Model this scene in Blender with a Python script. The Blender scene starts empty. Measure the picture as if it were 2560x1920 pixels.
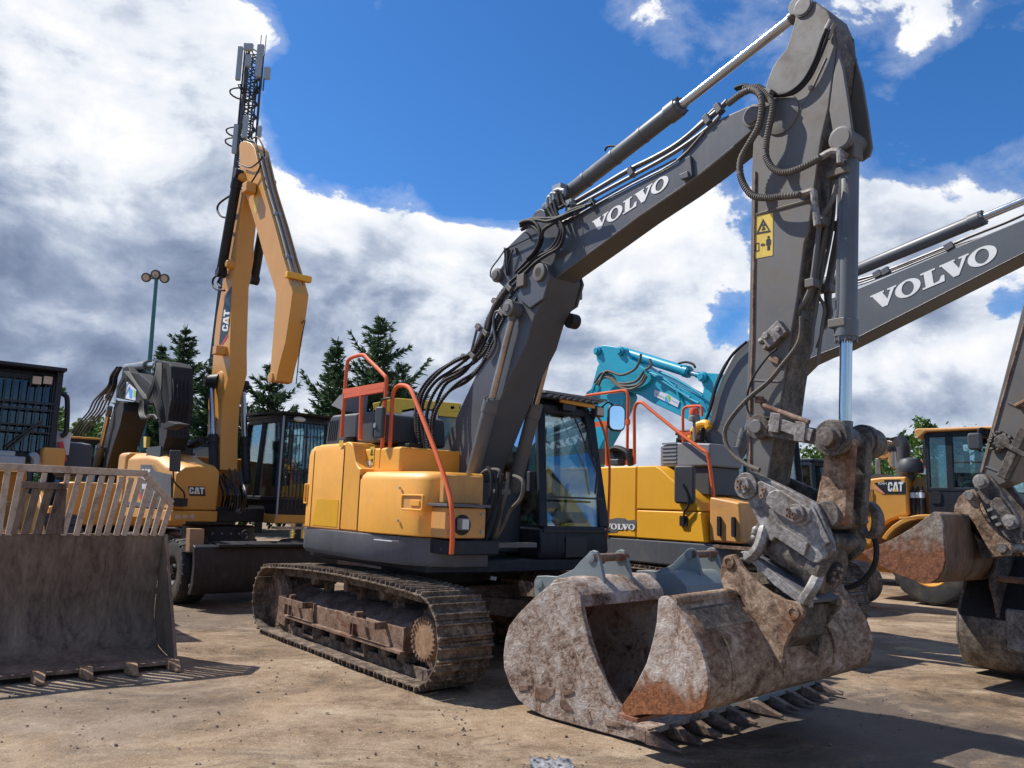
import bpy, bmesh, math, random
from mathutils import Vector, Matrix, noise
D = bpy.data
COL = bpy.context.scene.collection
rnd = random.Random(7)
R = math.radians
PI = math.pi

# ------------------------------------------------------------------ camera model (2560 x 1920 photograph)
FPX, PITCH, ROLL, CAMH = 2000.0, R(8.65), 0.034, 1.8
_fw = Vector((0, math.cos(PITCH), math.sin(PITCH)))
_r0 = Vector((1, 0, 0)); _u0 = Vector((0, -math.sin(PITCH), math.cos(PITCH)))
_R = _r0 * math.cos(ROLL) + _u0 * math.sin(ROLL)
_U = _u0 * math.cos(ROLL) - _r0 * math.sin(ROLL)
CAM = Vector((0, 0, CAMH))
def ray(u, v): return _fw * FPX + _R * (u - 1280) + _U * (960 - v)
def ground(u, v, z=0.0):
    d = ray(u, v); return CAM + d * ((z - CAMH) / d.z)
def atdepth(u, v, Y):
    d = ray(u, v); return CAM + d * (Y / d.y)

class Frame:
    """local axes of a parked machine: x forward, y to its left, z up"""
    def __init__(s, x, y, ang):
        s.o = Vector((x, y, 0)); s.ang = ang
        s.F = Vector((math.cos(ang), math.sin(ang), 0)); s.L = Vector((-math.sin(ang), math.cos(ang), 0))
    def q(s, u, v, l):            # point of the plane y = l seen at a photo position -> (x, z)
        d = ray(u, v); o = s.o + s.L * l
        t = (o - CAM).dot(s.L) / d.dot(s.L); P = CAM + d * t - s.o
        return (P.dot(s.F), P.z)
    def Q(s, l, *pts): return [s.q(u, v, l) for u, v in pts]
    def p3(s, u, v, l):
        x, z = s.q(u, v, l); return Vector((x, l, z))
    def w(s, u, v, x):            # point of the plane x = const -> (y, z)
        d = ray(u, v); o = s.o + s.F * x
        t = (o - CAM).dot(s.F) / d.dot(s.F); P = CAM + d * t - s.o
        return (P.dot(s.L), P.z)
    def g(s, u, v, z=0.0):        # point of a level plane -> (x, y)
        P = ground(u, v, z) - s.o
        return (P.dot(s.F), P.dot(s.L))
HEAD = R(-51.82)

# ------------------------------------------------------------------ objects
def link(o, parent=None):
    COL.objects.link(o)
    if parent is not None: o.parent = parent
    return o
def thing(name, label, cat, loc=(0, 0, 0), rz=0.0, group=None):
    o = D.objects.new(name, None); o.empty_display_size = .2
    o.location = loc; o.rotation_euler = (0, 0, rz)
    o['label'] = label; o['category'] = cat
    if group: o['group'] = group
    return link(o)
def tag(o, label, cat, group=None):
    o['label'] = label; o['category'] = cat
    if group: o['group'] = group
    return o
def dup(root, loc, rz, label=None, scale=None):
    def cp(o, par):
        c = o.copy(); COL.objects.link(c)
        if par is not None: c.parent = par
        for ch in o.children: cp(ch, c)
        return c
    r = cp(root, None); r.location = loc; r.rotation_euler = (0, 0, rz)
    if scale: r.scale = scale
    if label: r['label'] = label
    return r

def spline(pts, n=6, closed=False):
    """Catmull-Rom through the points"""
    P = [Vector(p) for p in pts]; m = len(P)
    if m < 3: return P
    out = []
    for i in range(m if closed else m - 1):
        if closed: a, b, c, d = P[i - 1], P[i], P[(i + 1) % m], P[(i + 2) % m]
        else: a, b, c, d = P[max(i - 1, 0)], P[i], P[i + 1], P[min(i + 2, m - 1)]
        for k in range(n):
            t = k / n
            out.append(.5 * ((2 * b) + (c - a) * t + (2 * a - 5 * b + 4 * c - d) * t * t + (3 * b - a - 3 * c + d) * t ** 3))
    if not closed: out.append(P[-1])
    return out

class MB:
    def __init__(s): s.bm = bmesh.new(); s.M = None
    def v(s, p):
        p = Vector(p)
        if s.M is not None: p = s.M @ p
        return s.bm.verts.new(p)
    def f(s, vs):
        try: return s.bm.faces.new(vs)
        except ValueError: return None
    def box(s, c, d, rot=None, top=None):
        """centre, full sizes; top = (sx, sy) scale of the upper face"""
        c = Vector(c); hx, hy, hz = d[0] / 2, d[1] / 2, d[2] / 2; tx, ty = top or (1, 1)
        m = Matrix.Identity(3)
        if rot is not None:
            from mathutils import Euler
            m = Euler(rot).to_matrix()
        vs = []
        for z in (-1, 1):
            kx, ky = (tx, ty) if z > 0 else (1, 1)
            for x, y in ((-1, -1), (1, -1), (1, 1), (-1, 1)):
                vs.append(s.v(c + m @ Vector((x * hx * kx, y * hy * ky, z * hz))))
        for i in ((3, 2, 1, 0), (4, 5, 6, 7), (0, 1, 5, 4), (1, 2, 6, 5), (2, 3, 7, 6), (3, 0, 4, 7)): s.f([vs[k] for k in i])
        return s
    def bx(s, a, b):
        a, b = Vector(a), Vector(b); return s.box((a + b) / 2, [abs(x) for x in (b - a)])
    def rings(s, rs, caps=True, closed=False):
        V = [[s.v(p) for p in r] for r in rs]; n = len(V[0])
        for i in range(len(V) - (0 if closed else 1)):
            a, b = V[i], V[(i + 1) % len(V)]
            for k in range(n): s.f([a[k], a[(k + 1) % n], b[(k + 1) % n], b[k]])
        if caps and not closed:
            s.f(list(reversed(V[0]))); s.f(V[-1])
        return s
    def prism(s, pts, l0, l1, axis='y'):
        """flat outline extruded; axis y: outline (x,z); x: outline (y,z); z: outline (x,y)"""
        def P(p, l):
            return {'y': (p[0], l, p[1]), 'x': (l, p[0], p[1]), 'z': (p[0], p[1], l)}[axis]
        return s.rings([[P(p, l0) for p in pts], [P(p, l1) for p in pts]])
    def bar(s, a, b, w, h, up=(0, 0, 1)):
        """rectangular bar from a to b"""
        a, b = Vector(a), Vector(b); t = (b - a).normalized(); u = Vector(up)
        y = u.cross(t)
        if y.length < 1e-4: y = Vector((0, 1, 0)).cross(t)
        y.normalize(); z = t.cross(y)
        def ring(p): return [p + y * (w / 2 * i) + z * (h / 2 * j) for i, j in ((-1, -1), (1, -1), (1, 1), (-1, 1))]
        return s.rings([ring(a), ring(b)])
    def cyl(s, a, b, r0, r1=None, n=16, caps=True):
        a, b = Vector(a), Vector(b); t = (b - a).normalized(); r1 = r0 if r1 is None else r1
        y = t.orthogonal().normalized(); z = t.cross(y)
        def ring(p, r): return [p + (y * math.cos(2 * PI * k / n) + z * math.sin(2 * PI * k / n)) * r for k in range(n)]
        return s.rings([ring(a, r0), ring(b, r1)], caps)
    def lathe(s, prof, a, axis, n=24, caps=True):
        """prof: (distance along axis, radius)"""
        a = Vector(a); t = Vector(axis).normalized(); y = t.orthogonal().normalized(); z = t.cross(y)
        return s.rings([[a + t * d + (y * math.cos(2 * PI * k / n) + z * math.sin(2 * PI * k / n)) * r for k in range(n)] for d, r in prof], caps)
    def tube(s, pts, r, n=8, k=6, smooth=True, rib=0, pitch=.02, closed=False, caps=True):
        P = spline(pts, k, closed) if smooth else [Vector(p) for p in pts]
        if rib:
            Q = [P[0]]; 
            L = 0
            for a, b in zip(P, P[1:]):
                d = (b - a).length; m = max(1, int(round(d / (pitch / 2))))
                for i in range(1, m + 1): Q.append(a.lerp(b, i / m))
            P = Q
        rs = []; y = None; m = len(P)
        for i, p in enumerate(P):
            if closed: t = P[(i + 1) % m] - P[i - 1]
            else: t = P[min(i + 1, m - 1)] - P[max(i - 1, 0)]
            if t.length < 1e-9: t = Vector((0, 0, 1))
            t.normalize()
            if y is None: y = t.orthogonal().normalized()
            y = y - t * y.dot(t)
            if y.length < 1e-6: y = t.orthogonal()
            y.normalize(); z = t.cross(y)
            rr = r[min(i, len(r) - 1)] if isinstance(r, (list, tuple)) else r
            if rib: rr = rr * (1 + rib * (1 if i % 2 else -1))
            rs.append([p + (y * math.cos(2 * PI * j / n) + z * math.sin(2 * PI * j / n)) * rr for j in range(n)])
        return s.rings(rs, caps, closed)
    def sph(s, c, r, n=12, m=8, sc=(1, 1, 1)):
        c = Vector(c)
        rs = []
        for i in range(1, m):
            a = PI * i / m
            rs.append([c + Vector((r * math.sin(a) * math.cos(2 * PI * k / n) * sc[0], r * math.sin(a) * math.sin(2 * PI * k / n) * sc[1], -r * math.cos(a) * sc[2])) for k in range(n)])
        return s.rings(rs)
    def ring2(s, outer, inner, l0, l1, axis='y'):
        """flat frame between two outlines with the same count"""
        def P(p, l): return {'y': (p[0], l, p[1]), 'x': (l, p[0], p[1]), 'z': (p[0], p[1], l)}[axis]
        n = len(outer)
        A = [s.v(P(p, l0)) for p in outer]; B = [s.v(P(p, l0)) for p in inner]
        C = [s.v(P(p, l1)) for p in outer]; E = [s.v(P(p, l1)) for p in inner]
        for k in range(n):
            j = (k + 1) % n
            s.f([A[k], A[j], B[j], B[k]]); s.f([C[k], E[k], E[j], C[j]])
            s.f([A[k], C[k], C[j], A[j]]); s.f([B[k], B[j], E[j], E[k]])
        return s
    def build(s, name, mat, parent=None, bevel=0.0, seg=2, ang=35, label=None, split=True):
        bm = s.bm
        bmesh.ops.recalc_face_normals(bm, faces=bm.faces)
        me = D.meshes.new(name); bm.to_mesh(me); bm.free()
        for p in me.polygons: p.use_smooth = True
        me.set_sharp_from_angle(angle=R(ang))
        mats = mat if isinstance(mat, (list, tuple)) else [mat]
        for m in mats: me.materials.append(m)
        o = D.objects.new(name, me)
        if bevel:
            b = o.modifiers.new('bevel', 'BEVEL'); b.width = bevel; b.segments = seg; b.limit_method = 'ANGLE'; b.angle_limit = R(40)
            b.harden_normals = True
        if label: o['label'] = label
        return link(o, parent)

def _islands(bm):
    seen = set(); out = []
    for v in bm.verts:
        if v in seen: continue
        st = [v]; seen.add(v); isl = []
        while st:
            a = st.pop(); isl.append(a)
            for e in a.link_edges:
                b = e.other_vert(a)
                if b not in seen: seen.add(b); st.append(b)
        out.append(isl)
    return out
def build_each(mb, name, mat, parent=None, **kw):
    """every separate piece of the builder becomes an object of its own"""
    obs = []
    for isl in _islands(mb.bm):
        m = MB(); mp = {v: m.bm.verts.new(v.co) for v in isl}
        for f in {f for v in isl for f in v.link_faces}: m.bm.faces.new([mp[v] for v in f.verts])
        obs.append(m.build(name, mat, parent, **kw))
    mb.bm.free()
    return obs
def arc(cx, cz, r, a0, a1, n=8):
    return [(cx + r * math.cos(R(a0 + (a1 - a0) * k / n)), cz + r * math.sin(R(a0 + (a1 - a0) * k / n))) for k in range(n + 1)]
def rrect(x0, z0, x1, z1, r, n=4):
    return arc(x1 - r, z1 - r, r, 0, 90, n) + arc(x0 + r, z1 - r, r, 90, 180, n) + arc(x0 + r, z0 + r, r, 180, 270, n) + arc(x1 - r, z0 + r, r, 270, 360, n)
def smooth2(pts, n=4, closed=True):
    return [(p.x, p.y) for p in spline([(a, b, 0) for a, b in pts], n, closed)]
def offset(pts, d):
    """offset of an open polyline to its left"""
    out = []
    for i, p in enumerate(pts):
        a = Vector(pts[max(i - 1, 0)]); b = Vector(pts[min(i + 1, len(pts) - 1)])
        t = (b - a).normalized(); out.append((p[0] - t.y * d, p[1] + t.x * d))
    return out

# ------------------------------------------------------------------ lettering
def ell(cx, cy, a, b, n=28): return [(cx + a * math.cos(2 * PI * k / n), cy + b * math.sin(2 * PI * k / n)) for k in range(n)]
def letters_on(word, place, parent, mat, name='lettering', th=.004):
    """place(x, y, t) -> point; word drawn with unit cap height"""
    mb = MB(); x = 0
    def poly(pts):
        mb.rings([[place(x + a, b, 0) for a, b in pts], [place(x + a, b, th) for a, b in pts]])
    def hole(o, i):
        n = len(o)
        for k in range(n):
            j = (k + 1) % n
            mb.rings([[place(x + q[0], q[1], 0) for q in (o[k], o[j], i[j], i[k])], [place(x + q[0], q[1], th) for q in (o[k], o[j], i[j], i[k])]], True)
    for ch in word:
        if ch == 'V':
            poly([(0, 1), (.56, 1), (.56, .9), (.49, .9), (.66, .38), (.62, 0), (.42, 0), (.07, .9), (0, .9)])
            poly([(.66, .38), (.82, .9), (.70, .9), (.70, 1), (1.06, 1), (1.06, .9), (.97, .9), (.62, 0)])
            x += .98
        elif ch == 'O':
            hole(ell(.5, .5, .5, .53), ell(.5, .5, .24, .42)); x += 1.04
        elif ch == 'L':
            poly([(0, 1), (.55, 1), (.55, .9), (.42, .9), (.42, .0), (0, 0), (0, .1), (.12, .1), (.12, .9), (0, .9)])
            poly([(.42, .11), (.62, .13), (.73, .38), (.84, .38), (.82, 0), (.42, 0)]); x += .72
        elif ch == 'C':
            o = [(.78, .62), (.78, .8)] + arc(.5, .72, .28, 0, 90, 5) + arc(.28, .72, .28, 90, 180, 5) + arc(.28, .28, .28, 180, 270, 5) + arc(.5, .28, .28, 270, 360, 5) + [(.78, .38)]
            i = [(.5, .62), (.5, .72)] + arc(.45, .74, .06, 0, 90, 5) + arc(.33, .74, .06, 90, 180, 5) + arc(.33, .26, .06, 180, 270, 5) + arc(.45, .26, .06, 270, 360, 5) + [(.5, .38)]
            n = len(o)
            for k in range(n - 1):
                mb.rings([[place(x + q[0], q[1], t) for q in (o[k], o[k + 1], i[k + 1], i[k])] for t in (0, th)])
            x += .84
        elif ch == 'A':
            poly([(0, 0), (.28, 1), (.5, 1), (.5, .72), (.27, 0)]); poly([(.5, 1), (.72, 1), (1.0, 0), (.73, 0), (.5, .72)]); x += .98
        elif ch == 'T':
            poly([(0, 1), (.82, 1), (.82, .77), (.55, .77), (.55, 0), (.27, 0), (.27, .77), (0, .77)]); x += .86
    return mb.build(name, mat, parent)
def text_on(txt, place, parent, mat, size, name='lettering', th=.003):
    """built-in font turned into a thin mesh; place(x, y, t) -> local point"""
    cu = D.curves.new('text', 'FONT'); cu.body = txt; cu.size = size; cu.resolution_u = 3
    o = D.objects.new('text', cu); COL.objects.link(o)
    dg = bpy.context.evaluated_depsgraph_get(); dg.update()
    me = D.meshes.new_from_object(o.evaluated_get(dg), depsgraph=dg)
    D.objects.remove(o); D.curves.remove(cu)
    for v in me.vertices: v.co = Vector(place(v.co.x, v.co.y, th))
    me.name = name; me.materials.clear(); me.materials.append(mat)
    ob = D.objects.new(name, me)
    return link(ob, parent)

# ------------------------------------------------------------------ materials
def nm(name):
    m = D.materials.new(name); m.use_nodes = True; nt = m.node_tree
    return m, nt, nt.nodes['Principled BSDF']
class N:
    """small node helper"""
    def __init__(s, nt): s.nt = nt; s.n = nt.nodes; s.l = nt.links
    def new(s, t, **kw):
        n = s.n.new(t)
        for k, v in kw.items():
            if k.startswith('i_'): n.inputs[k[2:].replace('_', ' ')].default_value = v
            else: setattr(n, k, v)
        return n
    def link(s, a, b): s.l.new(a, b)
    def co(s, kind='Object'): return s.new('ShaderNodeTexCoord').outputs[kind]
    def noise(s, vec, scale, detail=6, rough=.6, dist=0.0):
        n = s.new('ShaderNodeTexNoise'); n.inputs['Scale'].default_value = scale; n.inputs['Detail'].default_value = detail
        n.inputs['Roughness'].default_value = rough; n.inputs['Distortion'].default_value = dist
        s.link(vec, n.inputs['Vector']); return n.outputs['Fac']
    def ramp(s, fac, *stops, interp='LINEAR'):
        r = s.new('ShaderNodeValToRGB'); cr = r.color_ramp; cr.interpolation = interp
        while len(cr.elements) < len(stops): cr.elements.new(.5)
        for e, (p, c) in zip(cr.elements, stops):
            e.position = p; e.color = (c, c, c, 1) if isinstance(c, (int, float)) else (*c, 1)
        s.link(fac, r.inputs['Fac']); return r.outputs['Color']
    def mix(s, fac, a, b, mode='MIX'):
        m = s.new('ShaderNodeMix', data_type='RGBA', blend_type=mode)
        for sock, val in ((m.inputs['Factor'], fac), (m.inputs['A'], a), (m.inputs['B'], b)):
            if isinstance(val, bpy.types.NodeSocket): s.link(val, sock)
            elif isinstance(val, (int, float)): sock.default_value = val
            else: sock.default_value = (*val, 1)
        return m.outputs['Result']
    def math(s, op, a, b=0.0, clamp=False):
        m = s.new('ShaderNodeMath', operation=op, use_clamp=clamp)
        for i, val in enumerate((a, b)):
            if isinstance(val, bpy.types.NodeSocket): s.link(val, m.inputs[i])
            else: m.inputs[i].default_value = val
        return m.outputs[0]
    def bump(s, h, strength, dist=.01):
        b = s.new('ShaderNodeBump'); b.inputs['Strength'].default_value = strength; b.inputs['Distance'].default_value = dist
        s.link(h, b.inputs['Height']); return b.outputs['Normal']
    def mapping(s, vec, scale=(1, 1, 1), loc=(0, 0, 0), rot=(0, 0, 0)):
        m = s.new('ShaderNodeMapping'); m.inputs['Scale'].default_value = scale; m.inputs['Location'].default_value = loc; m.inputs['Rotation'].default_value = rot
        s.link(vec, m.inputs['Vector']); return m.outputs['Vector']

def paint(name, col, rough=.42, metal=0.0, dirt=.35, dirtc=(.22, .165, .115), rust=.0, rustc=(.12, .045, .02), var=.18, bump=.15, scale=1.0, streak=.25, spec=.5):
    """weathered machine paint: tone variation, dust patches, run-down streaks, chips"""
    m, nt, b = nm(name); k = N(nt); c = k.co()
    n1 = k.noise(c, 1.7 * scale, 5, .6)
    base = k.mix(k.ramp(n1, (.3, 0), (.7, 1)), tuple(x * (1 - var) for x in col), tuple(min(1, x * (1 + var * .6)) for x in col))
    n2 = k.noise(c, 3.1 * scale, 12, .72, .3)
    dm = k.ramp(n2, (.62 - .3 * dirt, 0), (.82 - .22 * dirt, 1))
    dm = k.math('MULTIPLY', dm, min(1, .35 + .6 * dirt))
    if streak:
        sv = k.mapping(c, (9 * scale, 9 * scale, .6 * scale)); st = k.ramp(k.noise(sv, 1.5, 6, .6), (.5, 0), (.75, 1))
        dm = k.math('MAXIMUM', dm, k.math('MULTIPLY', st, streak))
    cc = k.mix(dm, base, dirtc)
    fine = k.noise(c, 42 * scale, 6, .7)
    cc = k.mix(k.math('MULTIPLY', k.ramp(fine, (.45, 0), (.7, 1)), .12 + .25 * dirt), cc, dirtc)
    ro = k.math('ADD', k.math('MULTIPLY', dm, .4), rough, True)
    if rust:
        n3 = k.noise(c, 7 * scale, 14, .75, .4)
        rm = k.ramp(n3, (.72 - .3 * rust, 0), (.75 - .3 * rust, 1))
        r2 = k.mix(k.noise(c, 30, 4), rustc, tuple(x * 2.2 for x in rustc))
        cc = k.mix(rm, cc, r2); ro = k.math('MAXIMUM', ro, k.math('MULTIPLY', rm, .8))
    k.link(cc, b.inputs['Base Color']); k.link(ro, b.inputs['Roughness'])
    b.inputs['Metallic'].default_value = metal; b.inputs['Specular IOR Level'].default_value = spec
    if bump:
        h = k.math('ADD', k.math('MULTIPLY', fine, .5), k.math('MULTIPLY', n2, 1.2))
        k.link(k.bump(h, bump, .006), b.inputs['Normal'])
    return m

def crust(name, stops, scale=1.0, bump=.8, dist=.02, rough=.85, rustc=(.16, .055, .022), rust=.4, metal=0.0, rsc=2.2, streak=None, band=None, st=None):
    """caked and rusted steel: a palette broken up at several sizes, rust showing through, lumpy relief"""
    m, nt, b = nm(name); k = N(nt); c = k.co()
    c0_ = c
    if st: c = k.mapping(c, st)
    n1 = k.noise(c, 5 * scale, 14, .74, .5); n2 = k.noise(c, 34 * scale, 8, .7, .6)
    f = k.math('ADD', k.math('MULTIPLY', n1, .62), k.math('MULTIPLY', n2, .38))
    cc = k.ramp(f, *[(.5 + (p - .5) * .62, col) for p, col in stops])
    n3 = k.noise(c, rsc * scale, 12, .72, .8)
    rm = k.ramp(n3, (.68 - .32 * rust, 0), (.78 - .3 * rust, 1))
    rcol = k.mix(k.noise(c, 22, 8, .7), tuple(x * .55 for x in rustc), tuple(x * 1.7 for x in rustc))
    cc = k.mix(rm, cc, rcol)
    if band:      # bare rubbed steel below a ragged height, as wear leaves it by a cutting edge
        z0, z1, bc = band; sx = k.new('ShaderNodeSeparateXYZ'); k.link(c, sx.inputs[0])
        t = k.math('DIVIDE', k.math('SUBTRACT', k.math('ADD', sx.outputs['Z'], k.math('MULTIPLY', k.math('SUBTRACT', n1, .5), 1.5 * (z1 - z0))), z0), z1 - z0)
        bm_ = k.ramp(t, (.3, 1), (.7, 0)); cc = k.mix(bm_, cc, k.mix(k.ramp(n2, (.4, 0), (.6, 1)), tuple(x * .6 for x in bc), tuple(x * 1.35 for x in bc)))
    if streak:
        sv = k.mapping(c, (6, 6, .7)); st = k.ramp(k.noise(sv, 2, 8, .65), (.52, 0), (.7, 1)); cc = k.mix(k.math('MULTIPLY', st, .6), cc, streak)
    v = k.new('ShaderNodeTexVoronoi'); v.inputs['Scale'].default_value = 16 * scale; k.link(c, v.inputs['Vector'])
    h = k.math('ADD', k.math('MULTIPLY', n1, 1.3), k.math('ADD', k.math('MULTIPLY', n2, .7), k.math('MULTIPLY', v.outputs['Distance'], -.35)))
    h = k.math('SUBTRACT', h, k.math('MULTIPLY', rm, .35))
    k.link(cc, b.inputs['Base Color']); k.link(k.bump(h, bump, dist), b.inputs['Normal'])
    b.inputs['Roughness'].default_value = rough; b.inputs['Metallic'].default_value = metal
    b.inputs['Specular IOR Level'].default_value = .3
    return m

def plain(name, col, rough=.5, metal=0.0, var=.12, sc=8, bump=0.0, spec=.5):
    m, nt, b = nm(name); k = N(nt); c = k.co(); n = k.noise(c, sc, 6, .65)
    k.link(k.mix(n, tuple(x * (1 - var) for x in col), tuple(min(1, x * (1 + var)) for x in col)), b.inputs['Base Color'])
    k.link(k.math('ADD', k.math('MULTIPLY', n, .2), rough - .1), b.inputs['Roughness'])
    b.inputs['Metallic'].default_value = metal; b.inputs['Specular IOR Level'].default_value = spec
    if bump: k.link(k.bump(n, bump, .005), b.inputs['Normal'])
    return m

def glass(name, tint, refl=.55, rough=.02):
    m, nt, b = nm(name); k = N(nt); nt.nodes.remove(b)
    tr = k.new('ShaderNodeBsdfTransparent'); gl = k.new('ShaderNodeBsdfGlossy'); gl.inputs['Roughness'].default_value = rough
    gl.inputs['Color'].default_value = (.9, .95, 1, 1)
    c = k.co(); n = k.noise(c, 2.2, 6, .6)
    k.link(k.mix(n, tuple(x * .82 for x in tint), tint), tr.inputs['Color'])
    df = k.new('ShaderNodeBsdfDiffuse'); df.inputs['Color'].default_value = (.3, .33, .33, 1)
    mx0 = k.new('ShaderNodeMixShader'); k.link(k.math('MULTIPLY', k.ramp(k.noise(c, 5, 9, .7), (.45, 0), (.8, 1)), .12), mx0.inputs[0])
    k.link(tr.outputs[0], mx0.inputs[1]); k.link(df.outputs[0], mx0.inputs[2])
    fr = k.new('ShaderNodeFresnel'); fr.inputs['IOR'].default_value = 1.5
    mx = k.new('ShaderNodeMixShader')
    k.link(k.math('ADD', k.math('MULTIPLY', fr.outputs[0], refl), .04), mx.inputs[0])
    k.link(mx0.outputs[0], mx.inputs[1]); k.link(gl.outputs[0], mx.inputs[2])
    k.link(mx.outputs[0], nt.nodes['Material Output'].inputs['Surface'])
    return m

M = {}
M['yellow_faded'] = paint('yellow_faded', (.86, .395, .05), .45, dirt=.2, dirtc=(.42, .23, .09), var=.09, bump=.05, streak=.16, rust=.14, rustc=(.16, .08, .04))
M['yellow'] = paint('yellow', (.86, .415, .018), .48, dirt=.08, dirtc=(.45, .26, .08), var=.06, bump=.03, streak=.08)
M['yellow_cat'] = paint('yellow_cat', (.66, .31, .055), .44, dirt=.12, dirtc=(.38, .24, .12), var=.08, bump=.03, streak=.1)
M['yellow_pale'] = paint('yellow_pale', (.75, .52, .05), .45, dirt=.15, var=.06, bump=.03)
M['orange_shade_paint'] = paint('orange_shade_paint', (.66, .32, .09), .5, dirt=.3, bump=.05)  # real orange paint, and the shaded yellow of the middle excavator's tank front
M['grey_boom'] = paint('grey_boom', (.088, .095, .108), .4, dirt=.3, dirtc=(.13, .108, .088), var=.18, bump=.06, streak=.22, spec=.35, rust=.2, rustc=(.07, .05, .038))
M['grey_stick'] = paint('grey_stick', (.125, .123, .12), .5, dirt=.6, dirtc=(.15, .115, .085), rust=.16, var=.22, bump=.14, streak=.4)
M['dark_boom'] = paint('dark_boom', (.032, .033, .036), .7, spec=.12, dirt=.25, dirtc=(.075, .064, .055), bump=.08, streak=.2)
M['tooth'] = crust('tooth', [(.3, (.05, .035, .028)), (.46, (.15, .1, .075)), (.6, (.27, .2, .16)), (.76, (.42, .35, .3))], 1.6, .6, .012, .7, rustc=(.2, .09, .045), rust=.4, rsc=4)
M['grey_clean'] = paint('grey_clean', (.1, .11, .12), .42, rust=.17, rustc=(.06, .05, .042), dirt=.15, dirtc=(.17, .15, .13), var=.12, bump=.04, streak=.1)
M['grey_bucket'] = paint('grey_bucket', (.2, .235, .24), .45, dirt=.18, rust=.14, rustc=(.17, .13, .1), bump=.08)
M['grey_trim'] = paint('grey_trim', (.12, .125, .14), .6, spec=.25, dirt=.25, dirtc=(.25, .22, .19), bump=.05, streak=.25)
M['cyl_grey'] = paint('cyl_grey', (.105, .115, .125), .42, dirt=.3, dirtc=(.2, .16, .12), bump=.06, streak=.1)
M['black_paint'] = paint('black_paint', (.02, .021, .024), .5, spec=.25, dirt=.25, dirtc=(.12, .1, .085), bump=.04, streak=.15)
M['cab_black'] = paint('cab_black', (.016, .019, .026), .45, spec=.3, dirt=.22, dirtc=(.1, .095, .09), bump=.04, streak=.15)
M['plastic'] = plain('plastic', (.05, .053, .058), .55, bump=.05)
M['plastic_grey'] = plain('plastic_grey', (.2, .205, .21), .55, bump=.05)
M['rubber'] = paint('rubber', (.03, .03, .031), .7, dirt=.45, dirtc=(.17, .14, .11), bump=.2, streak=0)
M['hose'] = paint('hose', (.022, .022, .024), .62, spec=.2, dirt=.25, dirtc=(.12, .1, .085), bump=.1, streak=0, scale=2)
M['hose_dusty'] = paint('hose_dusty', (.07, .062, .055), .65, dirt=.6, dirtc=(.22, .18, .14), bump=.2, streak=0, scale=2)
M['steel_pipe'] = paint('steel_pipe', (.1, .1, .105), .4, dirt=.4, bump=.08, streak=0)
M['chrome'] = plain('chrome', (.5, .51, .53), .2, 1.0, .05)
M['chrome_dusty'] = paint('chrome_dusty', (.5, .42, .36), .3, 1.0, dirt=.6, dirtc=(.3, .22, .16), bump=.05, streak=.3)
M['orange_rail'] = paint('orange_rail', (.74, .12, .02), .4, dirt=.12, dirtc=(.35, .14, .08), rust=.04, bump=.04, streak=.05)
M['track_steel'] = crust('track_steel', [(.3, (.03, .022, .017)), (.46, (.1, .073, .055)), (.57, (.22, .165, .12)), (.72, (.38, .3, .215))], 1.3, .5, .012, .75, rustc=(.085, .038, .02), rust=.32)
M['frame_rust'] = crust('frame_rust', [(.32, (.06, .038, .028)), (.47, (.18, .11, .075)), (.6, (.29, .19, .135)), (.76, (.42, .33, .27))], .9, .35, .01, .75, rustc=(.13, .052, .028), rust=.42)
M['sprocket_rust'] = crust('sprocket_rust', [(.35, (.2, .11, .06)), (.55, (.34, .21, .12)), (.7, (.42, .28, .17))], 1.2, .4, .008, .8, rustc=(.24, .1, .045), rust=.4)
M['crust_pink'] = crust('crust_pink', [(.34, (.09, .055, .038)), (.42, (.27, .175, .125)), (.5, (.44, .34, .27)), (.62, (.58, .505, .445)), (.76, (.68, .63, .58))], .6, 1.0, .05, .9, rustc=(.24, .12, .08), rust=.34, rsc=1.3)
M['crust_dig'] = crust('crust_dig', [(.34, (.14, .08, .05)), (.44, (.32, .23, .17)), (.54, (.48, .4, .34)), (.68, (.63, .57, .52))], .7, .8, .03, .85, rustc=(.27, .1, .035), rust=.44, rsc=1.2)
M['crust_brown'] = crust('crust_brown', [(.32, (.06, .034, .021)), (.45, (.19, .118, .074)), (.57, (.36, .255, .175)), (.72, (.53, .43, .335))], .8, .6, .018, .75, rustc=(.19, .078, .034), rust=.52, rsc=1.5, st=(1, .7, 1))
M['end_rust'] = crust('end_rust', [(.34, (.15, .085, .05)), (.44, (.33, .23, .17)), (.54, (.47, .39, .33)), (.68, (.62, .56, .5))], .75, .7, .025, .8, rustc=(.25, .095, .035), rust=.44, rsc=1.3, band=(.38, .72, (.26, .1, .04)))
M['end_rust_high'] = crust('end_rust_high', [(.34, (.09, .07, .055)), (.46, (.2, .16, .13)), (.57, (.32, .27, .23)), (.7, (.45, .4, .36))], .8, .5, .015, .7, rustc=(.18, .075, .035), rust=.42, rsc=1.3, band=(1.35, 1.75, (.2, .08, .04)))
M['rust_smooth'] = crust('rust_smooth', [(.3, (.09, .035, .02)), (.46, (.2, .082, .042)), (.57, (.29, .15, .095)), (.7, (.4, .31, .26))], .8, .4, .012, .6, rustc=(.2, .07, .03), rust=.42, rsc=1.2)
M['coupler'] = crust('coupler', [(.3, (.07, .06, .052)), (.44, (.18, .158, .14)), (.57, (.3, .28, .265)), (.74, (.46, .45, .44))], 1.0, .35, .01, .55, rustc=(.17, .1, .06), rust=.28, rsc=3, metal=.25)
M['coupler_dark'] = crust('coupler_dark', [(.3, (.025, .022, .019)), (.47, (.085, .072, .062)), (.6, (.18, .15, .125)), (.76, (.32, .275, .23))], 1.2, .4, .012, .6, rustc=(.11, .07, .045), rust=.3, rsc=3)
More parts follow.
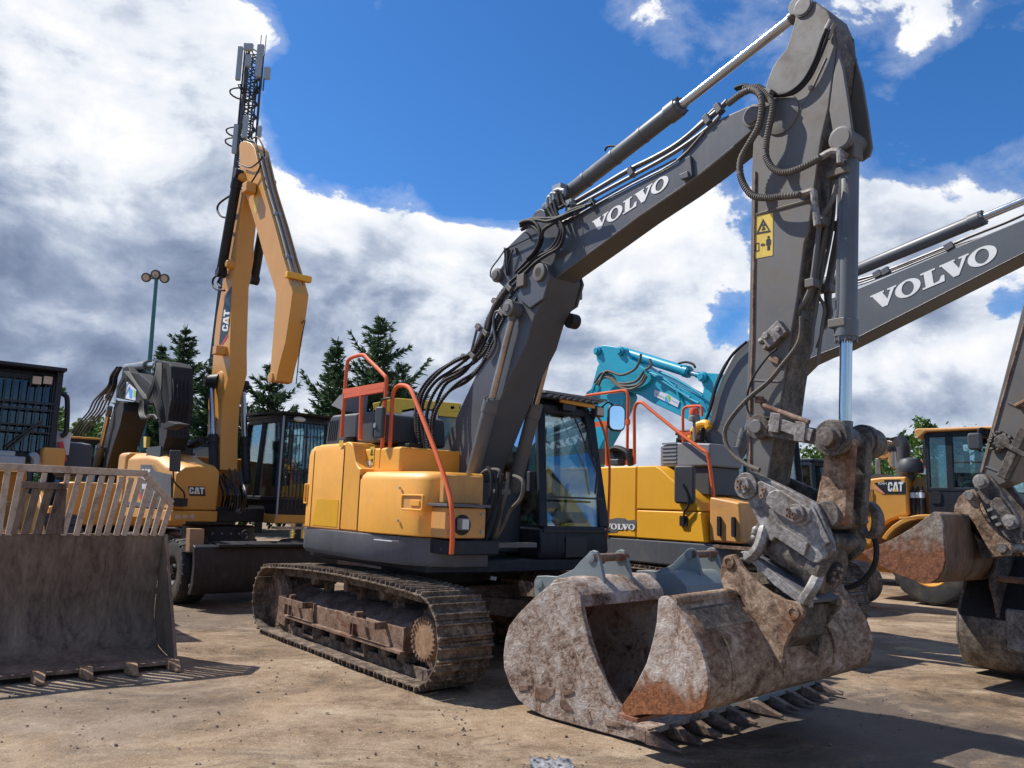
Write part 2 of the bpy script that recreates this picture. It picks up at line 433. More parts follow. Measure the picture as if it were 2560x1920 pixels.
M['shovel'] = crust('shovel', [(.3, (.06, .04, .028)), (.45, (.16, .108, .074)), (.62, (.25, .175, .122)), (.85, (.4, .3, .22))], .5, .3, .01, .6, rustc=(.19, .095, .05), rust=.4, rsc=.9, st=(1, 1.3, .4))
M['guard_steel'] = crust('guard_steel', [(.3, (.3, .2, .13)), (.5, (.52, .39, .28)), (.7, (.62, .5, .38))], .9, .3, .008, .75, rustc=(.25, .14, .08), rust=.3)
M['black_bucket'] = crust('black_bucket', [(.3, (.05, .045, .04)), (.47, (.14, .12, .1)), (.58, (.28, .24, .195)), (.74, (.42, .37, .3))], .6, .25, .01, .5, rustc=(.06, .052, .046), rust=.5, rsc=1.0, metal=.2)
M['glass'] = glass('glass', (.36, .5, .53))
M['glass_clear'] = glass('glass_clear', (.76, .88, .9), .45)
M['glass_dark'] = glass('glass_dark', (.15, .21, .22), .5)
M['mirror'] = plain('mirror', (.8, .83, .86), .06, 1.0, .03)
M['white_mark'] = plain('white_mark', (.78, .78, .76), .5)
M['black_mark'] = plain('black_mark', (.018, .018, .02), .45)
M['cat_triangle'] = plain('cat_triangle', (.75, .4, .02), .45)
M['sticker_yellow'] = paint('sticker_yellow', (.72, .5, .06), .5, dirt=.2, bump=.02, scale=2)
M['red_mark'] = plain('red_mark', (.55, .03, .03), .45)
M['lamp'] = plain('lamp', (.6, .6, .58), .2)
M['lamp_amber'] = plain('lamp_amber', (.55, .42, .3), .3)
M['beacon'] = plain('beacon', (.75, .1, .02), .25)
M['turquoise'] = paint('turquoise', (.012, .33, .47), .38, dirt=.1, dirtc=(.1, .28, .3), var=.12, bump=.03, streak=.08)
M['seat'] = plain('seat', (.035, .036, .04), .8)
M['white_panel'] = plain('white_panel', (.62, .64, .68), .5)
M['wood'] = plain('wood', (.36, .22, .12), .8, var=.3, bump=.3)
M['galv'] = plain('galv', (.3, .32, .34), .45, .4)
M['mast_steel'] = plain('mast_steel', (.06, .068, .078), .6)
M['antenna_white'] = plain('antenna_white', (.36, .385, .4), .5)
M['pole_green'] = plain('pole_green', (.05, .16, .15), .45)
# ------------------------------------------------------------------ camera
S = bpy.context.scene
cd = D.cameras.new('camera'); cam = link(D.objects.new('camera', cd))
cd.sensor_width = 36; cd.lens = FPX / 2560 * 36; cd.clip_end = 3000; cd.clip_start = .05
cam.matrix_world = Matrix(((_R.x, _U.x, -_fw.x, CAM.x), (_R.y, _U.y, -_fw.y, CAM.y), (_R.z, _U.z, -_fw.z, CAM.z), (0, 0, 0, 1)))
S.camera = cam
S.view_settings.view_transform = 'Standard'; S.view_settings.look = 'None'; S.view_settings.gamma = 1; S.view_settings.exposure = 0.34
S.view_settings.use_curve_mapping = False
S.cycles.max_bounces = 6; S.cycles.transparent_max_bounces = 14; S.cycles.caustics_reflective = False; S.cycles.caustics_refractive = False
try: S.cycles.use_denoising = True
except Exception: pass

# ------------------------------------------------------------------ sun and sky
SUN_AZ, SUN_EL = R(157), R(50)
sd = Vector((math.cos(SUN_AZ) * math.cos(SUN_EL), math.sin(SUN_AZ) * math.cos(SUN_EL), math.sin(SUN_EL)))
sl = D.lights.new('sun', 'SUN'); sl.energy = 4.9; sl.angle = R(.53); sl.color = (1, .95, .87)
so = link(D.objects.new('sun', sl)); so.rotation_euler = sd.to_track_quat('Z', 'Y').to_euler(); so.location = (-30, 10, 40)

W = D.worlds.new('World'); S.world = W; W.use_nodes = True
def make_sky():
    nt = W.node_tree; k = N(nt); bg = nt.nodes['Background']; bg.inputs['Strength'].default_value = .088
    sky = k.new('ShaderNodeTexSky'); sky.sky_type = 'NISHITA'; sky.sun_disc = False
    sky.sun_elevation = SUN_EL; sky.sun_rotation = PI / 2 - SUN_AZ; sky.air_density = 1.0; sky.dust_density = .3; sky.ozone_density = 3.0
    hs = k.new('ShaderNodeHueSaturation'); hs.inputs['Saturation'].default_value = 1.15; hs.inputs['Value'].default_value = 1.0
    k.link(k.mix(1.0, sky.outputs[0], (.86, 1.04, 1.3), 'MULTIPLY'), hs.inputs['Color'])
    d = k.co('Generated')
    sc = k.mapping(d, (1, 1, 1.7))
    n1 = k.noise(sc, 3.4, 14, .56, .25)
    n2 = k.noise(k.mapping(d, (1, 1, 1.5), (3.1, 1.7, .4)), 7.5, 12, .62, .4)
    n3 = k.noise(k.mapping(d, (1, 1, 1.9), (7.1, 4.7, 2.4)), 2.3, 8, .55, .2)
    def blobs(lst):
        tot = None
        for u, v, r, w in lst:
            dv = ray(u, v).normalized()
            vm = k.new('ShaderNodeVectorMath', operation='DISTANCE'); k.link(d, vm.inputs[0]); vm.inputs[1].default_value = dv
            mr = k.new('ShaderNodeMapRange', interpolation_type='SMOOTHSTEP', clamp=True)
            mr.inputs['From Min'].default_value = r / 2000.0; mr.inputs['From Max'].default_value = r / 2000.0 * .15
            mr.inputs['To Min'].default_value = 0; mr.inputs['To Max'].default_value = w
            k.link(vm.outputs['Value'], mr.inputs['Value'])
            tot = mr.outputs[0] if tot is None else k.math('ADD', tot, mr.outputs[0])
        return tot
    cov = blobs([(60, 250, 560, .34), (420, 120, 330, .22), (250, 700, 620, .42), (700, 620, 330, .42), (1000, 760, 360, .4), (1300, 820, 420, .36), (900, 1000, 500, .3),
                 (1640, 640, 320, .34), (1700, 1000, 500, .3), (1620, 20, 200, .2), (1900, 30, 130, .1), (2300, 110, 90, .12), (2265, 230, 70, .08), (2330, 520, 280, .17),
                 (2450, 860, 330, .34), (2200, 700, 280, .22), (2150, 1050, 400, .3), (920, -20, 170, .12), (2560, 320, 100, .1), (620, 40, 150, .1), (815, 100, 60, .1), (1850, 400, 200, .02)])
    holes = blobs([(1000, 240, 480, .34), (1450, 330, 360, .34), (1200, 440, 200, .2), (800, 330, 160, .2), (1780, 780, 130, .2), (2480, 730, 130, .3), (2450, 330, 260, .2), (2450, 90, 200, .2), (2100, 150, 150, .1), (90, 250, 110, .2), (400, 320, 130, .2), (560, 640, 80, .1), (250, 430, 70, .1), (2050, 330, 160, .05)])
    n4 = k.noise(k.mapping(d, (1, 1, 1.4), (1.1, 5.2, .9)), 17, 8, .62, .2)
    c = k.math('ADD', k.math('MULTIPLY', k.math('SUBTRACT', n1, .5), 1.25), k.math('ADD', k.math('MULTIPLY', k.math('SUBTRACT', n2, .5), .75), k.math('ADD', k.math('MULTIPLY', k.math('SUBTRACT', n4, .5), .22), .5)))
    c = k.math('SUBTRACT', k.math('ADD', c, cov), holes)
    mask = k.ramp(c, (.575, 0), (.655, 1), interp='EASE')
    thin = k.ramp(c, (.46, 0), (.6, .22))
    mask = k.math('MAXIMUM', mask, k.math('MULTIPLY', thin, 1.0))
    dark = blobs([(200, 740, 380, .42), (480, 640, 230, .16), (430, 150, 260, .17), (120, 1000, 380, .36), (560, 900, 420, .26), (900, 640, 170, .1), (1050, 900, 360, .16), (1700, 1100, 330, .28), (2300, 740, 190, .22), (2420, 980, 200, .2), (2050, 1000, 300, .2), (30, 560, 170, .12), (1500, 760, 150, .06)])
    lite = blobs([(90, 400, 260, .2), (300, 480, 260, .2), (740, 460, 150, .3), (870, 530, 140, .26), (1080, 590, 160, .22), (1500, 700, 190, .14), (1680, 560, 220, .2), (1280, 600, 150, .16), (2480, 900, 140, .24), (2300, 870, 110, .16), (2300, 120, 130, .2), (1650, 40, 200, .2), (180, 120, 260, .14), (650, 620, 200, .1), (1100, 760, 220, .1), (500, 560, 160, .1)])
    sun_off = tuple(sd * .035)
    n1s = k.noise(k.mapping(k.mapping(d, (1, 1, 1), sun_off), (1, 1, 1.7)), 3.4, 14, .56, .25)
    n2s = k.noise(k.mapping(k.mapping(d, (1, 1, 1), sun_off), (1, 1, 1.5), (3.1, 1.7, .4)), 7.5, 12, .62, .4)
    lit = k.math('ADD', k.math('MULTIPLY', k.math('SUBTRACT', n1, n1s), 1.5), k.math('MULTIPLY', k.math('SUBTRACT', n2, n2s), .35))
    sh = k.math('ADD', k.math('MULTIPLY', k.math('SUBTRACT', n2, .5), .42), k.math('ADD', k.math('MULTIPLY', k.math('SUBTRACT', n3, .5), .6), k.math('MULTIPLY', lit, 1.3)))
    sh = k.math('ADD', k.math('SUBTRACT', k.math('ADD', sh, lite), k.math('MULTIPLY', dark, .55)), .6)
    deep = k.math('MULTIPLY', k.ramp(c, (.64, 0), (.98, 1)), .2)
    sh = k.math('SUBTRACT', sh, deep)
    ccol = k.ramp(sh, (.0, (.18, .23, .35)), (.22, (.31, .375, .51)), (.38, (.51, .575, .69)), (.54, (.82, .86, .92)), (.74, (1.0, 1.0, 1.0)))
    ccol = k.mix(1.0, ccol, (9.0, 9.05, 9.2), 'MULTIPLY')
    col = k.mix(mask, hs.outputs[0], ccol)
    k.link(col, bg.inputs['Color'])
make_sky()

# ------------------------------------------------------------------ ground
def ground_z(x, y):
    return .022 * noise.noise(Vector((x * .35, y * .35, 0))) + .012 * noise.noise(Vector((x * 1.4, y * 1.4, 3))) + .006 * noise.noise(Vector((x * 5, y * 5, 7))) - .012
def make_ground():
    xs = [-900, -500, -250, -120, -60, -35, -22, -15]; x = -10
    while x < 13: xs.append(x); x += .11
    xs += [14, 17, 22, 35, 60, 120, 250, 500, 900]
    ys = [-60, -20, -5, 0, 2]; y = 3.2; st = .045
    while y < 22: ys.append(y); y += st; st *= 1.012
    ys += [24, 28, 35, 50, 80, 150, 300, 600, 1500]
    me = D.meshes.new('ground')
    nx, ny = len(xs), len(ys)
    vs = [(x, y, ground_z(x, y) if (-11 < x < 13.5 and 3 < y < 23) else -.02) for y in ys for x in xs]
    fs = [(j * nx + i, j * nx + i + 1, (j + 1) * nx + i + 1, (j + 1) * nx + i) for j in range(ny - 1) for i in range(nx - 1)]
    me.from_pydata(vs, [], fs)
    for p in me.polygons: p.use_smooth = True
    m, nt, b = nm('yard_dirt'); k = N(nt); c = k.co()
    big = k.noise(c, .42, 8, .6, .4); mid = k.noise(c, 1.9, 12, .68, .5); fine = k.noise(c, 14, 10, .72); grit = k.noise(c, 70, 6, .7)
    f = k.math('ADD', k.math('MULTIPLY', big, .45), k.math('ADD', k.math('MULTIPLY', mid, .35), k.math('MULTIPLY', fine, .2)))
    col = k.ramp(f, (.4, (.07, .044, .026)), (.465, (.19, .128, .078)), (.525, (.3, .218, .143)), (.61, (.44, .345, .245)))
    # compacted pale concrete showing through, scraped along the direction the tracks run
    sv = k.mapping(c, (.35, 1.6, 1), rot=(0, 0, R(35)))
    pale = k.ramp(k.noise(sv, 1.1, 10, .62, .3), (.56, 0), (.68, 1)); col = k.mix(k.math('MULTIPLY', pale, .7), col, (.5, .4, .275))
    wet = k.ramp(k.noise(k.mapping(c, (.6, 1.3, 1), (4.2, 2.2, 0), (0, 0, R(-20))), .6, 11, .7, .8), (.53, 0), (.62, 1)); col = k.mix(k.math('MULTIPLY', wet, .75), col, (.1, .064, .038))
    och = k.ramp(k.noise(k.mapping(c, (1, 1, 1), (9, 1, 0)), .8, 8, .6), (.5, 0), (.66, 1)); col = k.mix(k.math('MULTIPLY', och, .4), col, (.33, .22, .12))
    col = k.mix(k.math('MULTIPLY', k.ramp(grit, (.47, 0), (.6, 1)), .42), col, (.12, .09, .065))
    col = k.mix(k.math('MULTIPLY', k.ramp(k.noise(c, 60, 5, .65), (.57, 0), (.66, 1)), .55), col, (.55, .46, .36))
    # oily damp stain beside the big buckets and one under the barred bucket
    def spot(px, rx, amt):
        g = ground(*px); vm = k.new('ShaderNodeVectorMath', operation='DISTANCE'); k.link(c, vm.inputs[0]); vm.inputs[1].default_value = (g.x, g.y, 0)
        return k.ramp(k.math('ADD', k.math('DIVIDE', vm.outputs['Value'], rx), k.math('MULTIPLY', k.math('SUBTRACT', k.noise(c, 1.6, 10, .68, .6), .5), 1.9)), (.55, amt), (.95, 0))
    stain = k.math('MAXIMUM', spot((2150, 1800), 1.9, .85), k.math('MAXIMUM', spot((500, 1540), 1.6, .5), spot((250, 1760), 1.4, .35)))
    col = k.mix(stain, col, (.085, .068, .055)); wet = k.math('MAXIMUM', k.math('MULTIPLY', wet, .8), stain)
    k.link(col, b.inputs['Base Color'])
    ro = k.math('SUBTRACT', .92, k.math('MULTIPLY', wet, .5)); k.link(ro, b.inputs['Roughness']); b.inputs['Specular IOR Level'].default_value = .3
    # half worn prints of track shoes and tyres running the way the machines are parked
    rv = k.mapping(c, (1, 1, 1), (0, 0, 0), (0, 0, -HEAD)); sx = k.new('ShaderNodeSeparateXYZ'); k.link(rv, sx.inputs[0])
    wob = k.math('MULTIPLY', k.noise(c, 1.5, 4, .6), .5)
    bars = k.ramp(k.math('SINE', k.math('MULTIPLY', k.math('ADD', sx.outputs['X'], k.math('MULTIPLY', wob, .15)), 2 * PI / .19)), (.35, 0), (.8, 1))
    lane = k.ramp(k.math('SINE', k.math('MULTIPLY', k.math('ADD', sx.outputs['Y'], wob), 2 * PI / 1.9)), (.62, 0), (.7, 1))
    worn = k.ramp(k.noise(k.mapping(c, (1, 1, 1), (2, 8, 0)), .7, 8, .65), (.47, 0), (.58, 1))
    prints = k.math('MULTIPLY', bars, k.math('MULTIPLY', lane, worn))
    col = k.mix(k.math('MULTIPLY', prints, .3), col, (.13, .095, .065)); k.link(col, b.inputs['Base Color'])
    mid = k.math('SUBTRACT', mid, k.math('MULTIPLY', prints, .35))
    h = k.math('ADD', k.math('MULTIPLY', mid, .8), k.math('ADD', k.math('MULTIPLY', fine, .45), k.math('MULTIPLY', grit, .16)))
    k.link(k.bump(h, .85, .035), b.inputs['Normal'])
    me.materials.append(m)
    o = D.objects.new('ground', me); o['kind'] = 'structure'; link(o)
make_ground()
def make_gravel():
    mb = MB()
    def stone(x, y, r):
        z = ground_z(x, y); q = [Vector((rnd.uniform(-1, 1), rnd.uniform(-1, 1), rnd.uniform(-.3, .8))) for _ in range(9)]
        vs = [mb.bm.verts.new(Vector((x, y, z + r * .25)) + p.normalized() * r * rnd.uniform(.6, 1)) for p in q]
        g = bmesh.ops.convex_hull(mb.bm, input=vs, use_existing_faces=False)
        bmesh.ops.delete(mb.bm, geom=list({e for e in g['geom_unused'] + g['geom_interior'] if isinstance(e, bmesh.types.BMVert)}), context='VERTS')
    for _ in range(900):
        u = rnd.uniform(-100, 2650); v = 1480 + 440 * rnd.random() ** .8
        p = ground(u, v); stone(p.x, p.y, .0045 * (1 + 4.5 * rnd.random() ** 7))
    for _ in range(420):
        a = rnd.choice([(700, 1680, 260), (1350, 1880, 240), (420, 1800, 340), (1150, 1780, 120), (2250, 1750, 200)])
        p = ground(a[0] + rnd.gauss(0, a[2] / 2), min(1915, a[1] + rnd.gauss(0, 40))); stone(p.x, p.y, .0045 * (1 + 4 * rnd.random() ** 4))
    o = mb.build('gravel', plain('stone', (.23, .175, .13), .9, var=.5, sc=3), ang=20); o['kind'] = 'stuff'
    o['label'] = 'small stones and dry mud crumbs scattered over the yard'
make_gravel()
# ------------------------------------------------------------------ shared machine pieces (machine axes: x forward, y left, z up)
def z_(ox, oy, s): return lambda x, y: (ox + x * s, oy + y * s)
z4 = z_(600, 800, .3616); zc = z_(1250, 900, .3015); zb = z_(1200, 400, .31646); zt = z_(1700, 0, .36166)
zs = z_(1700, 500, .42194); zk = z_(1750, 1050, .33153); zd = z_(1780, 1180, .3014); zm = z_(1000, 640, .458)

def track_path(f0, f1, r0, r1, sag=.05, zb=0.05):
    """closed centre line of the shoe plates, clockwise seen from the right"""
    P = []
    c0, c1 = zb + r0, zb + r1
    P += [(f1 + r1 * math.cos(R(a)), c1 + r1 * math.sin(R(a))) for a in range(-90, 91, 6)]
    n = 24
    for i in range(1, n):
        t = i / n; x = f1 + (f0 - f1) * t; z = (c1 + r1) * (1 - t) + (c0 + r0) * t
        P.append((x, z + sag * math.sin(PI * t) ** .8))
    P += [(f0 + r0 * math.cos(R(a)), c0 + r0 * math.sin(R(a))) for a in range(90, 271, 6)]
    for i in range(1, n): t = i / n; P.append((f0 + (f1 - f0) * t, zb))
    return P
def make_track(root, l0, l1, f0, f1, r0, r1, mat, pitch=.2, sag=.05, name='track'):
    P = track_path(f0, f1, r0, r1, sag)
    L = [0]
    for a, b in zip(P, P[1:] + P[:1]): L.append(L[-1] + math.hypot(b[0] - a[0], b[1] - a[1]))
    n = int(round(L[-1] / pitch)); pt = L[-1] / n
    def at(s):
        s %= L[-1]
        for i in range(len(P)):
            if L[i + 1] >= s:
                t = (s - L[i]) / max(1e-9, L[i + 1] - L[i]); a, b = P[i], P[(i + 1) % len(P)]
                return (a[0] + (b[0] - a[0]) * t, a[1] + (b[1] - a[1]) * t)
    prof = [(-.097, -.012), (.097, -.012), (.097, .006), (.07, .008), (.066, .044), (.05, .044), (.046, .006), (-.046, .006), (-.05, .044), (-.066, .044), (-.07, .008), (-.097, .006)]
    k = pt / .2
    mb = MB(); ch = MB()
    for i in range(n):
        c = at(i * pt); a = at(i * pt - .06); b = at(i * pt + .06)
        t = Vector((b[0] - a[0], b[1] - a[1])).normalized(); o = Vector((t.y, -t.x))
        j = rnd.uniform(-.004, .004)
        mb.prism([(c[0] + t.x * x * k + o.x * y, c[1] + t.y * x * k + o.y * y) for x, y in prof], l0 + j, l1 + j)
        cc = (c[0] - o.x * .065, c[1] - o.y * .065)
        for lc in ((l0 + l1) / 2 - .1, (l0 + l1) / 2 + .1):
            ch.prism([(cc[0] + t.x * x * k + o.x * y, cc[1] + t.y * x * k + o.y * y) for x, y in ((-.11, -.045), (-.07, -.055), (.07, -.055), (.11, -.045), (.11, .05), (-.11, .05))], lc - .025, lc + .025)
    tr = mb.build(name, mat, root, bevel=.004, seg=1)
    ch.build('chain', M['track_steel'], tr)
    return tr
def make_cyl(root, a, b, gland, r_b, r_r, name='hydraulic_cylinder', barrel=None, rod=None, eye=.0, width=.12, collar=True):
    """barrel from a to the gland (fraction), rod on to b"""
    a, b = Vector(a), Vector(b); g = a.lerp(b, gland); t = (b - a).normalized()
    mb = MB(); L = (g - a).length
    prof = [(0, r_b * .8), (.03, r_b), (L - .16, r_b), (L - .155, r_b * 1.14), (L - .03, r_b * 1.14), (L - .028, r_b * 1.02), (L, r_b * 1.0), (L, r_r * 1.15)]
    mb.lathe(prof, a, t, 24)
    o = mb.build(name, barrel or M['cyl_grey'], root, bevel=0)
    if collar:
        cb = MB(); y = t.orthogonal().normalized(); z = t.cross(y)
        for i in range(10):
            q = g + (y * math.cos(2 * PI * i / 10) + z * math.sin(2 * PI * i / 10)) * r_b * .98 - t * .03
            cb.cyl(q, q + t * .045, .011, n=6)
        cb.build('gland_bolts', barrel or M['cyl_grey'], o)
    MB().cyl(g - t * .02, b, r_r, n=20).build('rod', rod or M['chrome'], o)
    if eye:
        e = MB(); e.cyl(b - Vector((0, width / 2, 0)), b + Vector((0, width / 2, 0)), eye, n=20); e.cyl(b - t * eye * 1.6, b, r_r * 1.25, n=16)
        e.build('rod_eye', barrel or M['cyl_grey'], o, bevel=.005)
    return o
def bolts(root, pts, axis, r=.014, h=.012, mat=None, name='bolt'):
    mb = MB()
    for p in pts: p = Vector(p); mb.cyl(p, p + Vector(axis) * h, r, n=6)
    return build_each(mb, name, mat or M['galv'], root)

# ================================================================== 1. the dark boomed excavator in the middle
A = Frame(-.89, 10.51, HEAD)
def build_main():
    root = thing('tracked_excavator', 'large faded yellow tracked excavator in the middle with tilting bucket and orange hand rails', 'excavator', A.o, A.ang)
    q, p3 = A.q, A.p3
    # ---- undercarriage
    for s, (l0, l1) in ((-1, (-1.5, -.86)), (1, (.86, 1.5))):
        tr = make_track(root, l0, l1, -1.86, 1.93, .41, .43, M['track_steel'], sag=.06)
        li = l0 + .08 if s < 0 else l1 - .08
        lo = l0 + .16 if s < 0 else l1 - .16
        ln = l1 - .12 if s < 0 else l0 + .12
        # frame beam with sloping muddy top
        fb = MB()
        a, b = min(lo, ln), max(lo, ln)
        def sec(x, zt, zb_):
            o_, i_ = (lo, ln)
            return [(x, o_, zb_), (x, o_, zt), (x, o_ - s * .24, zt + .13), (x, i_, zt + .13), (x, i_, zb_)]
        fb.rings([sec(-1.5, .5, .26), sec(1.5, .52, .26)])
        fb.rings([sec(-1.78, .46, .16), sec(-1.5, .56, .13)])
        fr = fb.build('track_frame', M['frame_rust'], root, bevel=.012)
        st = MB(); st.bar((-1.45, lo + s * .035, .285), (1.55, lo + s * .035, .285), .07, .03)
        for x in (-1.5, -1.37, -.62, 1.52, .35, .42): st.bar((x, lo + s * .012, .28), (x, lo + s * .012, .53), .024, .03)
        for x0, x1 in ((-1.42, -.7), (.35, 1.12)):
            st.bar((x0, lo + s * .13, .5), (x1, lo + s * .13, .5), .02, .075); st.bar((x0, lo + s * .07, .5), (x0, lo + s * .14, .5), .02, .075, up=(0, 0, 1))
            st.bar((x1, lo + s * .0, .5), (x1, lo + s * .14, .5), .02, .075)
            st.cyl((x0 + .25, lo, .55), (x0 + .25, lo + s * .1, .55), .035, n=12)
        st.build('step', M['frame_rust'], fr, bevel=.003, seg=1)
        ro = None
        for i in range(8):
            x = -1.35 + i * 2.75 / 7
            m = MB(); m.lathe([(0, .05), (.0, .085), (.05, .09), (.055, .075), (.2, .075), (.205, .09), (.25, .085), (.25, .05)], (x, (l0 + l1) / 2 - .125, .2), (0, 1, 0), 16)
            m.build('track_roller', M['track_steel'], root)
        for x in (-.85, -.15 + .2, .9):
            m = MB(); m.cyl((x, ln, .79), (x, lo - s * .05, .79), .06, n=14); m.box((x, (lo + ln) / 2 - s * .1, .68), (.1, .1, .16)); m.build('carrier_roller', M['track_steel'], root)
        gd = MB()
        for x in (-.75, .55):
            gd.prism([(x - .15, .28), (x - .15, .11), (x + .15, .11), (x + .15, .28), (x + .12, .28), (x + .12, .14), (x - .12, .14), (x - .12, .28)], lo - s * .035, lo + s * .015)
        build_each(gd, 'track_guide', M['track_steel'], root)
        # front drive wheel with toothed rim, rear idler
        m = MB(); n = 44; rr = [(.36 if i % 2 else .315) for i in range(n)]
        cx, cz = 1.93, .48
        m.prism([(cx + r * math.cos(2 * PI * i / n), cz + r * math.sin(2 * PI * i / n)) for i, r in enumerate(rr)], (l0 + l1) / 2 - .04, (l0 + l1) / 2 + .04)
        sp = m.build('sprocket', M['track_steel'], root)
        m = MB(); m.cyl((cx, (l0 + l1) / 2, cz), (cx, l0 + .12 if s < 0 else l1 - .12, cz), .215, n=40)
        m.build('drive_cover', M['sprocket_rust'], sp, bevel=.01)
        m = MB(); yy = l0 + .118 if s < 0 else l1 - .118
        for i in range(24):
            a = 2 * PI * i / 24; m.cyl((cx + .197 * math.cos(a), yy, cz + .197 * math.sin(a)), (cx + .197 * math.cos(a), yy + s * .016, cz + .197 * math.sin(a)), .017, n=6)
        build_each(m, 'cover_bolt', M['frame_rust'], sp)
        m = MB(); m.lathe([(0, .15), (0, .36), (.05, .37), (.06, .33), (.2, .33), (.21, .37), (.26, .36), (.26, .15)], (-1.86, (l0 + l1) / 2 - .13, .46), (0, 1, 0), 30)
        m.build('idler', M['track_steel'], root)
    m = MB(); m.box((0, 0, .66), (1.5, 1.75, .3), top=(.8, 1)); 
    for sx in (-1, 1): m.bar((sx * .3, 0, .62), (sx * 1.0, -1.1, .5), .34, .22); m.bar((sx * .3, 0, .62), (sx * 1.0, 1.1, .5), .34, .22)
    m.build('car_body', M['frame_rust'], root, bevel=.02)
    MB().lathe([(0, .62), (.05, .7), (.2, .7), (.22, .64), (.3, .64)], (0, 0, .82), (0, 0, 1), 48).build('slewing_ring', M['black_paint'], root)
    # ---- upper structure
    m = MB(); m.prism([(-1.3, -1.15), (1.5, -1.1), (1.62, -.4), (1.6, 1.35), (-1.0, 1.4), (-1.5, .7), (-1.5, -.7)], 1.06, 1.2, 'z'); m.build('turntable', M['cab_black'], root, bevel=.02)
    rear = [(1.74 * math.cos(R(a)), 1.74 * math.sin(R(a))) for a in range(130, 231, 10)]      # left rear corner round to right rear corner
    rear_in = [p for p in rear]
    sk = MB(); out = rear + [(-1.05, -1.34), (.45, -1.37), (1.2, -1.27), (1.52, -1.12), (1.68, -.9), (1.7, -.45), (1.1, -.4), (.9, 1.36), (-1.0, 1.36)]
    sk.rings([[(x * .985, y * .97, 1.13) for x, y in out], [(x, y, 1.19) for x, y in out], [(x, y, 1.435) for x, y in out]])
    sk.build('skirt', M['grey_trim'], root, bevel=.012)
    # skirt grab handle and chequer plate step on the front corner
    m = MB(); a = p3(945, 1350, -1.39); b = p3(990, 1354, -1.38)
    m.tube([a + Vector((0, .03, -.0)), a + Vector((0, -.045, 0)), b + Vector((0, -.045, 0)), b + Vector((0, .03, 0))], .011, smooth=False); m.build('grab_handle', M['galv'], root)
    M['hood'] = M['yellow_faded']
    cw = MB(); o = rear[4:] + [(-1.06, -1.34), (-.945, -1.345), (-.945, 1.345), (-1.06, 1.34)] + rear[:4]
    cw.rings([[(x, y, 1.445) for x, y in o], [(x, y, 2.36) for x, y in o], [(x * .985, y * .985, 2.44) for x, y in o], [(x * .96, y * .96, 2.485) for x, y in o]])
    cwo = cw.build('counterweight', M['hood'], root, bevel=.012)
    dr = MB(); dr.rings([[(x, y, z) for x in (-.935, -.105) for y in ((-1.345, 1.3) if x < -.5 else (1.3, -1.345))] for z in (1.445, 2.40)] + [[(-.935, -1.32, 2.47), (-.935, 1.3, 2.47), (-.105, 1.3, 2.47), (-.105, -1.32, 2.47)], [(-.92, -1.27, 2.5), (-.92, 1.3, 2.5), (-.12, 1.3, 2.5), (-.12, -1.27, 2.5)]])
    dro = dr.build('engine_door', M['hood'], root, bevel=.01)
    MB().prism([(-.86, 1.475), (-.17, 1.475), (-.165, 1.80), (-.78, 1.80)], -1.349, -1.346).build('door_patch', paint('yellow_patch', (.8, .4, .012), .4, dirt=.1, var=.05, bump=.02), dro)
    sp = MB(); prof = [(-.095, 1.445), (.345, 1.445), (.345, 2.17), (.28, 2.19), (.18, 2.27), (.11, 2.43), (.06, 2.485), (-.02, 2.5), (-.095, 2.5)]
    sp.prism(prof, -1.345, -.3); spo = sp.build('side_panel', M['hood'], root, bevel=.02, seg=3)
    ic = MB(); ic.bx((-.09, -1.18, 2.13), (.95, -.3, 2.42)); ic.build('engine_cowl', M['hood'], root, bevel=.03, seg=3)
    tk = MB(); plan = [(.355, -.5), (.355, -1.35), (.7, -1.35), (1.25, -1.29)] + [(1.36 + .33 * math.cos(R(a)), -.93 + .33 * math.sin(R(a))) for a in (-85, -65, -45, -25, -8)] + [(1.71, -.8), (1.71, -.56), (1.2, -.5)]
    tk.rings([[(x, y, 1.445) for x, y in plan], [(x, y, 2.04) for x, y in plan], [(x - (.02 if x > 1 else 0), y * .975, 2.1) for x, y in plan], [(x - (.06 if x > 1 else 0), y * .94, 2.135) for x, y in plan]])
    tko = tk.build('tank_cover', M['hood'], root, bevel=.014, seg=2)
    # recessed latch on the tank cover
    c0 = q(1003, 1235, -1.355); c1 = q(1056, 1278, -1.355); f0_, f1_ = c0[0], c1[0]; g0, g1 = c1[1], c0[1]
    rc = MB(); o1 = rrect(f0_, g0, f1_, g1, .03); i1 = rrect(f0_ + .025, g0 + .02, f1_ - .025, g1 - .02, .02)
    rc.ring2(o1, i1, -1.36, -1.325); rc.build('latch_surround', M['hood'], tko, bevel=.008)
    MB().prism(rrect(f0_ + .022, g0 + .018, f1_ - .022, g1 - .018, .02), -1.345, -1.335).build('latch_plate', M['orange_shade_paint'], tko)
    MB().prism(rrect((f0_ + f1_) / 2 - .03, g0 + .05, f1_ - .07, g1 - .06, .015), -1.358, -1.335).build('latch', M['hood'], tko, bevel=.004)
    # stepped front tank box with work lamp
    fbx = MB(); fbx.bx((1.69, -1.12, 1.8), (1.78, -.63, 2.1)); fbo = fbx.build('tank_front', M['orange_shade_paint'], root, bevel=.02)  # shade on tank front and tool box painted in as a darker orange-brown
    lb = MB(); lb.bx((1.66, -1.19, 1.45), (1.94, -.68, 1.765)); lbo = lb.build('tool_box', M['orange_shade_paint'], root, bevel=.018)
    MB().bx((1.62, -1.215, 1.77), (1.99, -.66, 1.8)).build('step_plate', M['grey_trim'], lbo, bevel=.004)
    l, z = A.w(1152, 1310, 1.95); MB().lathe([(0, .105), (.012, .105), (.014, .09)], (1.942, l + .02, z - .01), (1, 0, 0), 20).build('lamp_seat', M['black_paint'], lbo)
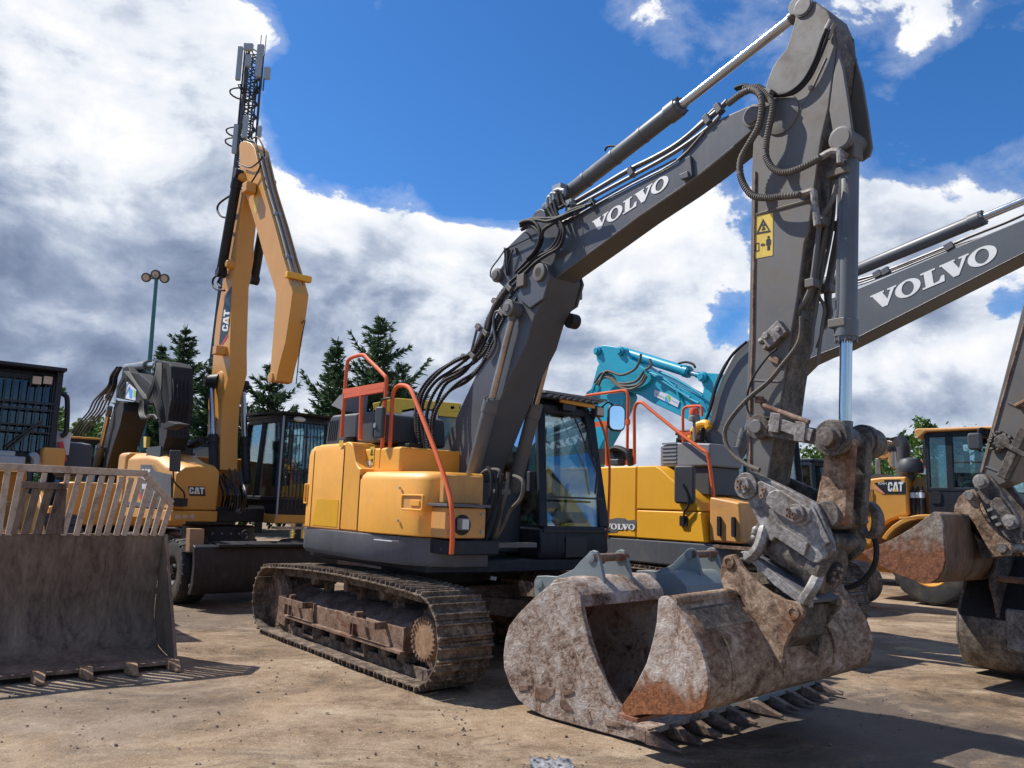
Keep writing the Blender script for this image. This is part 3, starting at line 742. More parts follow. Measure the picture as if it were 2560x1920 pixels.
    wl = MB(); wl.box((1.99, l, z), (.09, .1, .12)); wo = wl.build('work_lamp', M['plastic_grey'], lbo, bevel=.012); MB().box((2.037, l, z), (.008, .08, .1)).build('lens', M['lamp'], wo)
    bolts(lbo, [(1.941, y, zz) for y in (-1.14, -.74) for zz in (1.52, 1.7)], (1, 0, 0), .017); bolts(tko, [(1.2, -1.305, 1.95), (1.2, -1.305, 1.6)], (0, -1, 0), .017)
    cp = MB(); cp.prism([(1.5, -1.1), (1.95, -1.1), (1.95, -.5), (1.5, -.45)], 1.28, 1.43, 'z'); cp.build('front_apron', M['cab_black'], root, bevel=.015)
    # rubber louvre box on the engine, exhaust, air filter
    lv = MB(); lo_ = [(-1.3, 2.5), (-1.24, 2.83), (-1.14, 2.93), (.05, 2.9), (.2, 2.86), (.26, 2.5)]
    lv.prism(lo_, -1.05, -.1); lvo = lv.build('air_intake', M['plastic'], root, bevel=.045, seg=3)
    sl_ = MB()
    for i in range(5): x = -1.19 + .055 * i; sl_.bar((x, -1.053, 2.58), (x + .03, -1.053, 2.85), .012, .022)
    for i in range(2): x = .02 + .1 * i; sl_.prism(rrect(x, 2.58, x + .045, 2.8, .02), -1.056, -1.046)
    for i in range(5): sl_.bar((-1.302 + .012 * i, -.95 + .17 * i, 2.56), (-1.26 + .012 * i, -.95 + .17 * i, 2.82), .05, .02)
    build_each(sl_, 'louvre', M['black_mark'], lvo)
    MB().prism([(p3(*z4(640, 590), -1.0)[0], p3(*z4(640, 590), -1.0)[2]), (-.82, 2.96), (p3(*z4(745, 510), -1.0)[0], p3(*z4(745, 510), -1.0)[2]), (p3(*z4(700, 520), -1.0)[0], p3(*z4(700, 520), -1.0)[2])], -1.02, -.7).build('rain_flap', M['plastic_grey'], root)
    ex = MB(); c = p3(*z4(790, 790), -1.05); ex.cyl((c.x, -1.1, 2.48), (c.x, -1.1, 2.6), .07, n=18); ex.cyl((c.x - .11, -1.1, 2.48), (c.x - .11, -1.1, 2.57), .04, n=14); ex.build('filler_cap', M['black_paint'], root, bevel=.008)
    fl = MB(); c = p3(*z4(1165, 910), -.75); fl.cyl((c.x, -.75, 2.13), (c.x, -.75, 2.42), .095, n=18); fl.bx((c.x - .14, -.83, 2.4), (c.x + .14, -.66, 2.5)); fl.bx((c.x - .2, -.8, 2.2), (c.x - .11, -.7, 2.42)); fl.build('filter_head', M['black_paint'], root, bevel=.01)
    fh = MB()
    for i in range(2): x = c.x - .19 + .07 * i; fh.bx((x, -.84, 2.15), (x + .04, -.82, 2.4))
    build_each(fh, 'radiator_fin', M['galv'], root)
    # ---- hand rails
    rl = MB()
    L1 = -1.16
    P = [p3(*z4(700, 812), L1), p3(*z4(722, 530), L1), p3(*z4(738, 330), L1), p3(*z4(752, 275), L1), p3(*z4(800, 250), L1), p3(*z4(855, 242), L1), p3(*z4(885, 270), L1), p3(*z4(1000, 385), L1), p3(*z4(1012, 430), L1), p3(*z4(998, 640), L1), p3(*z4(985, 850), L1), p3(*z4(972, 1025), L1)]
    rl.tube(P, .024, n=10, k=3)
    a, b = p3(*z4(722, 498), L1), p3(*z4(1010, 450), L1); rl.bar(a, b, .05, .07); a, b = p3(*z4(730, 530), L1), p3(*z4(1005, 480), L1); rl.bar(a, b, .05, .05)
    rl.tube([p3(*z4(842, 500), L1), p3(*z4(830, 828), L1)], .028, n=10, smooth=False)
    rl.build('hand_rail', M['orange_rail'], root)
    rl = MB(); pts = [((1030, 1022), -1.1), ((1045, 700), -1.1), ((1058, 520), -1.1), ((1085, 462), -1.1), ((1130, 452), -1.1), ((1175, 475), -1.1), ((1215, 560), -1.12), ((1300, 775), -1.15), ((1385, 1000), -1.18), ((1440, 1180), -1.2), ((1462, 1290), -1.22), ((1470, 1450), -1.22), ((1462, 1620), -1.22)]
    rl.tube([p3(*z4(*q_), l) for q_, l in pts], .025, n=10, k=3); rl.build('hand_rail', M['orange_rail'], root)
    mi = MB(); c = p3(*z4(968, 700), -1.25); mi.M = Matrix.Translation(c) @ Matrix.Rotation(R(15), 4, 'Z'); mi.prism(rrect(-.065, -.2, .065, .17, .03), -.03, .03); mo = mi.build('mirror', M['plastic'], root, bevel=.02)
    MB().tube([c + Vector((-.05, 0, .0)), c + Vector((-.09, .02, .12)), c + Vector((-.06, .05, .26)), c + Vector((.1, .07, .27))], .012).build('mirror_arm', M['black_paint'], mo)
    MB().cyl(c + Vector((-.04, -.05, -.05)), c + Vector((-.04, -.02, -.05)), .03, n=10).build('mirror_clamp', M['galv'], mo)
    st = A.q(*z4(912, 945), -1.185); s_ = MB(); s_.bx((st[0] - .05, -1.187, st[1] - .1), (st[0] + .05, -1.182, st[1] + .12)); s_.build('sticker', M['sticker_yellow'], root)
    tri = MB(); x, z = st
    tri.ring2([(x - .038, z + .02), (x + .038, z + .02), (x, z + .095)], [(x - .022, z + .03), (x + .022, z + .03), (x, z + .075)], -1.191, -1.187); tri.bar((x - .03, -1.189, z - .04), (x + .03, -1.189, z - .04), .003, .01); tri.bx((x + .01, -1.191, z - .07), (x + .025, -1.187, z - .02)); tri.build('sticker_print', M['black_mark'], root)
    s_ = MB(); a = q(*z4(885, 1005), -1.187); s_.bx((a[0] - .06, -1.19, a[1] - .07), (a[0] + .06, -1.183, a[1] + .05)); s_.build('sticker', M['white_panel'], root)
    s_ = MB(); a = q(*z4(700, 855), -1.35); s_.bx((a[0] - .05, -1.352, a[1] - .04), (a[0] + .05, -1.345, a[1] + .04)); s_.build('sticker', M['sticker_yellow'], root)
    sm = MB()
    for x in (-.94, -.1): sm.prism([(x - .007, 1.447), (x + .007, 1.447), (x + .007, 2.42), (x - .007, 2.42)], -1.3485, -1.34)
    sm.prism([(.343, 1.447), (.357, 1.447), (.357, 2.1), (.343, 2.1)], -1.3535, -1.34); sm.bx((-1.05, -1.3475, 1.436), (.5, -1.34, 1.447))
    build_each(sm, 'panel_seam', plain('seam_dark', (.14, .04, .015), .7), root)
    # rear corner recess
    s_ = MB(); a = q(*z4(462, 1205), -1.33); s_.ring2(rrect(a[0] - .05, a[1] - .12, a[0] + .06, a[1] + .14, .02), rrect(a[0] - .03, a[1] - .1, a[0] + .04, a[1] + .12, .015), -1.352, -1.33); s_.build('latch_surround', M['hood'], cwo, bevel=.005)

    # ---- cab
    cab = root
    B0, T0 = 1.5, 3.0
    def bar(m, a, b, w, h): m.bar(a, b, w, h)
    fr = MB()
    FB = {'rb': (1.58, .42, 1.56), 'lb': (1.58, 1.37, 1.56), 'rt': (1.24, .62, 3.02), 'lt': (1.24, 1.42, 3.02), 'rrb': (-.1, .38, 1.56), 'lrb': (-.1, 1.42, 1.56), 'rrt': (.05, .52, 3.02), 'lrt': (.05, 1.42, 3.02), 'rmt': (.5, .55, 3.02), 'rmb': (.45, .38, 1.56)}
    V_ = {k_: Vector(v_) for k_, v_ in FB.items()}
    fr.bar(V_['rb'], V_['rt'], .11, .09); fr.bar(V_['lb'] + Vector((0, .03, 0)), V_['lt'] + Vector((0, .0, 0)), .16, .12); fr.bar(V_['rt'], V_['lt'], .1, .12); fr.bar(V_['rb'] - Vector((0, .02, .04)), V_['lb'] + Vector((0, .03, -.04)), .12, .12)
    for a, b in (('rrb', 'rrt'), ('lrb', 'lrt'), ('rmb', 'rmt')): fr.bar(V_[a], V_[b], .1, .1)
    fr.bar(V_['rrt'], V_['rt'], .1, .1); fr.bar(V_['lrt'], V_['lt'], .1, .1); fr.bar(V_['rrt'], V_['lrt'], .1, .1); fr.bar(V_['rrb'], V_['lrb'], .1, .1)
    fr.prism([(.03, 3.03), (1.24, 3.03), (1.28, 3.07), (1.2, 3.14), (.08, 3.14)], .55, 1.45)
    fr.build('cab_frame', M['cab_black'], root, bevel=.025, seg=3)
    bd = MB(); bd.prism([(-.15, 1.2), (1.62, 1.2), (1.66, 1.3), (1.63, 1.55), (-.15, 1.55)], .34, 1.44); bd.build('cab_base', M['cab_black'], root, bevel=.03, seg=3)
    s_ = MB(); s_.bx((1.625, .37, 1.515), (1.665, 1.46, 1.535)); s_.bx((1.66, .72, 1.22), (1.664, 1.06, 1.46)); s_.build('cab_seam', M['black_mark'], root)
    g = MB(); r_ = [V_['rb'] + Vector((.02, .02, .0)), V_['lb'] + Vector((.02, -.02, .0)), V_['lt'] + Vector((.02, -.02, 0)), V_['rt'] + Vector((.02, .02, 0))]
    mid = [(r_[0] + (r_[3] - r_[0]) * .5) + Vector((.06, 0, 0)), (r_[1] + (r_[2] - r_[1]) * .5) + Vector((.06, 0, 0))]
    th = Vector((-.008, 0, 0))
    g.rings([[r_[0], r_[1], r_[1] + th, r_[0] + th], [mid[0], mid[1], mid[1] + th, mid[0] + th], [r_[3], r_[2], r_[2] + th, r_[3] + th]]); g.build('windscreen', M['glass_clear'], root, ang=60)
    MB().bar((1.655, .47, 1.92), (1.655, 1.33, 1.92), .015, .022).build('screen_divider', M['black_mark'], root)
    g = MB()
    def pane(a, b, c, d, n_):
        n_ = Vector(n_) * .006; a, b, c, d = (V_[x] for x in (a, b, c, d))
        g.rings([[a, b, c, d], [a + n_, b + n_, c + n_, d + n_]])
    pane('rmb', 'rb', 'rt', 'rmt', (0, -1, 0)); pane('rrb', 'rmb', 'rmt', 'rrt', (0, -1, 0)); g.build('side_window', M['glass'], root)
    g = MB(); pane('lrb', 'lb', 'lt', 'lrt', (0, 1, 0)); g.build('side_window', M['glass_clear'], root)
    g = MB(); pane('rrb', 'lrb', 'lrt', 'rrt', (-1, 0, 0)); g.build('rear_window', M['glass_clear'], root)
    # interior
    s_ = MB(); s_.box((.45, .92, 1.75), (.5, .52, .16)); s_.prism([(.1, 1.8), (.25, 1.8), (.14, 2.55), (-.02, 2.5)], .67, 1.17); s_.box((.03, .92, 2.68), (.08, .26, .2)); s_.build('seat', M['seat'], root, bevel=.05, seg=3)
    s_ = MB()
    for y in (.6, 1.24): s_.box((.6, y, 1.88), (.5, .16, .2)); s_.cyl((.8, y, 1.95), (.83, y, 2.2), .018); s_.sph((.83, y, 2.22), .04)
    s_.bar((1.25, .7, 1.6), (1.3, .7, 2.15), .04, .03); s_.bar((1.25, 1.05, 1.6), (1.3, 1.05, 2.1), .04, .03); s_.box((1.25, .52, 2.1), (.06, .14, .24))
    s_.cyl((1.35, .5, 1.68), (1.35, 1.32, 1.68), .07, n=14)
    s_.build('cab_controls', M['plastic'], root, bevel=.008)
    # visor of folded sheet, wiper, lamps, mirror, rail
    vz = MB(); 
    for i in range(9): y0 = .5 + i * .108; vz.rings([[(1.1, y0, 3.16), (1.1, y0 + .1, 3.2), (1.1, y0 + .1, 3.215), (1.1, y0, 3.2)], [(1.5, y0, 3.12), (1.5, y0 + .1, 3.16), (1.5, y0 + .1, 3.175), (1.5, y0, 3.16)]])
    vz.prism([(.2, 3.17), (1.12, 3.27), (1.52, 3.2), (1.52, 3.17), (1.1, 3.22), (.2, 3.12)], .46, 1.52); vz.build('roof_visor', M['plastic_grey'], root)
    s_ = MB(); s_.bar((1.4, .8, 3.12), (1.4, 1.4, 3.1), .04, .05); s_.build('marker_lamp', M['yellow_faded'], root, bevel=.01)
    s_ = MB(); s_.box((1.36, 1.5, 3.05), (.1, .16, .14)); wo = s_.build('work_lamp', M['plastic'], root, bevel=.02); MB().box((1.412, 1.5, 3.05), (.01, .12, .1)).build('lens', M['lamp_amber'], wo)
    s_ = MB(); s_.box((1.34, .98, 3.06), (.1, .22, .1)); s_.bar((1.36, 1.02, 3.05), (1.6, 1.3, 2.2), .018, .02); s_.bar((1.6, 1.3, 2.45), (1.58, 1.26, 1.98), .02, .02); s_.build('wiper', M['black_mark'], root, bevel=.006)
    a = [(1458, 1038), (1480, 1030), (1500, 1050), (1520, 1120), (1524, 1200), (1518, 1345)]
    rl = MB(); rl.tube([p3(u, v, 1.5) for u, v in a], .016, n=8, k=4); rl.build('hand_rail', M['orange_rail'], root)
    c = p3(1540, 1043, 1.75); s_ = MB(); s_.M = Matrix.Translation(c) @ Matrix.Rotation(R(-20), 4, 'Z'); s_.prism(rrect(-.13, -.19, .13, .17, .09), -.02, .03, 'x'); mo = s_.build('mirror', M['plastic'], root, bevel=.025)
    s_ = MB(); s_.M = Matrix.Translation(c) @ Matrix.Rotation(R(-20), 4, 'Z'); s_.prism(rrect(-.105, -.165, .105, .145, .07), .031, .034, 'x'); s_.build('mirror_glass', M['mirror'], mo)
    MB().tube([c + Vector((0, 0, .1)), c + Vector((-.02, -.15, .18)), Vector((1.3, 1.48, 2.95))], .012).build('mirror_arm', M['black_paint'], mo)
    # door frame bars seen through the cab, grab rail
    s_ = MB(); s_.tube([p3(*zc(430, 545), 1.3), p3(*zc(385, 560), 1.3), p3(*zc(380, 670), 1.3), p3(*zc(425, 685), 1.3)], .014); s_.bar((.75, 1.4, 1.56), (.65, 1.42, 3.0), .05, .08); s_.build('door_post', M['cab_black'], root)
    return root
AR = build_main()
# ------------------------------------------------------------------ boom, stick, coupler and tilting bucket of the middle excavator
BN, BF, BC = -.3, .0, -.145
def build_boom():
    root = AR; q, p3, Q = A.q, A.p3, A.Q
    def zq(z, l, *pts): return [q(*z(*p), l) for p in pts]
    # lower boom: box section with forked side plates
    out = [(1352, 652), (1370, 662), (1377, 690), (1362, 745), (1336, 791), (1316, 860), (1276, 940), (1256, 988), (1213, 1098), (1182, 1175), (1160, 1225), (1112, 1190), (1098, 1158), (1112, 1110), (1150, 1020), (1188, 940), (1222, 850), (1240, 790), (1262, 738), (1300, 690), (1330, 660)]
    lb = MB(); pr = Q(-.37, *out); lb.prism(pr, -.37, .08); lbo = lb.build('lower_boom', M['grey_boom'], root, bevel=.018, seg=2)
    fk = MB(); fo = Q(-.37, (1352, 652), (1372, 664), (1380, 690), (1364, 748), (1330, 772), (1300, 745), (1318, 690), (1332, 662))
    fk.prism(fo, -.405, -.372); fk.prism(fo, .082, .11); build_each(fk, 'fork_plate', M['grey_boom'], lbo, bevel=.01)
    px_ = p3(1352, 682, -.4); m = MB(); m.cyl((px_.x, -.44, px_.z), (px_.x, .15, px_.z), .06, n=20); m.lathe([(0, .1), (.03, .1), (.035, .07)], (px_.x, -.405, px_.z), (0, -1, 0), 20); m.build('boom_pin', M['grey_stick'], lbo, bevel=.006)
    # upper boom
    out = [(1241, 702), (1246, 676), (1256, 662), (1263, 622), (1304, 582), (1345, 548), (1402, 552), (1485, 512), (1600, 455), (1694, 404), (1716, 352), (1769, 317), (1808, 292), (1870, 264), (1886, 266)]
    c = (1889, 293); out += [(1903, 272), (1912, 290), (1908, 310), (1896, 322), (1881, 327), (1836, 366), (1792, 402), (1752, 434), (1700, 472), (1600, 540), (1500, 614), (1390, 694), (1366, 716), (1340, 712), (1320, 690), (1300, 700), (1275, 716), (1256, 716)]
    ub = MB(); ub.prism(Q(BN, *out), BN, BF); ubo = ub.build('upper_boom', M['grey_boom'], root, bevel=.016, seg=2)
    # weld flanges along the lower corner and a plate seam
    fl = MB(); P = [p3(*z, BN) for z in ((1390, 694), (1500, 614), (1600, 540), (1700, 472), (1752, 434), (1792, 402), (1836, 366))]
    fl.tube([p + Vector((0, .006, .004)) for p in P], .013, n=6, smooth=False); fl.build('weld_seam', M['grey_stick'], ubo)
    fl = MB(); P = [p3(*zb(805, 480), BN), p3(*zb(828, 770), BN)]; fl.tube(P, .006, n=6, smooth=False); fl.build('weld_seam', M['grey_stick'], ubo)
    m = MB()
    e = p3(*zb(152, 915), BN); m.lathe([(0, .085), (.05, .085), (.055, .06), (.075, .06), (.08, .03)], (e.x, BN, e.z), (0, -1, 0), 20)
    e = p3(*zt(518, 808), BN); m.lathe([(0, .1), (.035, .1), (.04, .075), (.055, .075)], (e.x, BN, e.z), (0, -1, 0), 24)
    build_each(m, 'pivot_boss', M['grey_stick'], ubo, bevel=.005)
    m = MB(); ear = Q(-.2, *[zb(*p) for p in ((440, 470), (470, 420), (510, 395), (545, 410), (560, 470), (640, 490), (640, 540), (430, 540))]); m.prism(ear, -.27, -.23); m.prism(ear, -.06, -.02); build_each(m, 'cylinder_ear', M['grey_boom'], ubo, bevel=.01)
    # maker's name on the side of the upper boom
    P0, P1, P2 = (Vector((*q(*zb(*p), BN), 0)) for p in ((887, 584), (1490, 207), (890, 487)))
    ux, uy = (P1 - P0) / 4.72, (P2 - P0)
    letters_on('VOLVO', lambda x, y, t: (P0.x + ux.x * x + uy.x * y, BN - t - .001, P0.y + ux.y * x + uy.y * y), ubo, M['white_mark'])
    # cylinders
    a = p3(*zm(400, 1200), -.44); g = p3(*zm(520, 790), -.44); b = p3(*zm(625, 290), -.44)
    a = a + (a - g) * .18
    make_cyl(root, a, b, (g - a).length / (b - a).length, .082, .04, 'boom_cylinder', M['cyl_grey'], M['chrome_dusty'], eye=.085, width=.13)
    m = MB(); m.cyl((b.x, -.53, b.z), (b.x, -.3, b.z), .06, n=20); m.lathe([(0, .09), (.02, .095), (.04, .095), (.045, .05), (.06, .05)], (b.x, -.5, b.z), (0, -1, 0), 20); m.build('cylinder_pin', M['grey_stick'], root, bevel=.006)
    dl = .29 + .44
    a2, b2 = Vector((a.x, .2, a.z)), Vector((b.x, .2, b.z))
    make_cyl(root, a2, b2, (g - a).length / (b - a).length, .082, .04, 'boom_cylinder', M['grey_stick'], M['chrome_dusty'], eye=.085, width=.13)
    m = MB(); m.bx((a.x - .12, -.55, 1.25), (a.x + .05, .3, a.z + .1)); m.build('cylinder_mount', M['cab_black'], root, bevel=.03)
    # transfer pipes along the cylinders (front loom)
    a = p3(1365, 528, BC); g = p3(1711, 306, BC); b = p3(2006, 26, BC)
    make_cyl(root, a, b, (g - a).length / (b - a).length, .085, .045, 'stick_cylinder', M['cyl_grey'], M['chrome'], eye=.075, width=.2)
    m = MB(); t = (b - a).normalized()
    for f_ in (.2, .33, .45): m.lathe([(0, .09), (.03, .09)], a.lerp(b, f_), t, 20)
    build_each(m, 'cylinder_clamp', M['cyl_grey'], root)
    m = MB(); m.tube([p3(1512, 378, -.1), p3(1520, 366, -.1), p3(1545, 366, -.1), p3(1565, 372, -.12)], .012); m.box(p3(1480, 441, -.1), (.05, .05, .05)); m.build('cylinder_hose', M['hose'], root)
    # stick
    st = [(1986, 52), (1990, 22), (2010, 0), (2036, 2), (2068, 24), (2084, 62), (2090, 123), (2072, 268), (2054, 344), (2036, 470), (2022, 579), (2012, 605), (1995, 736), (1978, 838), (1959, 960), (1949, 1036), (1932, 1116), (1915, 1225), (1885, 1236), (1864, 1215), (1865, 1100), (1865, 998), (1871, 850), (1875, 640), (1877, 527), (1878, 427), (1884, 330), (1898, 262), (1913, 222), (1917, 202), (1931, 166), (1966, 119)]
    so_ = MB(); so_.prism(Q(BN, *st), BN, .01); sto = so_.build('stick', M['grey_stick'], root, bevel=.014, seg=2)
    ear = Q(BN, *[zt(*p) for p in ((1088, 332), (1130, 480), (1165, 700), (1196, 940), (1178, 1000), (1118, 1042), (1072, 1012), (1030, 760), (1060, 520))])
    m = MB(); m.prism(ear, BN - .002, BN + .03); m.prism(ear, -.02, .012); build_each(m, 'cylinder_ear', M['grey_stick'], sto, bevel=.01)
    cap = Q(.06, *[zt(*p) for p in ((1150, 300), (1215, 400), (1260, 700), (1292, 1000), (1270, 1050), (1235, 1065), (1190, 1040), (1120, 600))])
    m = MB(); m.prism(cap, .03, .09); m.build('stick_cheek', M['grey_boom'], sto, bevel=.012)
    m = MB()
    for zz, xy, r in ((zt, (855, 50), .085), (zt, (1113, 958), .095)):
        e = p3(*zz(*xy), BN); m.lathe([(0, r), (.012, r), (.016, r * .8), (.02, r * .8)], (e.x, BN - .002, e.z), (0, -1, 0), 28)
    build_each(m, 'pin_cap', M['grey_stick'], sto)
    e = p3(*zt(735, 700), BN); m = MB(); m.lathe([(0, .17), (.012, .165), (.02, .12)], (e.x - .05, BN, e.z - .1), (0, -1, 0), 28); m.build('pivot_boss', M['grey_stick'], sto)
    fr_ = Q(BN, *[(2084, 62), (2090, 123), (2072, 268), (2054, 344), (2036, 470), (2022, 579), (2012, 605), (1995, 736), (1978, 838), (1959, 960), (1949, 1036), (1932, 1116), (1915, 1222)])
    m = MB(); m.prism(fr_ + [(x + .006, z) for x, z in fr_[::-1]], BN + .012, -.002); m.build('greasy_shaded_front', M['coupler_dark'], sto)  # grease coat, kept dark to paint in the shade of this face too
    # edge strip on the rear of the stick, rib welds
    m = MB(); P = [p3(u, v, BN) for u, v in ((1889, 430), (1888, 527), (1885, 700), (1883, 850), (1877, 1000), (1876, 1170))]; m.tube([p + Vector((0, -.002, 0)) for p in P], .012, n=6, smooth=False); m.build('edge_strip', M['frame_rust'], sto)
    m = MB()
    for a_, b_ in (((510, 1490), (905, 1380)),): m.tube([p3(*zt(*a_), BN), p3(*zt(*b_), BN)], .013, n=6, smooth=False)
    for a_, b_ in (((430, 1068), (620, 1078)),): m.tube([p3(*zs(*a_), BN), p3(*zs(*b_), BN)], .006, n=6, smooth=False)
    m.tube([p3(*zt(1010, 400), BN), p3(*zt(915, 610), BN), p3(*zt(805, 805), BN), p3(*zt(740, 812), BN)], .006, n=6, smooth=False)
    build_each(m, 'weld_seam', M['grey_stick'], sto)
    m = MB(); m.box(p3(*zt(905, 608), BN - .01), (.03, .03, .03)); m.build('grease_block', M['coupler'], sto)
    # warning decal
    d = Q(BN, *[zs(*p) for p in ((437, 96), (552, 76), (550, 328), (440, 350))]); o = MB(); o.prism(d, BN - .003, BN); dc = o.build('warning_decal', M['sticker_yellow'], sto)
    def dz(x, y): 
        a_ = Vector(d[3]).lerp(Vector(d[2]), x); b_ = Vector(d[0]).lerp(Vector(d[1]), x); return a_.lerp(b_, y)
    o = MB(); tr = [dz(.12, .56), dz(.9, .56), dz(.5, .9)]; ti = [dz(.24, .6), dz(.78, .6), dz(.5, .82)]; o.ring2(tr, ti, BN - .006, BN - .003)
    o.prism([dz(.4, .73), dz(.62, .73), dz(.62, .77), dz(.4, .77)], BN - .006, BN - .003); o.prism([dz(.42, .63), dz(.62, .64), dz(.58, .7), dz(.5, .71)], BN - .006, BN - .003)
    o.ring2([dz(.1, .16), dz(.28, .16), dz(.28, .36), dz(.1, .36)], [dz(.13, .18), dz(.25, .18), dz(.25, .34), dz(.13, .34)], BN - .006, BN - .003)
    o.prism([dz(.36, .29), dz(.44, .25), dz(.44, .28), dz(.52, .28), dz(.52, .25), dz(.6, .29), dz(.52, .33), dz(.52, .3), dz(.44, .3), dz(.44, .33)], BN - .006, BN - .003)
    o.prism([dz(.72, .14), dz(.77, .14), dz(.78, .26), dz(.79, .14), dz(.85, .14), dz(.85, .26), dz(.9, .26), dz(.9, .38), dz(.84, .41), dz(.72, .41), dz(.66, .38), dz(.66, .26), dz(.72, .26)], BN - .006, BN - .003)
    o.prism([dz(.73, .425), dz(.83, .425), dz(.83, .47), dz(.73, .47)], BN - .006, BN - .003); o.build('decal_print', M['black_mark'], dc)
    # bucket cylinder in front of the stick
    a = p3(2122, 356, BC); b = p3(2112, 1098, BC); g = p3(2118, 852, BC)
    make_cyl(root, a, b, (g - a).length / (b - a).length, .078, .045, 'bucket_cylinder', M['cyl_grey'], M['chrome'], eye=.085, width=.2)
    m = MB(); m.cyl((a.x, -.3, a.z), (a.x, .02, a.z), .085, n=18); m.box((a.x, BC, a.z - .09), (.16, .15, .14)); m.build('cylinder_head', M['grey_stick'], root, bevel=.02)
    m = MB(); m.tube([p3(*zs(*p), -.2) for p in ((955, -130), (952, 60), (945, 380), (940, 640), (930, 715))], .026, n=10, smooth=False); m.build('steel_pipe', M['cyl_grey'], root)
    m = MB(); m.box(p3(*zs(940, 730), -.2), (.14, .08, .07)); m.box(p3(*zt(1100, 1195), -.2), (.18, .08, .06)); build_each(m, 'pipe_clamp', M['grey_stick'], root, bevel=.01)
    # pipes down the front of the stick
    for pts, r, l in ((((905, -80), (880, 10), (820, 110), (800, 200), (765, 470), (735, 570), (690, 640), (600, 752)), .02, -.26), (((860, -60), (850, 120), (812, 330), (780, 500), (735, 620), (660, 700)), .014, -.2), (((900, -60), (880, 180), (830, 430), (800, 560), (835, 640), (820, 760), (800, 930), (780, 990)), .014, -.1), (((935, 170), (900, 340), (868, 510), (862, 620), (870, 680), (830, 765)), .022, -.02), (((875, -100), (840, 250), (815, 480), (790, 600), (770, 760), (755, 900), (690, 1000)), .012, -.15), (((930, -20), (915, 130), (850, 480), (840, 560), (845, 700), (790, 880)), .012, .0)):
        m = MB(); m.tube([p3(*zs(*p), l) + Vector((.03, 0, 0)) for p in pts], r, n=8, k=3); m.build('steel_pipe', M['grey_stick'], root)
    m = MB()
    for xy, l in (((818, 135), -.26), ((762, 500), -.26), ((915, 160), -.02), ((858, 530), -.02), ((700, 690), -.2)): m.box(p3(*zs(*xy), l) + Vector((.03, 0, 0)), (.08, .09, .07))
    build_each(m, 'pipe_clamp', M['grey_stick'], root, bevel=.008)
    m = MB(); e = p3(*zs(565, 800), -.33); m.M = Matrix.Translation(e) @ Matrix.Rotation(R(-35), 4, 'Y'); m.box((0, 0, 0), (.2, .07, .13)); m.cyl((.06, -.05, .0), (.06, -.03, 0), .025, n=8); m.cyl((-.05, -.06, .03), (-.05, -.03, .03), .03, n=8); m.cyl((-.14, 0, -.03), (-.08, 0, -.02), .028, n=10); m.cyl((-.14, 0, .05), (-.08, 0, .04), .028, n=10); m.build('valve_block', M['coupler'], sto, bevel=.008)
    m = MB(); m.box(p3(*zs(560, 945), -.31), (.1, .03, .05), rot=(0, R(30), 0)); m.box(p3(*zs(470, 1183), -.33), (.06, .05, .05)); build_each(m, 'grease_block', M['frame_rust'], sto, bevel=.006)
    for pts, r, mt, rib in ((((720, 690), (705, 840), (600, 985), (520, 1080), (400, 1180), (305, 1290), (265, 1380), (290, 1480), (380, 1560), (470, 1600)), .019, 'hose_dusty', .1), (((575, 880), (520, 930), (440, 1040), (400, 1150), (398, 1230), (430, 1280), (520, 1290), (560, 1285)), .009, 'hose', 0), (((530, 1050), (500, 1110), (440, 1150), (455, 1180)), .007, 'hose', 0)):
        m = MB(); m.tube([p3(*zs(*p), -.37) for p in pts], r, n=8, k=6, rib=rib, pitch=.03); m.build('hydraulic_hose', M[mt], root)
    # big ribbed hoses looping from the boom end to the stick
    for pts, r, mt, rib, l in ((((330, 720), (430, 645), (500, 622), (555, 660), (566, 740), (545, 870), (480, 990), (425, 1090), (414, 1180), (438, 1270), (500, 1350), (600, 1368), (700, 1358), (830, 1345)), .028, 'hose_dusty', .09, -.42),
        (((440, 615), (540, 605), (610, 660), (642, 740), (618, 870), (596, 990), (598, 1090), (650, 1170), (740, 1192), (860, 1150), (970, 1090)), .027, 'hose_dusty', .09, -.4),
        (((380, 610), (450, 590), (560, 628), (650, 655), (750, 640), (850, 560), (930, 420), (980, 280), (1012, 200)), .016, 'hose', 0, -.35),
        (((390, 618), (470, 600), (570, 640), (660, 662), (790, 640), (890, 545), (960, 405), (1010, 280), (1036, 205)), .016, 'hose', 0, -.34)):
        m = MB(); m.tube([p3(*zt(*p), l) for p in pts], r, n=10, k=7, rib=rib, pitch=.024); m.build('hydraulic_hose', M[mt], root)
    m = MB()
    for pts, r, l in ((((830, 1345), (870, 1335), (920, 1325), (930, 1400), (940, 1480), (950, 1560)), .028, -.36), (((970, 1090), (1040, 1050), (1085, 1045), (1105, 1060), (1108, 1130)), .028, -.33), (((1000, 240), (1020, 190), (1045, 140)), .022, -.34), (((1020, 270), (1042, 210), (1065, 160)), .022, -.33)): m.tube([p3(*zt(*p), l) for p in pts], r, n=10, k=4)
    build_each(m, 'hose_fitting', M['coupler'], root)
    m = MB()
    for xy, l in (((1105, 1065), -.3), ((1080, 1080), -.28), ((610, 640), -.38)): m.box(p3(*zt(*xy), l), (.1, .08, .05), rot=(0, R(30), 0))
    build_each(m, 'pipe_clamp', M['grey_stick'], root, bevel=.008)
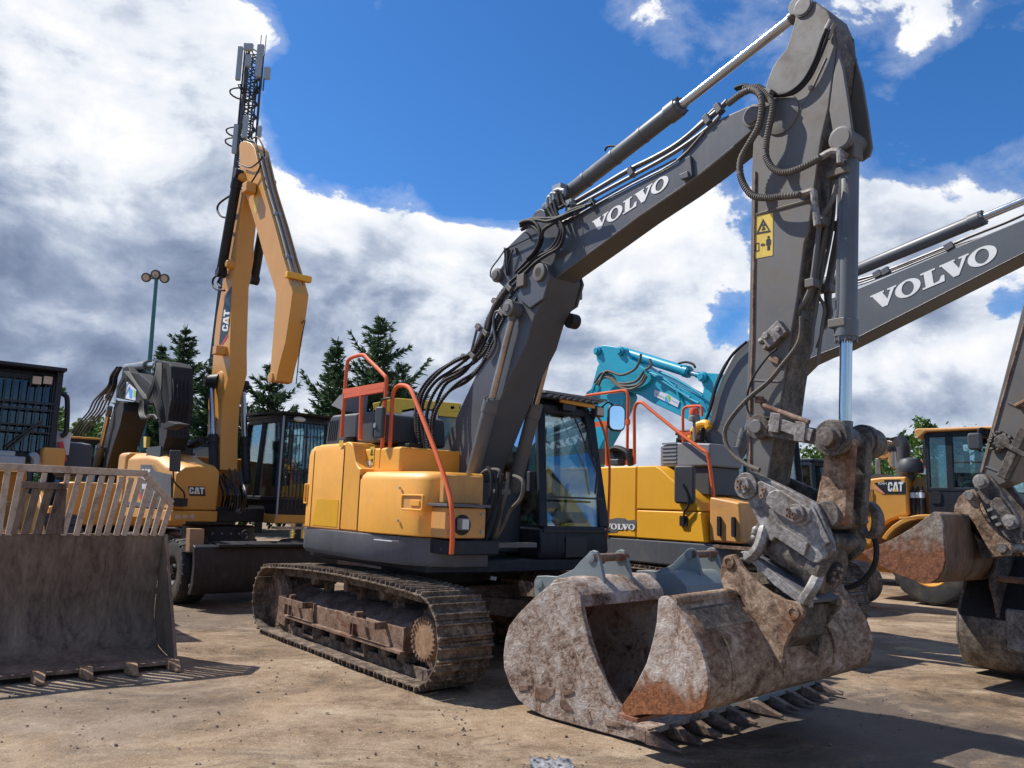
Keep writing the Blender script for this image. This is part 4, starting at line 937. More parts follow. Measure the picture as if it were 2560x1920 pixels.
    # hoses and steel pipes on top of the upper boom
    for pts, r, l in ((((1425, 512), (1500, 468), (1573, 425), (1640, 392), (1700, 356), (1760, 306), (1797, 275), (1819, 252)), .026, -.27), (((1432, 520), (1510, 478), (1580, 440), (1650, 402), (1706, 368), (1768, 322), (1800, 290)), .02, -.3), (((1395, 560), (1440, 540), (1480, 517), (1580, 462), (1690, 404), (1760, 330)), .01, -.31), (((1370, 568), (1420, 545), (1480, 510), (1580, 455), (1690, 398)), .01, -.28), (((1440, 500), (1520, 455), (1600, 412), (1680, 372), (1740, 320), (1780, 280), (1800, 262)), .02, -.15)):
        m = MB(); m.tube([p3(u, v, l) for u, v in pts], r, n=8, k=3); m.build('steel_pipe', M['steel_pipe'], root)
    m = MB()
    for u, v in ((1430, 512), (1580, 430), (1483, 510), (1798, 272), (1770, 300)): m.box(p3(u, v, -.3), (.06, .07, .1), rot=(0, R(-28), 0))
    m.prism(Q(-.33, (1712, 395), (1725, 388), (1730, 440), (1716, 446)), -.33, -.3); m.prism(Q(-.33, (1700, 438), (1722, 428), (1724, 444), (1704, 450)), -.35, -.3)
    build_each(m, 'pipe_clamp', M['grey_boom'], ubo, bevel=.006)
    # loom at the elbow between the two boom halves (pixel lists on a plane just off the side plate)
    ze = z_(1200, 440, .24113)
    L_ = -.39
    H = [((700, 330), (735, 400), (790, 470), (825, 560), (800, 660), (720, 760), (600, 810), (520, 850), (450, 920), (370, 1000)),
         ((735, 290), (760, 370), (805, 460), (850, 560), (830, 660), (770, 750), (650, 815), (560, 860), (490, 930), (400, 1010)),
         ((765, 250), (785, 340), (820, 450), (868, 560), (862, 660), (810, 750), (690, 820), (600, 880), (530, 940), (440, 1040)),
         ((415, 495), (480, 460), (560, 475), (610, 540), (625, 620), (600, 720), (550, 800), (490, 860)),
         ((420, 520), (490, 490), (560, 500), (625, 570), (645, 650), (615, 740), (560, 815)),
         ((430, 560), (500, 510), (560, 530), (610, 590), (620, 660), (590, 760), (545, 820)),
         ((420, 480), (560, 440), (740, 440), (860, 410), (960, 350), (1160, 290)),
         ((440, 475), (580, 455), (700, 470), (830, 430), (940, 380), (1100, 320)),
         ((800, 190), (820, 280), (830, 330), (880, 300)), ((850, 190), (865, 260), (890, 300), (920, 310)), ((640, 660), (660, 560), (760, 490), (860, 440), (960, 380))]
    for i, pts in enumerate(H):
        m = MB(); m.tube([p3(*ze(*p), L_ - .012 * (i % 4)) for p in pts], .019, n=8, k=6); m.build('hydraulic_hose', M['hose'], root)
    m = MB()
    for pts in (((700, 340), (698, 260), (715, 215), (735, 215)), ((738, 300), (735, 200), (760, 175), (790, 180)), ((768, 260), (765, 170), (800, 140), (850, 140)), ((840, 150), (870, 150), (870, 210))): m.tube([p3(*ze(*p), -.35) for p in pts], .02, n=8, k=4)
    m.box(p3(*ze(845, 150), -.25), (.14, .16, .1)); m.box(p3(*ze(950, 310), -.3), (.09, .1, .12)); build_each(m, 'hose_fitting', M['galv'], root)
    m = MB()
    for pts in (((450, 560), (520, 530), (550, 540)), ((460, 580), (500, 600), (530, 640)), ((520, 640), (350, 720), (260, 760)), ((260, 760), (200, 850), (120, 960), (110, 1040), (140, 1050), (180, 1020)), ((260, 760), (262, 900), (275, 1020)), ((345, 760), (300, 900), (285, 1010))): m.tube([p3(*ze(*p), -.34) for p in pts], .009, n=6, k=5)
    build_each(m, 'hydraulic_hose', M['hose'], root)
    m = MB(); m.prism(Q(-.34, *[ze(*p) for p in ((245, 740), (275, 745), (275, 1030), (258, 1020))]), -.34, -.3); m.prism(Q(-.34, *[ze(*p) for p in ((335, 740), (360, 740), (372, 800), (360, 810))]), -.34, -.3); build_each(m, 'bracket', M['grey_boom'], ubo)
    # hoses running down behind the lower boom to the deck
    zz = zm
    D_ = [((640, 110), (560, 190), (500, 300), (470, 400), (440, 470), (400, 530), (330, 560), (220, 630), (140, 720), (110, 800), (100, 900), (105, 1000), (125, 1130)),
          ((650, 130), (570, 220), (505, 330), (480, 430), (430, 510), (380, 550), (290, 620), (190, 690), (130, 790), (118, 900), (130, 1000), (150, 1135)),
          ((665, 150), (590, 240), (530, 340), (500, 450), (460, 530), (400, 580), (320, 640), (230, 690), (170, 780), (145, 880), (150, 1000), (165, 1140)),
          ((600, 170), (520, 300), (490, 380), (450, 500), (380, 600), (330, 650), (250, 700), (200, 800), (170, 900), (165, 1000), (180, 1140)),
          ((620, 200), (560, 290), (520, 400), (520, 480), (470, 560), (400, 640), (320, 690), (250, 760), (195, 850), (180, 950), (190, 1140)),
          ((540, 230), (480, 340), (450, 440), (395, 530), (300, 570), (200, 650), (120, 750), (80, 870), (75, 980), (100, 1130)),
          ((555, 250), (490, 350), (430, 470), (370, 540), (270, 590), (180, 650), (110, 740), (85, 850), (88, 960), (115, 1130)), ((600, 240), (540, 350), (480, 480), (420, 570), (330, 620), (255, 660), (190, 740), (150, 840), (140, 960), (158, 1130)), ((640, 230), (570, 340), (510, 470), (450, 590), (370, 680), (280, 730), (215, 800), (185, 900), (175, 1000), (200, 1135))]
    for i, pts in enumerate(D_):
        m = MB(); n1 = 5
        P = [p3(*zz(*p), -.37 if k_ < 6 else -.37 - .08 * min(3, k_ - 5)) for k_, p in enumerate(pts)]
        m.tube(P, .02, n=8, k=7, rib=.16 if i % 2 == 0 or i > 2 else 0, pitch=.035); m.build('hydraulic_hose', M['hose'], root)
    m = MB()
    for k_, pts in enumerate((((560, 300), (520, 310), (510, 380), (520, 480), (480, 560)), ((600, 150), (520, 250), (460, 400), (420, 480)), ((580, 180), (510, 280), (475, 400)), ((420, 400), (400, 480), (390, 520)), ((450, 400), (430, 450), (400, 520)))): m.tube([p3(*zz(*p), -.4) for p in pts], .016, n=8, k=5)
    build_each(m, 'steel_pipe', M['steel_pipe'], root)
    m = MB()
    for xy in ((400, 545), (350, 555), (560, 310), (600, 175), (470, 420), (430, 390), (520, 250)): m.box(p3(*zz(*xy), -.39), (.1, .06, .06), rot=(0, R(40), 0))
    m.box(p3(*ze(450, 1090), -.4), (.13, .1, .14)); m.box(p3(*zz(965, 215), .1), (.06, .12, .09)); m.box(p3(*zz(945, 260), .1), (.06, .05, .05))
    build_each(m, 'pipe_clamp', M['grey_stick'], root, bevel=.008)
    m = MB(); e = p3(*zz(935, 355), .12); m.cyl((e.x, .08, e.z), (e.x, .2, e.z), .085, n=14); m.build('pin_cap', M['black_paint'], root, bevel=.01)
    # loom from deck to the cylinder foot
    F_ = [((480, 1150), (500, 1200), (495, 1300), (470, 1420), (450, 1520)), ((510, 1180), (530, 1260), (510, 1380), (470, 1500), (455, 1560)), ((560, 1190), (545, 1290), (540, 1400), (500, 1530), (460, 1570)), ((590, 1180), (580, 1290), (550, 1400), (530, 1500), (480, 1565)), ((620, 1200), (670, 1230), (660, 1320), (600, 1390), (560, 1480), (500, 1570)), ((440, 1200), (470, 1170), (540, 1170), (540, 1210))]
    for i, pts in enumerate(F_):
        m = MB(); m.tube([p3(*zm(*p), -.62 + .03 * i) for p in pts], .02, n=8, k=6); m.build('hydraulic_hose', M['hose_dusty'] if i > 2 else M['hose'], root)
    m = MB(); m.bx((1.75, -.6, 1.35), (1.86, .1, 1.4)); m.box((1.75, -.35, 1.95), (.1, .2, .05)); build_each(m, 'bracket', M['grey_stick'], root)
    # ---- linkage and coupler
    NL, FL = -.36, .07
    pa, pb = q(*zs(470, 1345), NL), q(*zs(905, 1410), NL)
    for l in (NL, FL):
        m = MB(); m.bar((pa[0], l, pa[1]), (pb[0] - .06, l, pb[1]), .05, .12); m.cyl((pa[0], l - .03, pa[1]), (pa[0], l + .03, pa[1]), .1, n=24); m.cyl((pb[0], l - .035, pb[1]), (pb[0], l + .035, pb[1]), .135, n=28)
        m.build('link_arm', M['coupler_dark'], root, bevel=.008)
    m = MB(); m.cyl((pb[0], -.47, pb[1]), (pb[0], .26, pb[1]), .07, n=24); m.cyl((pb[0], .0, pb[1]), (pb[0], .22, pb[1]), .115, n=24); m.lathe([(0, .1), (.012, .1), (.016, .03)], (pb[0], -.4, pb[1]), (0, -1, 0), 24)
    m.build('link_pin', M['coupler_dark'], root, bevel=.01)
    m = MB(); m.cyl((pa[0], NL - .06, pa[1]), (pa[0], .1, pa[1]), .055, n=20); m.build('link_pin', M['grey_stick'], root, bevel=.008)
    m = MB()
    a = Vector((pa[0] + .12, NL - .035, pa[1] + .04)); b = Vector((pb[0] - .14, NL - .035, pb[1] + .02)); m.bar(a, b, .03, .09); 
    for t in (.15, .75): m.box(a.lerp(b, t), (.09, .05, .15), rot=(0, R(8), 0))
    m.build('link_guard', M['coupler'], root, bevel=.006)
    m = MB(); m.cyl(a + Vector((-.05, -.01, .12)), b + Vector((-.02, -.01, .1)), .02, n=10); m.build('steel_pipe', M['frame_rust'], root)
    # H link down to the coupler
    k0 = q(*zk(1010, 240), -.3); k1 = q(*zk(890, 640), -.3); k2 = q(*zk(1000, 715), -.1)
    for l in (-.225, .0):
        m = MB(); m.prism([(pb[0] - .1, pb[1]), (pb[0] + .1, pb[1]), (k1[0] + .2, k1[1] - .14), (k1[0] - .07, k1[1] - .14)], l - .05, l + .05); m.build('drop_link', M['crust_brown'] if l < 0 else M['coupler_dark'], root, bevel=.02)
    m = MB(); m.prism([(pb[0] - .03, pb[1] - .25), (pb[0] + .05, pb[1] - .25), (k1[0] + .1, k1[1] + .02), (k1[0] + .02, k1[1] + .02)], -.18, -.04); m.build('link_web', M['coupler_dark'], root)
    m = MB(); m.cyl((k1[0] + .06, -.3, k1[1] - .07), (k1[0] + .06, .1, k1[1] - .07), .105, n=24); m.build('link_tube', M['coupler_dark'], root, bevel=.015)
    # coupler: two side plates, raised boss, pins, cross box
    cpl = [(300, 470), (312, 425), (345, 398), (390, 395), (430, 408), (640, 505), (880, 630), (940, 760), (990, 920), (1003, 985), (960, 1030), (890, 1080), (850, 1078), (790, 1040), (570, 880), (540, 920), (500, 890), (450, 800), (400, 700), (345, 590), (312, 530)]
    CL = -.34
    co_ = [q(*zk(*p), CL) for p in cpl]
    m = MB(); m.prism(co_, CL, CL + .06); cpo = m.build('coupler_plate', M['coupler'], root, bevel=.012)
    m = MB(); m.prism(co_, .06, .12); m.build('coupler_plate', M['coupler_dark'], root, bevel=.012)
    bs = [q(*zk(*p), CL) for p in ((520, 590), (540, 545), (590, 525), (640, 530), (860, 680), (850, 760), (810, 800), (760, 800), (570, 690), (525, 640))]
    m = MB(); m.prism(bs, CL - .045, CL); m.build('pin_boss', M['coupler'], cpo, bevel=.015, seg=3)
    ru = [q(*zk(*p), CL) for p in ((440, 470), (470, 460), (860, 650), (990, 920), (940, 960), (800, 830), (560, 690), (520, 640), (450, 590))]
    m = MB(); m.prism(ru, CL - .02, CL); m.build('stiffener', M['coupler'], cpo, bevel=.008)
    lo = [q(*zk(*p), CL) for p in ((590, 770), (800, 900), (830, 930), (800, 1030), (570, 880))]
    m = MB(); m.prism(lo, CL - .03, CL); m.build('stiffener', M['coupler'], cpo, bevel=.008)
    m = MB()
    for xy, r0_, dl_ in (((358, 497), .105, .0), ((760, 705), .07, .045)):
        e = q(*zk(*xy), CL); m.lathe([(0, r0_), (.03, r0_), (.032, r0_ * .62), (.075, r0_ * .6)], (e[0], CL - dl_, e[1]), (0, -1, 0), 28)
    build_each(m, 'coupler_pin', M['coupler'], cpo, bevel=.006)
    m = MB()
    for xy, dl_ in (((355, 490), .075), ((752, 700), .118)):
        for dx, dy in ((-12, -14), (14, 10), (-14, 16)):
            e = q(*zk(xy[0] + dx * 1.5, xy[1] + dy * 1.5), CL); m.lathe([(0, .018), (.012, .018), (.012, .009), (.004, .009)], (e[0], CL - dl_, e[1]), (0, -1, 0), 12)
    for xy in ((490, 530), (478, 572)):
        e = q(*zk(*xy), CL); m.lathe([(0, .022), (.012, .022), (.012, .01), (.004, .01)], (e[0], CL - .02, e[1]), (0, -1, 0), 12)
    build_each(m, 'bolt', M['frame_rust'], cpo)
    m = MB(); bx_ = [q(*zk(*p), CL) for p in ((430, 700), (560, 640), (880, 860), (970, 960), (880, 1060), (570, 900), (500, 880))]; m.prism(bx_, CL + .06, .06); m.build('coupler_body', M['coupler_dark'], root, bevel=.02)
    # far hook with eye
    eo = [q(*zk(1288 + 92 * math.cos(R(a_)) - 12 * math.sin(R(a_)), 755 - 142 * math.sin(R(a_))), .16) for a_ in range(0, 360, 15)]; ei = [q(*zk(1278 + 38 * math.cos(R(a_)), 762 - 92 * math.sin(R(a_))), .16) for a_ in range(0, 360, 15)]
    m = MB(); m.ring2(eo, ei, .1, .2); hko = m.build('lifting_eye', M['coupler_dark'], root, bevel=.015)
    m = MB(); m.prism([q(*zk(*p), .16) for p in ((1000, 860), (1090, 830), (1200, 850), (1250, 900), (1245, 960), (1150, 1040), (1090, 1030), (1000, 950))], .1, .2); m.build('eye_arm', M['coupler_dark'], root, bevel=.025)
    m = MB(); e = [q(*zk(*p), .16) for p in ((1000, 870), (1200, 850), (1260, 900), (1250, 960), (1100, 1040), (1000, 960))]; m.prism(e, CL + .06, .1); m.build('coupler_front', M['coupler_dark'], root, bevel=.03)
    # tilt cylinder under it, mount ring, dovetail frame
    a = p3(*zk(455, 860), BC); b = p3(*zk(1010, 1150), BC); t = (b - a).normalized()
    m = MB(); m.lathe([(-.02, .1), (0, .13), (.2, .13), (.21, .155), (.24, .155), ((b - a).length - .14, .155), ((b - a).length - .13, .19), ((b - a).length - .02, .19), ((b - a).length, .17)], a, t, 32); tc = m.build('tilt_cylinder', M['coupler_dark'], root)
    m = MB(); m.lathe([(0, .09), (.012, .09), (.014, .08), (.02, .08)], b, t, 24); cbo = m.build('end_cap', M['black_paint'], tc)
    y = t.orthogonal().normalized(); z = t.cross(y); m = MB()
    for i in range(6): c = b + t * .02 + (y * math.cos(i * PI / 3) + z * math.sin(i * PI / 3)) * .05; m.cyl(c, c + t * .016, .014, n=6)
    build_each(m, 'bolt', M['coupler'], tc)
    for l0, l1 in ((-.36, -.3), (.02, .08)):
        m = MB(); m.prism([q(*zk(*p), -.36) for p in ((300, 995), (340, 985), (420, 1040), (830, 1370), (822, 1420), (780, 1410), (560, 1250), (420, 1110))], l0, l1); m.build('dovetail_frame', M['coupler'] if l0 < -.1 else M['coupler_dark'], root, bevel=.008)
    m = MB(); m.prism([q(*zk(*p), -.36) for p in ((380, 1020), (440, 1050), (820, 1360), (800, 1385), (420, 1090))], -.3, .02); m.build('coupler_deck', M['grey_trim'], root)
    m = MB()
    m.tube([p3(*zk(490, 800), -.3), p3(*zk(478, 860), -.33), p3(*zk(450, 950), -.35), p3(*zk(410, 1010), -.36), p3(*zk(360, 1045), -.34)], [.04, .045, .05, .05, .05, .05], n=6, k=3)
    m.build('lock_arm', M['coupler'], root, bevel=.008)
    m = MB(); m.tube([p3(*zk(905, 1100), -.2), p3(*zk(885, 1180), -.28), p3(*zk(850, 1260), -.33), p3(*zk(800, 1340), -.36), p3(*zk(780, 1375), -.36)], .05, n=6, k=3); m.build('lock_arm', M['coupler'], root, bevel=.008)
    m = MB()
    for xy in ((420, 850), (415, 890), (425, 830)): e = p3(*zk(*xy), -.3); m.sph(e, .035, 10, 6)
    build_each(m, 'lock_nut', M['coupler'], root)
    m = MB(); m.tube([p3(*zk(*p), .2) for p in ((1310, 870), (1330, 960), (1320, 1080), (1260, 1180), (1180, 1240), (1100, 1265))], .022, n=8, k=6); m.build('hydraulic_hose', M['hose'], root)
    m = MB(); m.tube([p3(*zk(*p), -.15) for p in ((530, 1110), (570, 1100), (610, 1080), (620, 1060))], .014, n=8); m.tube([p3(*zk(*p), -.15) for p in ((560, 1125), (600, 1100), (612, 1070))], .014, n=8); build_each(m, 'hose_fitting', M['galv'], root)
    m = MB(); m.tube([p3(*zk(*p), .1) for p in ((1040, 800), (1140, 700), (1210, 740), (1250, 780))], .03, n=8); m.build('hydraulic_hose', M['hose'], root)

    # ---- ditching bucket
    zD = z_(1240, 1380, .3135)
    E0, E1 = -1.1, 1.12; HL_ = -.39
    plate = [q(*zD(*p), E0) for p in ((1338, 372), (1360, 350), (1392, 345), (1440, 380), (1500, 470), (1600, 620), (1660, 745), (1700, 870), (1718, 960), (1722, 1050), (1708, 1160), (1680, 1235), (1620, 1280), (1540, 1294), (1380, 1296), (1200, 1292), (1060, 1312), (1008, 1244), (1050, 1180), (1110, 1100), (1230, 880), (1285, 700), (1318, 560), (1330, 440))]
    mid = Vector((sum(p[0] for p in plate) / len(plate), 0, sum(p[1] for p in plate) / len(plate)))
    tilt = Matrix.Translation((0, E0, 0)) @ Matrix.Rotation(R(2.4), 4, 'X') @ Matrix.Translation((0, -E0, 0))
    bk = MB(); bk.M = tilt
    outer = plate[3:17]
    inn = offset(outer, .03); 
    cx_ = mid
    if (Vector(inn[6]) - Vector((cx_.x, cx_.z))).length > (Vector(outer[6]) - Vector((cx_.x, cx_.z))).length: inn = offset(outer, -.03)
    fine_o = [(p.x, p.y) for p in spline([(a_, b_, 0) for a_, b_ in outer], 3)]; fine_i = [(p.x, p.y) for p in spline([(a_, b_, 0) for a_, b_ in inn], 3)]
    bk.prism(fine_o + list(reversed(fine_i)), E0 + .02, E1 - .02)
    bko = bk.build('ditching_bucket', M['crust_brown'], root, bevel=.006)
    for l0, l1, mt in ((E0 - .012, E0 + .022, 'end_rust'), (E1 - .022, E1 + .012, 'crust_brown')):
        m = MB(); m.M = tilt; m.prism(plate, l0, l1); m.build('end_plate', M[mt], bko, bevel=.006)
    m = MB(); m.M = tilt; m.tube([(outer[0][0] - .02, E0 + .02, outer[0][1] - .02), (outer[0][0] - .02, E1 - .02, outer[0][1] - .02)], .05, n=14, smooth=False); m.build('top_tube', M['crust_brown'], bko)
    m = MB(); m.M = tilt; m.bar((outer[-1][0] + .02, E0 - .03, outer[-1][1] + .0), (outer[-1][0] + .02, E1 + .03, outer[-1][1] + .0), .2, .03); m.build('cutting_edge', M['rust_smooth'], bko)
    m = MB(); m.M = tilt
    pa_, pb_ = Vector(outer[0]).lerp(Vector(outer[1]), .9), Vector(outer[2]).lerp(Vector(outer[3]), .1); dd_ = (pb_ - pa_).normalized(); nn_ = Vector((-dd_.y, dd_.x)); nn_ = nn_ if (Vector((mid.x, mid.z)) - pa_).dot(nn_) < 0 else -nn_
    m.prism([tuple(pa_ + nn_ * .001), tuple(pb_ + nn_ * .001), tuple(pb_ + nn_ * .006), tuple(pa_ + nn_ * .006)], E0 + .12, HL_ - .03); m.build('back_panel', M['coupler_dark'], bko)
    n_ = (Vector(outer[2]) - Vector(outer[0])).normalized(); nn = Vector((-n_.y, n_.x))
    if (Vector(inn[1]) - Vector(outer[1])).dot(nn) > 0: nn = -nn
    hang = [(130, 692), (190, 682), (225, 720), (260, 780), (310, 845), (400, 930), (500, 1000), (600, 1058), (700, 1075), (745, 1090), (775, 1150), (765, 1195), (700, 1270), (650, 1360), (615, 1450), (600, 1530), (585, 1620), (500, 1560), (430, 1420), (360, 1330), (290, 1150), (250, 1030), (180, 985), (110, 965), (85, 900), (80, 820), (100, 740)]
    HL = -.39
    hp = [q(*zd(*p), HL) for p in hang]
    m = MB(); m.prism(hp, HL - .02, HL + .02); hgo = m.build('hanger_plate', M['crust_brown'], bko, bevel=.006)
    m = MB(); m.prism([(x, z + .035) for x, z in hp], .08, .12); m.build('hanger_plate', M['coupler_dark'], bko, bevel=.006)
    m = MB()
    for xy in ((690, 1165), (155, 745)): e = q(*zd(*xy), HL); m.lathe([(0, .05), (.014, .05), (.016, .03), (.008, .03)], (e[0], HL - .02, e[1]), (0, -1, 0), 18)
    build_each(m, 'pin_cap', M['crust_brown'], hgo)
    m = MB()
    for xy in ((690, 1165), (170, 760)): e = q(*zd(*xy), HL); m.cyl((e[0] - .05, HL + .02, e[1] - .02), (e[0] - .05, .1, e[1] + .01), .05, n=14)
    build_each(m, 'hanger_pin', M['coupler_dark'], bko)
    m = MB(); bx2 = [q(*zd(*p), HL) for p in ((440, 1000), (700, 1110), (640, 1380), (480, 1480), (380, 1250))]; m.prism(bx2, HL + .02, .08); m.build('hanger_box', M['coupler_dark'], bko, bevel=.01)
    # worn panel and ribs on the back
    m = MB(); m.M = tilt
    a_, b_ = Vector(outer[0]).lerp(Vector(outer[1]), .8), Vector(outer[2]).lerp(Vector(outer[3]), .3)
    for l in (-.28 - .55, -.2, .5): 
        P_ = [(p[0] + nn.x * .006, l, p[1] + nn.y * .006) for p in fine_o[8:22]]; m.tube(P_, .014, n=6, smooth=False)
    build_each(m, 'weld_seam', M['crust_brown'], bko)
build_boom()
# ------------------------------------------------------------------ loose digging buckets standing on the ground
def tooth(mb, p, w=.1, L=.33, drop=.0, h=.11):
    """adapter nose and pick point from p along +x"""
    x, y, z = p
    def ring(dx, ww, hh, dz): return [(x + dx, y - ww / 2, z + dz - hh / 2), (x + dx, y + ww / 2, z + dz - hh / 2), (x + dx, y + ww / 2, z + dz + hh / 2), (x + dx, y - ww / 2, z + dz + hh / 2)]
    mb.rings([ring(-.16, w * .9, h * .7, 0), ring(-.02, w, h, 0), ring(.02, w * 1.08, h * 1.05, -drop * .1)])
    mb.rings([ring(.022, w * 1.15, h * 1.15, -drop * .1), ring(.1, w * 1.05, h * .92, -drop * .3), ring(L * .7, w * .75, h * .5, -drop * .75), ring(L, w * .5, .022, -drop)])
T = Frame(1.32, 6.35, R(-43.8))
zT = z_(1240, 1380, .3135); zr = z_(1150, 1300, .27125)
def digging_bucket(name, label, loc, ang, mats, width=1.25, nt=5, ear_mat=None, sc=1.0):
    root = thing(name, label, 'bucket', loc, ang, 'digging buckets laid on the ground')
    if sc != 1.0: root.scale = (sc, sc, sc)
    q = T.q
    side = [q(*zT(*p), 0) for p in ((440, 250), (460, 225), (500, 208), (540, 208), (580, 225), (640, 290), (680, 345), (695, 440), (720, 560), (760, 700), (810, 850), (870, 1020), (960, 1170), (1050, 1290), (1140, 1400), (1140, 1420), (1100, 1560), (960, 1530), (820, 1480), (680, 1440), (520, 1380), (400, 1330), (280, 1260), (180, 1180), (110, 1060), (65, 930), (60, 820), (75, 700), (105, 590), (180, 490), (300, 370))]
    side = [(x, max(z, .012)) for x, z in side]
    W_ = width
    rim = list(reversed(side[16:])) 
    back = [side[i] for i in (16, 17, 18, 19, 20, 21, 22, 23, 24, 25, 26, 27, 28, 29, 30, 0, 1, 2, 3, 4, 5, 6)]
    outer = [(p.x, p.y) for p in spline([(a, b, 0) for a, b in back], 3)]
    c = Vector((-1.1, .55))
    inner = offset(outer, .03)
    if (Vector(inner[20]) - c).length > (Vector(outer[20]) - c).length: inner = offset(outer, -.03)
    m = MB(); m.prism(outer + list(reversed(inner)), .02, W_ - .02); sh = m.build('shell', mats[0], root, bevel=.005, ang=50)
    for l0, l1 in ((-.005, .03), (W_ - .03, W_ + .005)):
        m = MB(); m.prism(side, l0, l1); sp = m.build('side_plate', mats[0], root, bevel=.01)
        if l0 < 0 and mats[1]:
            # wear strips, bent side cutter, chipped paint patches
            s_ = MB()
            for pts in (((180, 1065), (270, 1060), (265, 1100), (190, 1110)), ((320, 1075), (470, 1085), (465, 1140), (400, 1190), (310, 1165)), ((535, 1105), (630, 1105), (625, 1130), (545, 1145)), ((520, 1170), (570, 1190), (625, 1270), (560, 1265), (510, 1225)), ((735, 1250), (775, 1340), (745, 1370), (725, 1320)), ((865, 1320), (960, 1350), (1060, 1370), (990, 1400), (880, 1380))):
                s_.prism([q(*zT(*p), 0) for p in pts], -.012, -.004)
            build_each(s_, 'wear_strip', mats[1], sp, bevel=.004)
            s_ = MB(); s_.prism([q(*zT(*p), 0) for p in ((455, 250), (580, 230), (690, 350), (705, 470), (760, 720), (830, 900), (960, 1180), (1130, 1400), (1010, 1380), (830, 1130), (680, 900), (625, 740), (610, 640), (570, 560), (520, 470), (480, 380))], -.028, -.005); s_.build('side_cutter', mats[0], sp, bevel=.012)
    m = MB(); e = side[6]; m.prism([(side[5][0] - .1, side[5][1] - .015), (side[6][0] + .0, side[6][1] - .0), (side[7][0] + .01, side[7][1]), (side[7][0] - .02, side[7][1] + .0), (side[6][0] - .05, side[6][1] - .06), (side[5][0] - .12, side[5][1] - .07)], .03, W_ - .03); m.build('top_lip', mats[0], root, bevel=.008)
    # front lip with adapters and teeth
    m = MB(); m.prism([(-.42, .03), (-.3, .06), (-.22, .085), (-.23, .13), (-.34, .14), (-.48, .11)], -.02, W_ + .02); m.build('cutting_edge', mats[0], root, bevel=.008)
    for i in range(nt):
        m = MB(); tooth(m, (-.27, .02 + i * (W_ - .04) / (nt - 1), .075), .085, .31, .05, .095); m.build('tooth', M['tooth'], root, bevel=.008)
    # hangers: ears over the lip running back along the top
    he = [q(*zr(*p), .45) for p in ((1180, 320), (1205, 290), (1240, 278), (1270, 290), (1290, 330), (1325, 480), (1362, 690), (1340, 690), (1290, 680), (1200, 560), (1120, 545), (1000, 600), (850, 620), (700, 720), (695, 560), (720, 515), (800, 512), (905, 520), (980, 490), (1060, 450), (1110, 390))]
    for l in (.45, .45 + .42):
        m = MB(); m.prism(he, l - .02, l + .02); ho = m.build('hanger_plate', ear_mat or mats[0], root, bevel=.008)
        s_ = MB()
        for p in ((1220, 350), (745, 590)): e = q(*zr(*p), .45); s_.lathe([(0, .045), (.012, .045), (.016, .025)], (e[0], l - .02, e[1]), (0, -1, 0), 16)
        build_each(s_, 'pin_boss', ear_mat or mats[0], ho)
    a = q(*zr(1290, 350), .45); m = MB(); m.cyl((a[0] - .03, .43, a[1]), (a[0] - .03, .9, a[1]), .038, n=16); m.build('hanger_pin', M['frame_rust'], root)
    a = q(*zr(745, 590), .45); m = MB(); m.cyl((a[0], .43, a[1]), (a[0], .9, a[1]), .035, n=16); m.build('hanger_pin', M['frame_rust'], root)
    # gussets between the hangers
    for l in (.28, .66, 1.04):
        g_ = [(side[5][0] - .02 + .16 * math.cos(R(a)) - .16, side[5][1] - .05 + .13 * math.sin(R(a))) for a in range(0, 181, 20)]
        m = MB(); m.prism(g_, l - .1, l + .1); m.build('gusset', mats[0], root, bevel=.02)
    return root
bk1 = digging_bucket('digging_bucket', 'caked pinkish grey toothed bucket lying open in front of the middle excavator', T.o, T.ang, (M['crust_pink'], M['frame_rust']), ear_mat=M['grey_bucket'])
p_ = T.o + T.L * 1.62 + T.F * .04
bk2 = digging_bucket('digging_bucket', 'clean grey painted bucket half hidden behind the caked toothed bucket', p_, T.ang, (M['grey_bucket'], None), width=1.4, ear_mat=M['grey_bucket'])
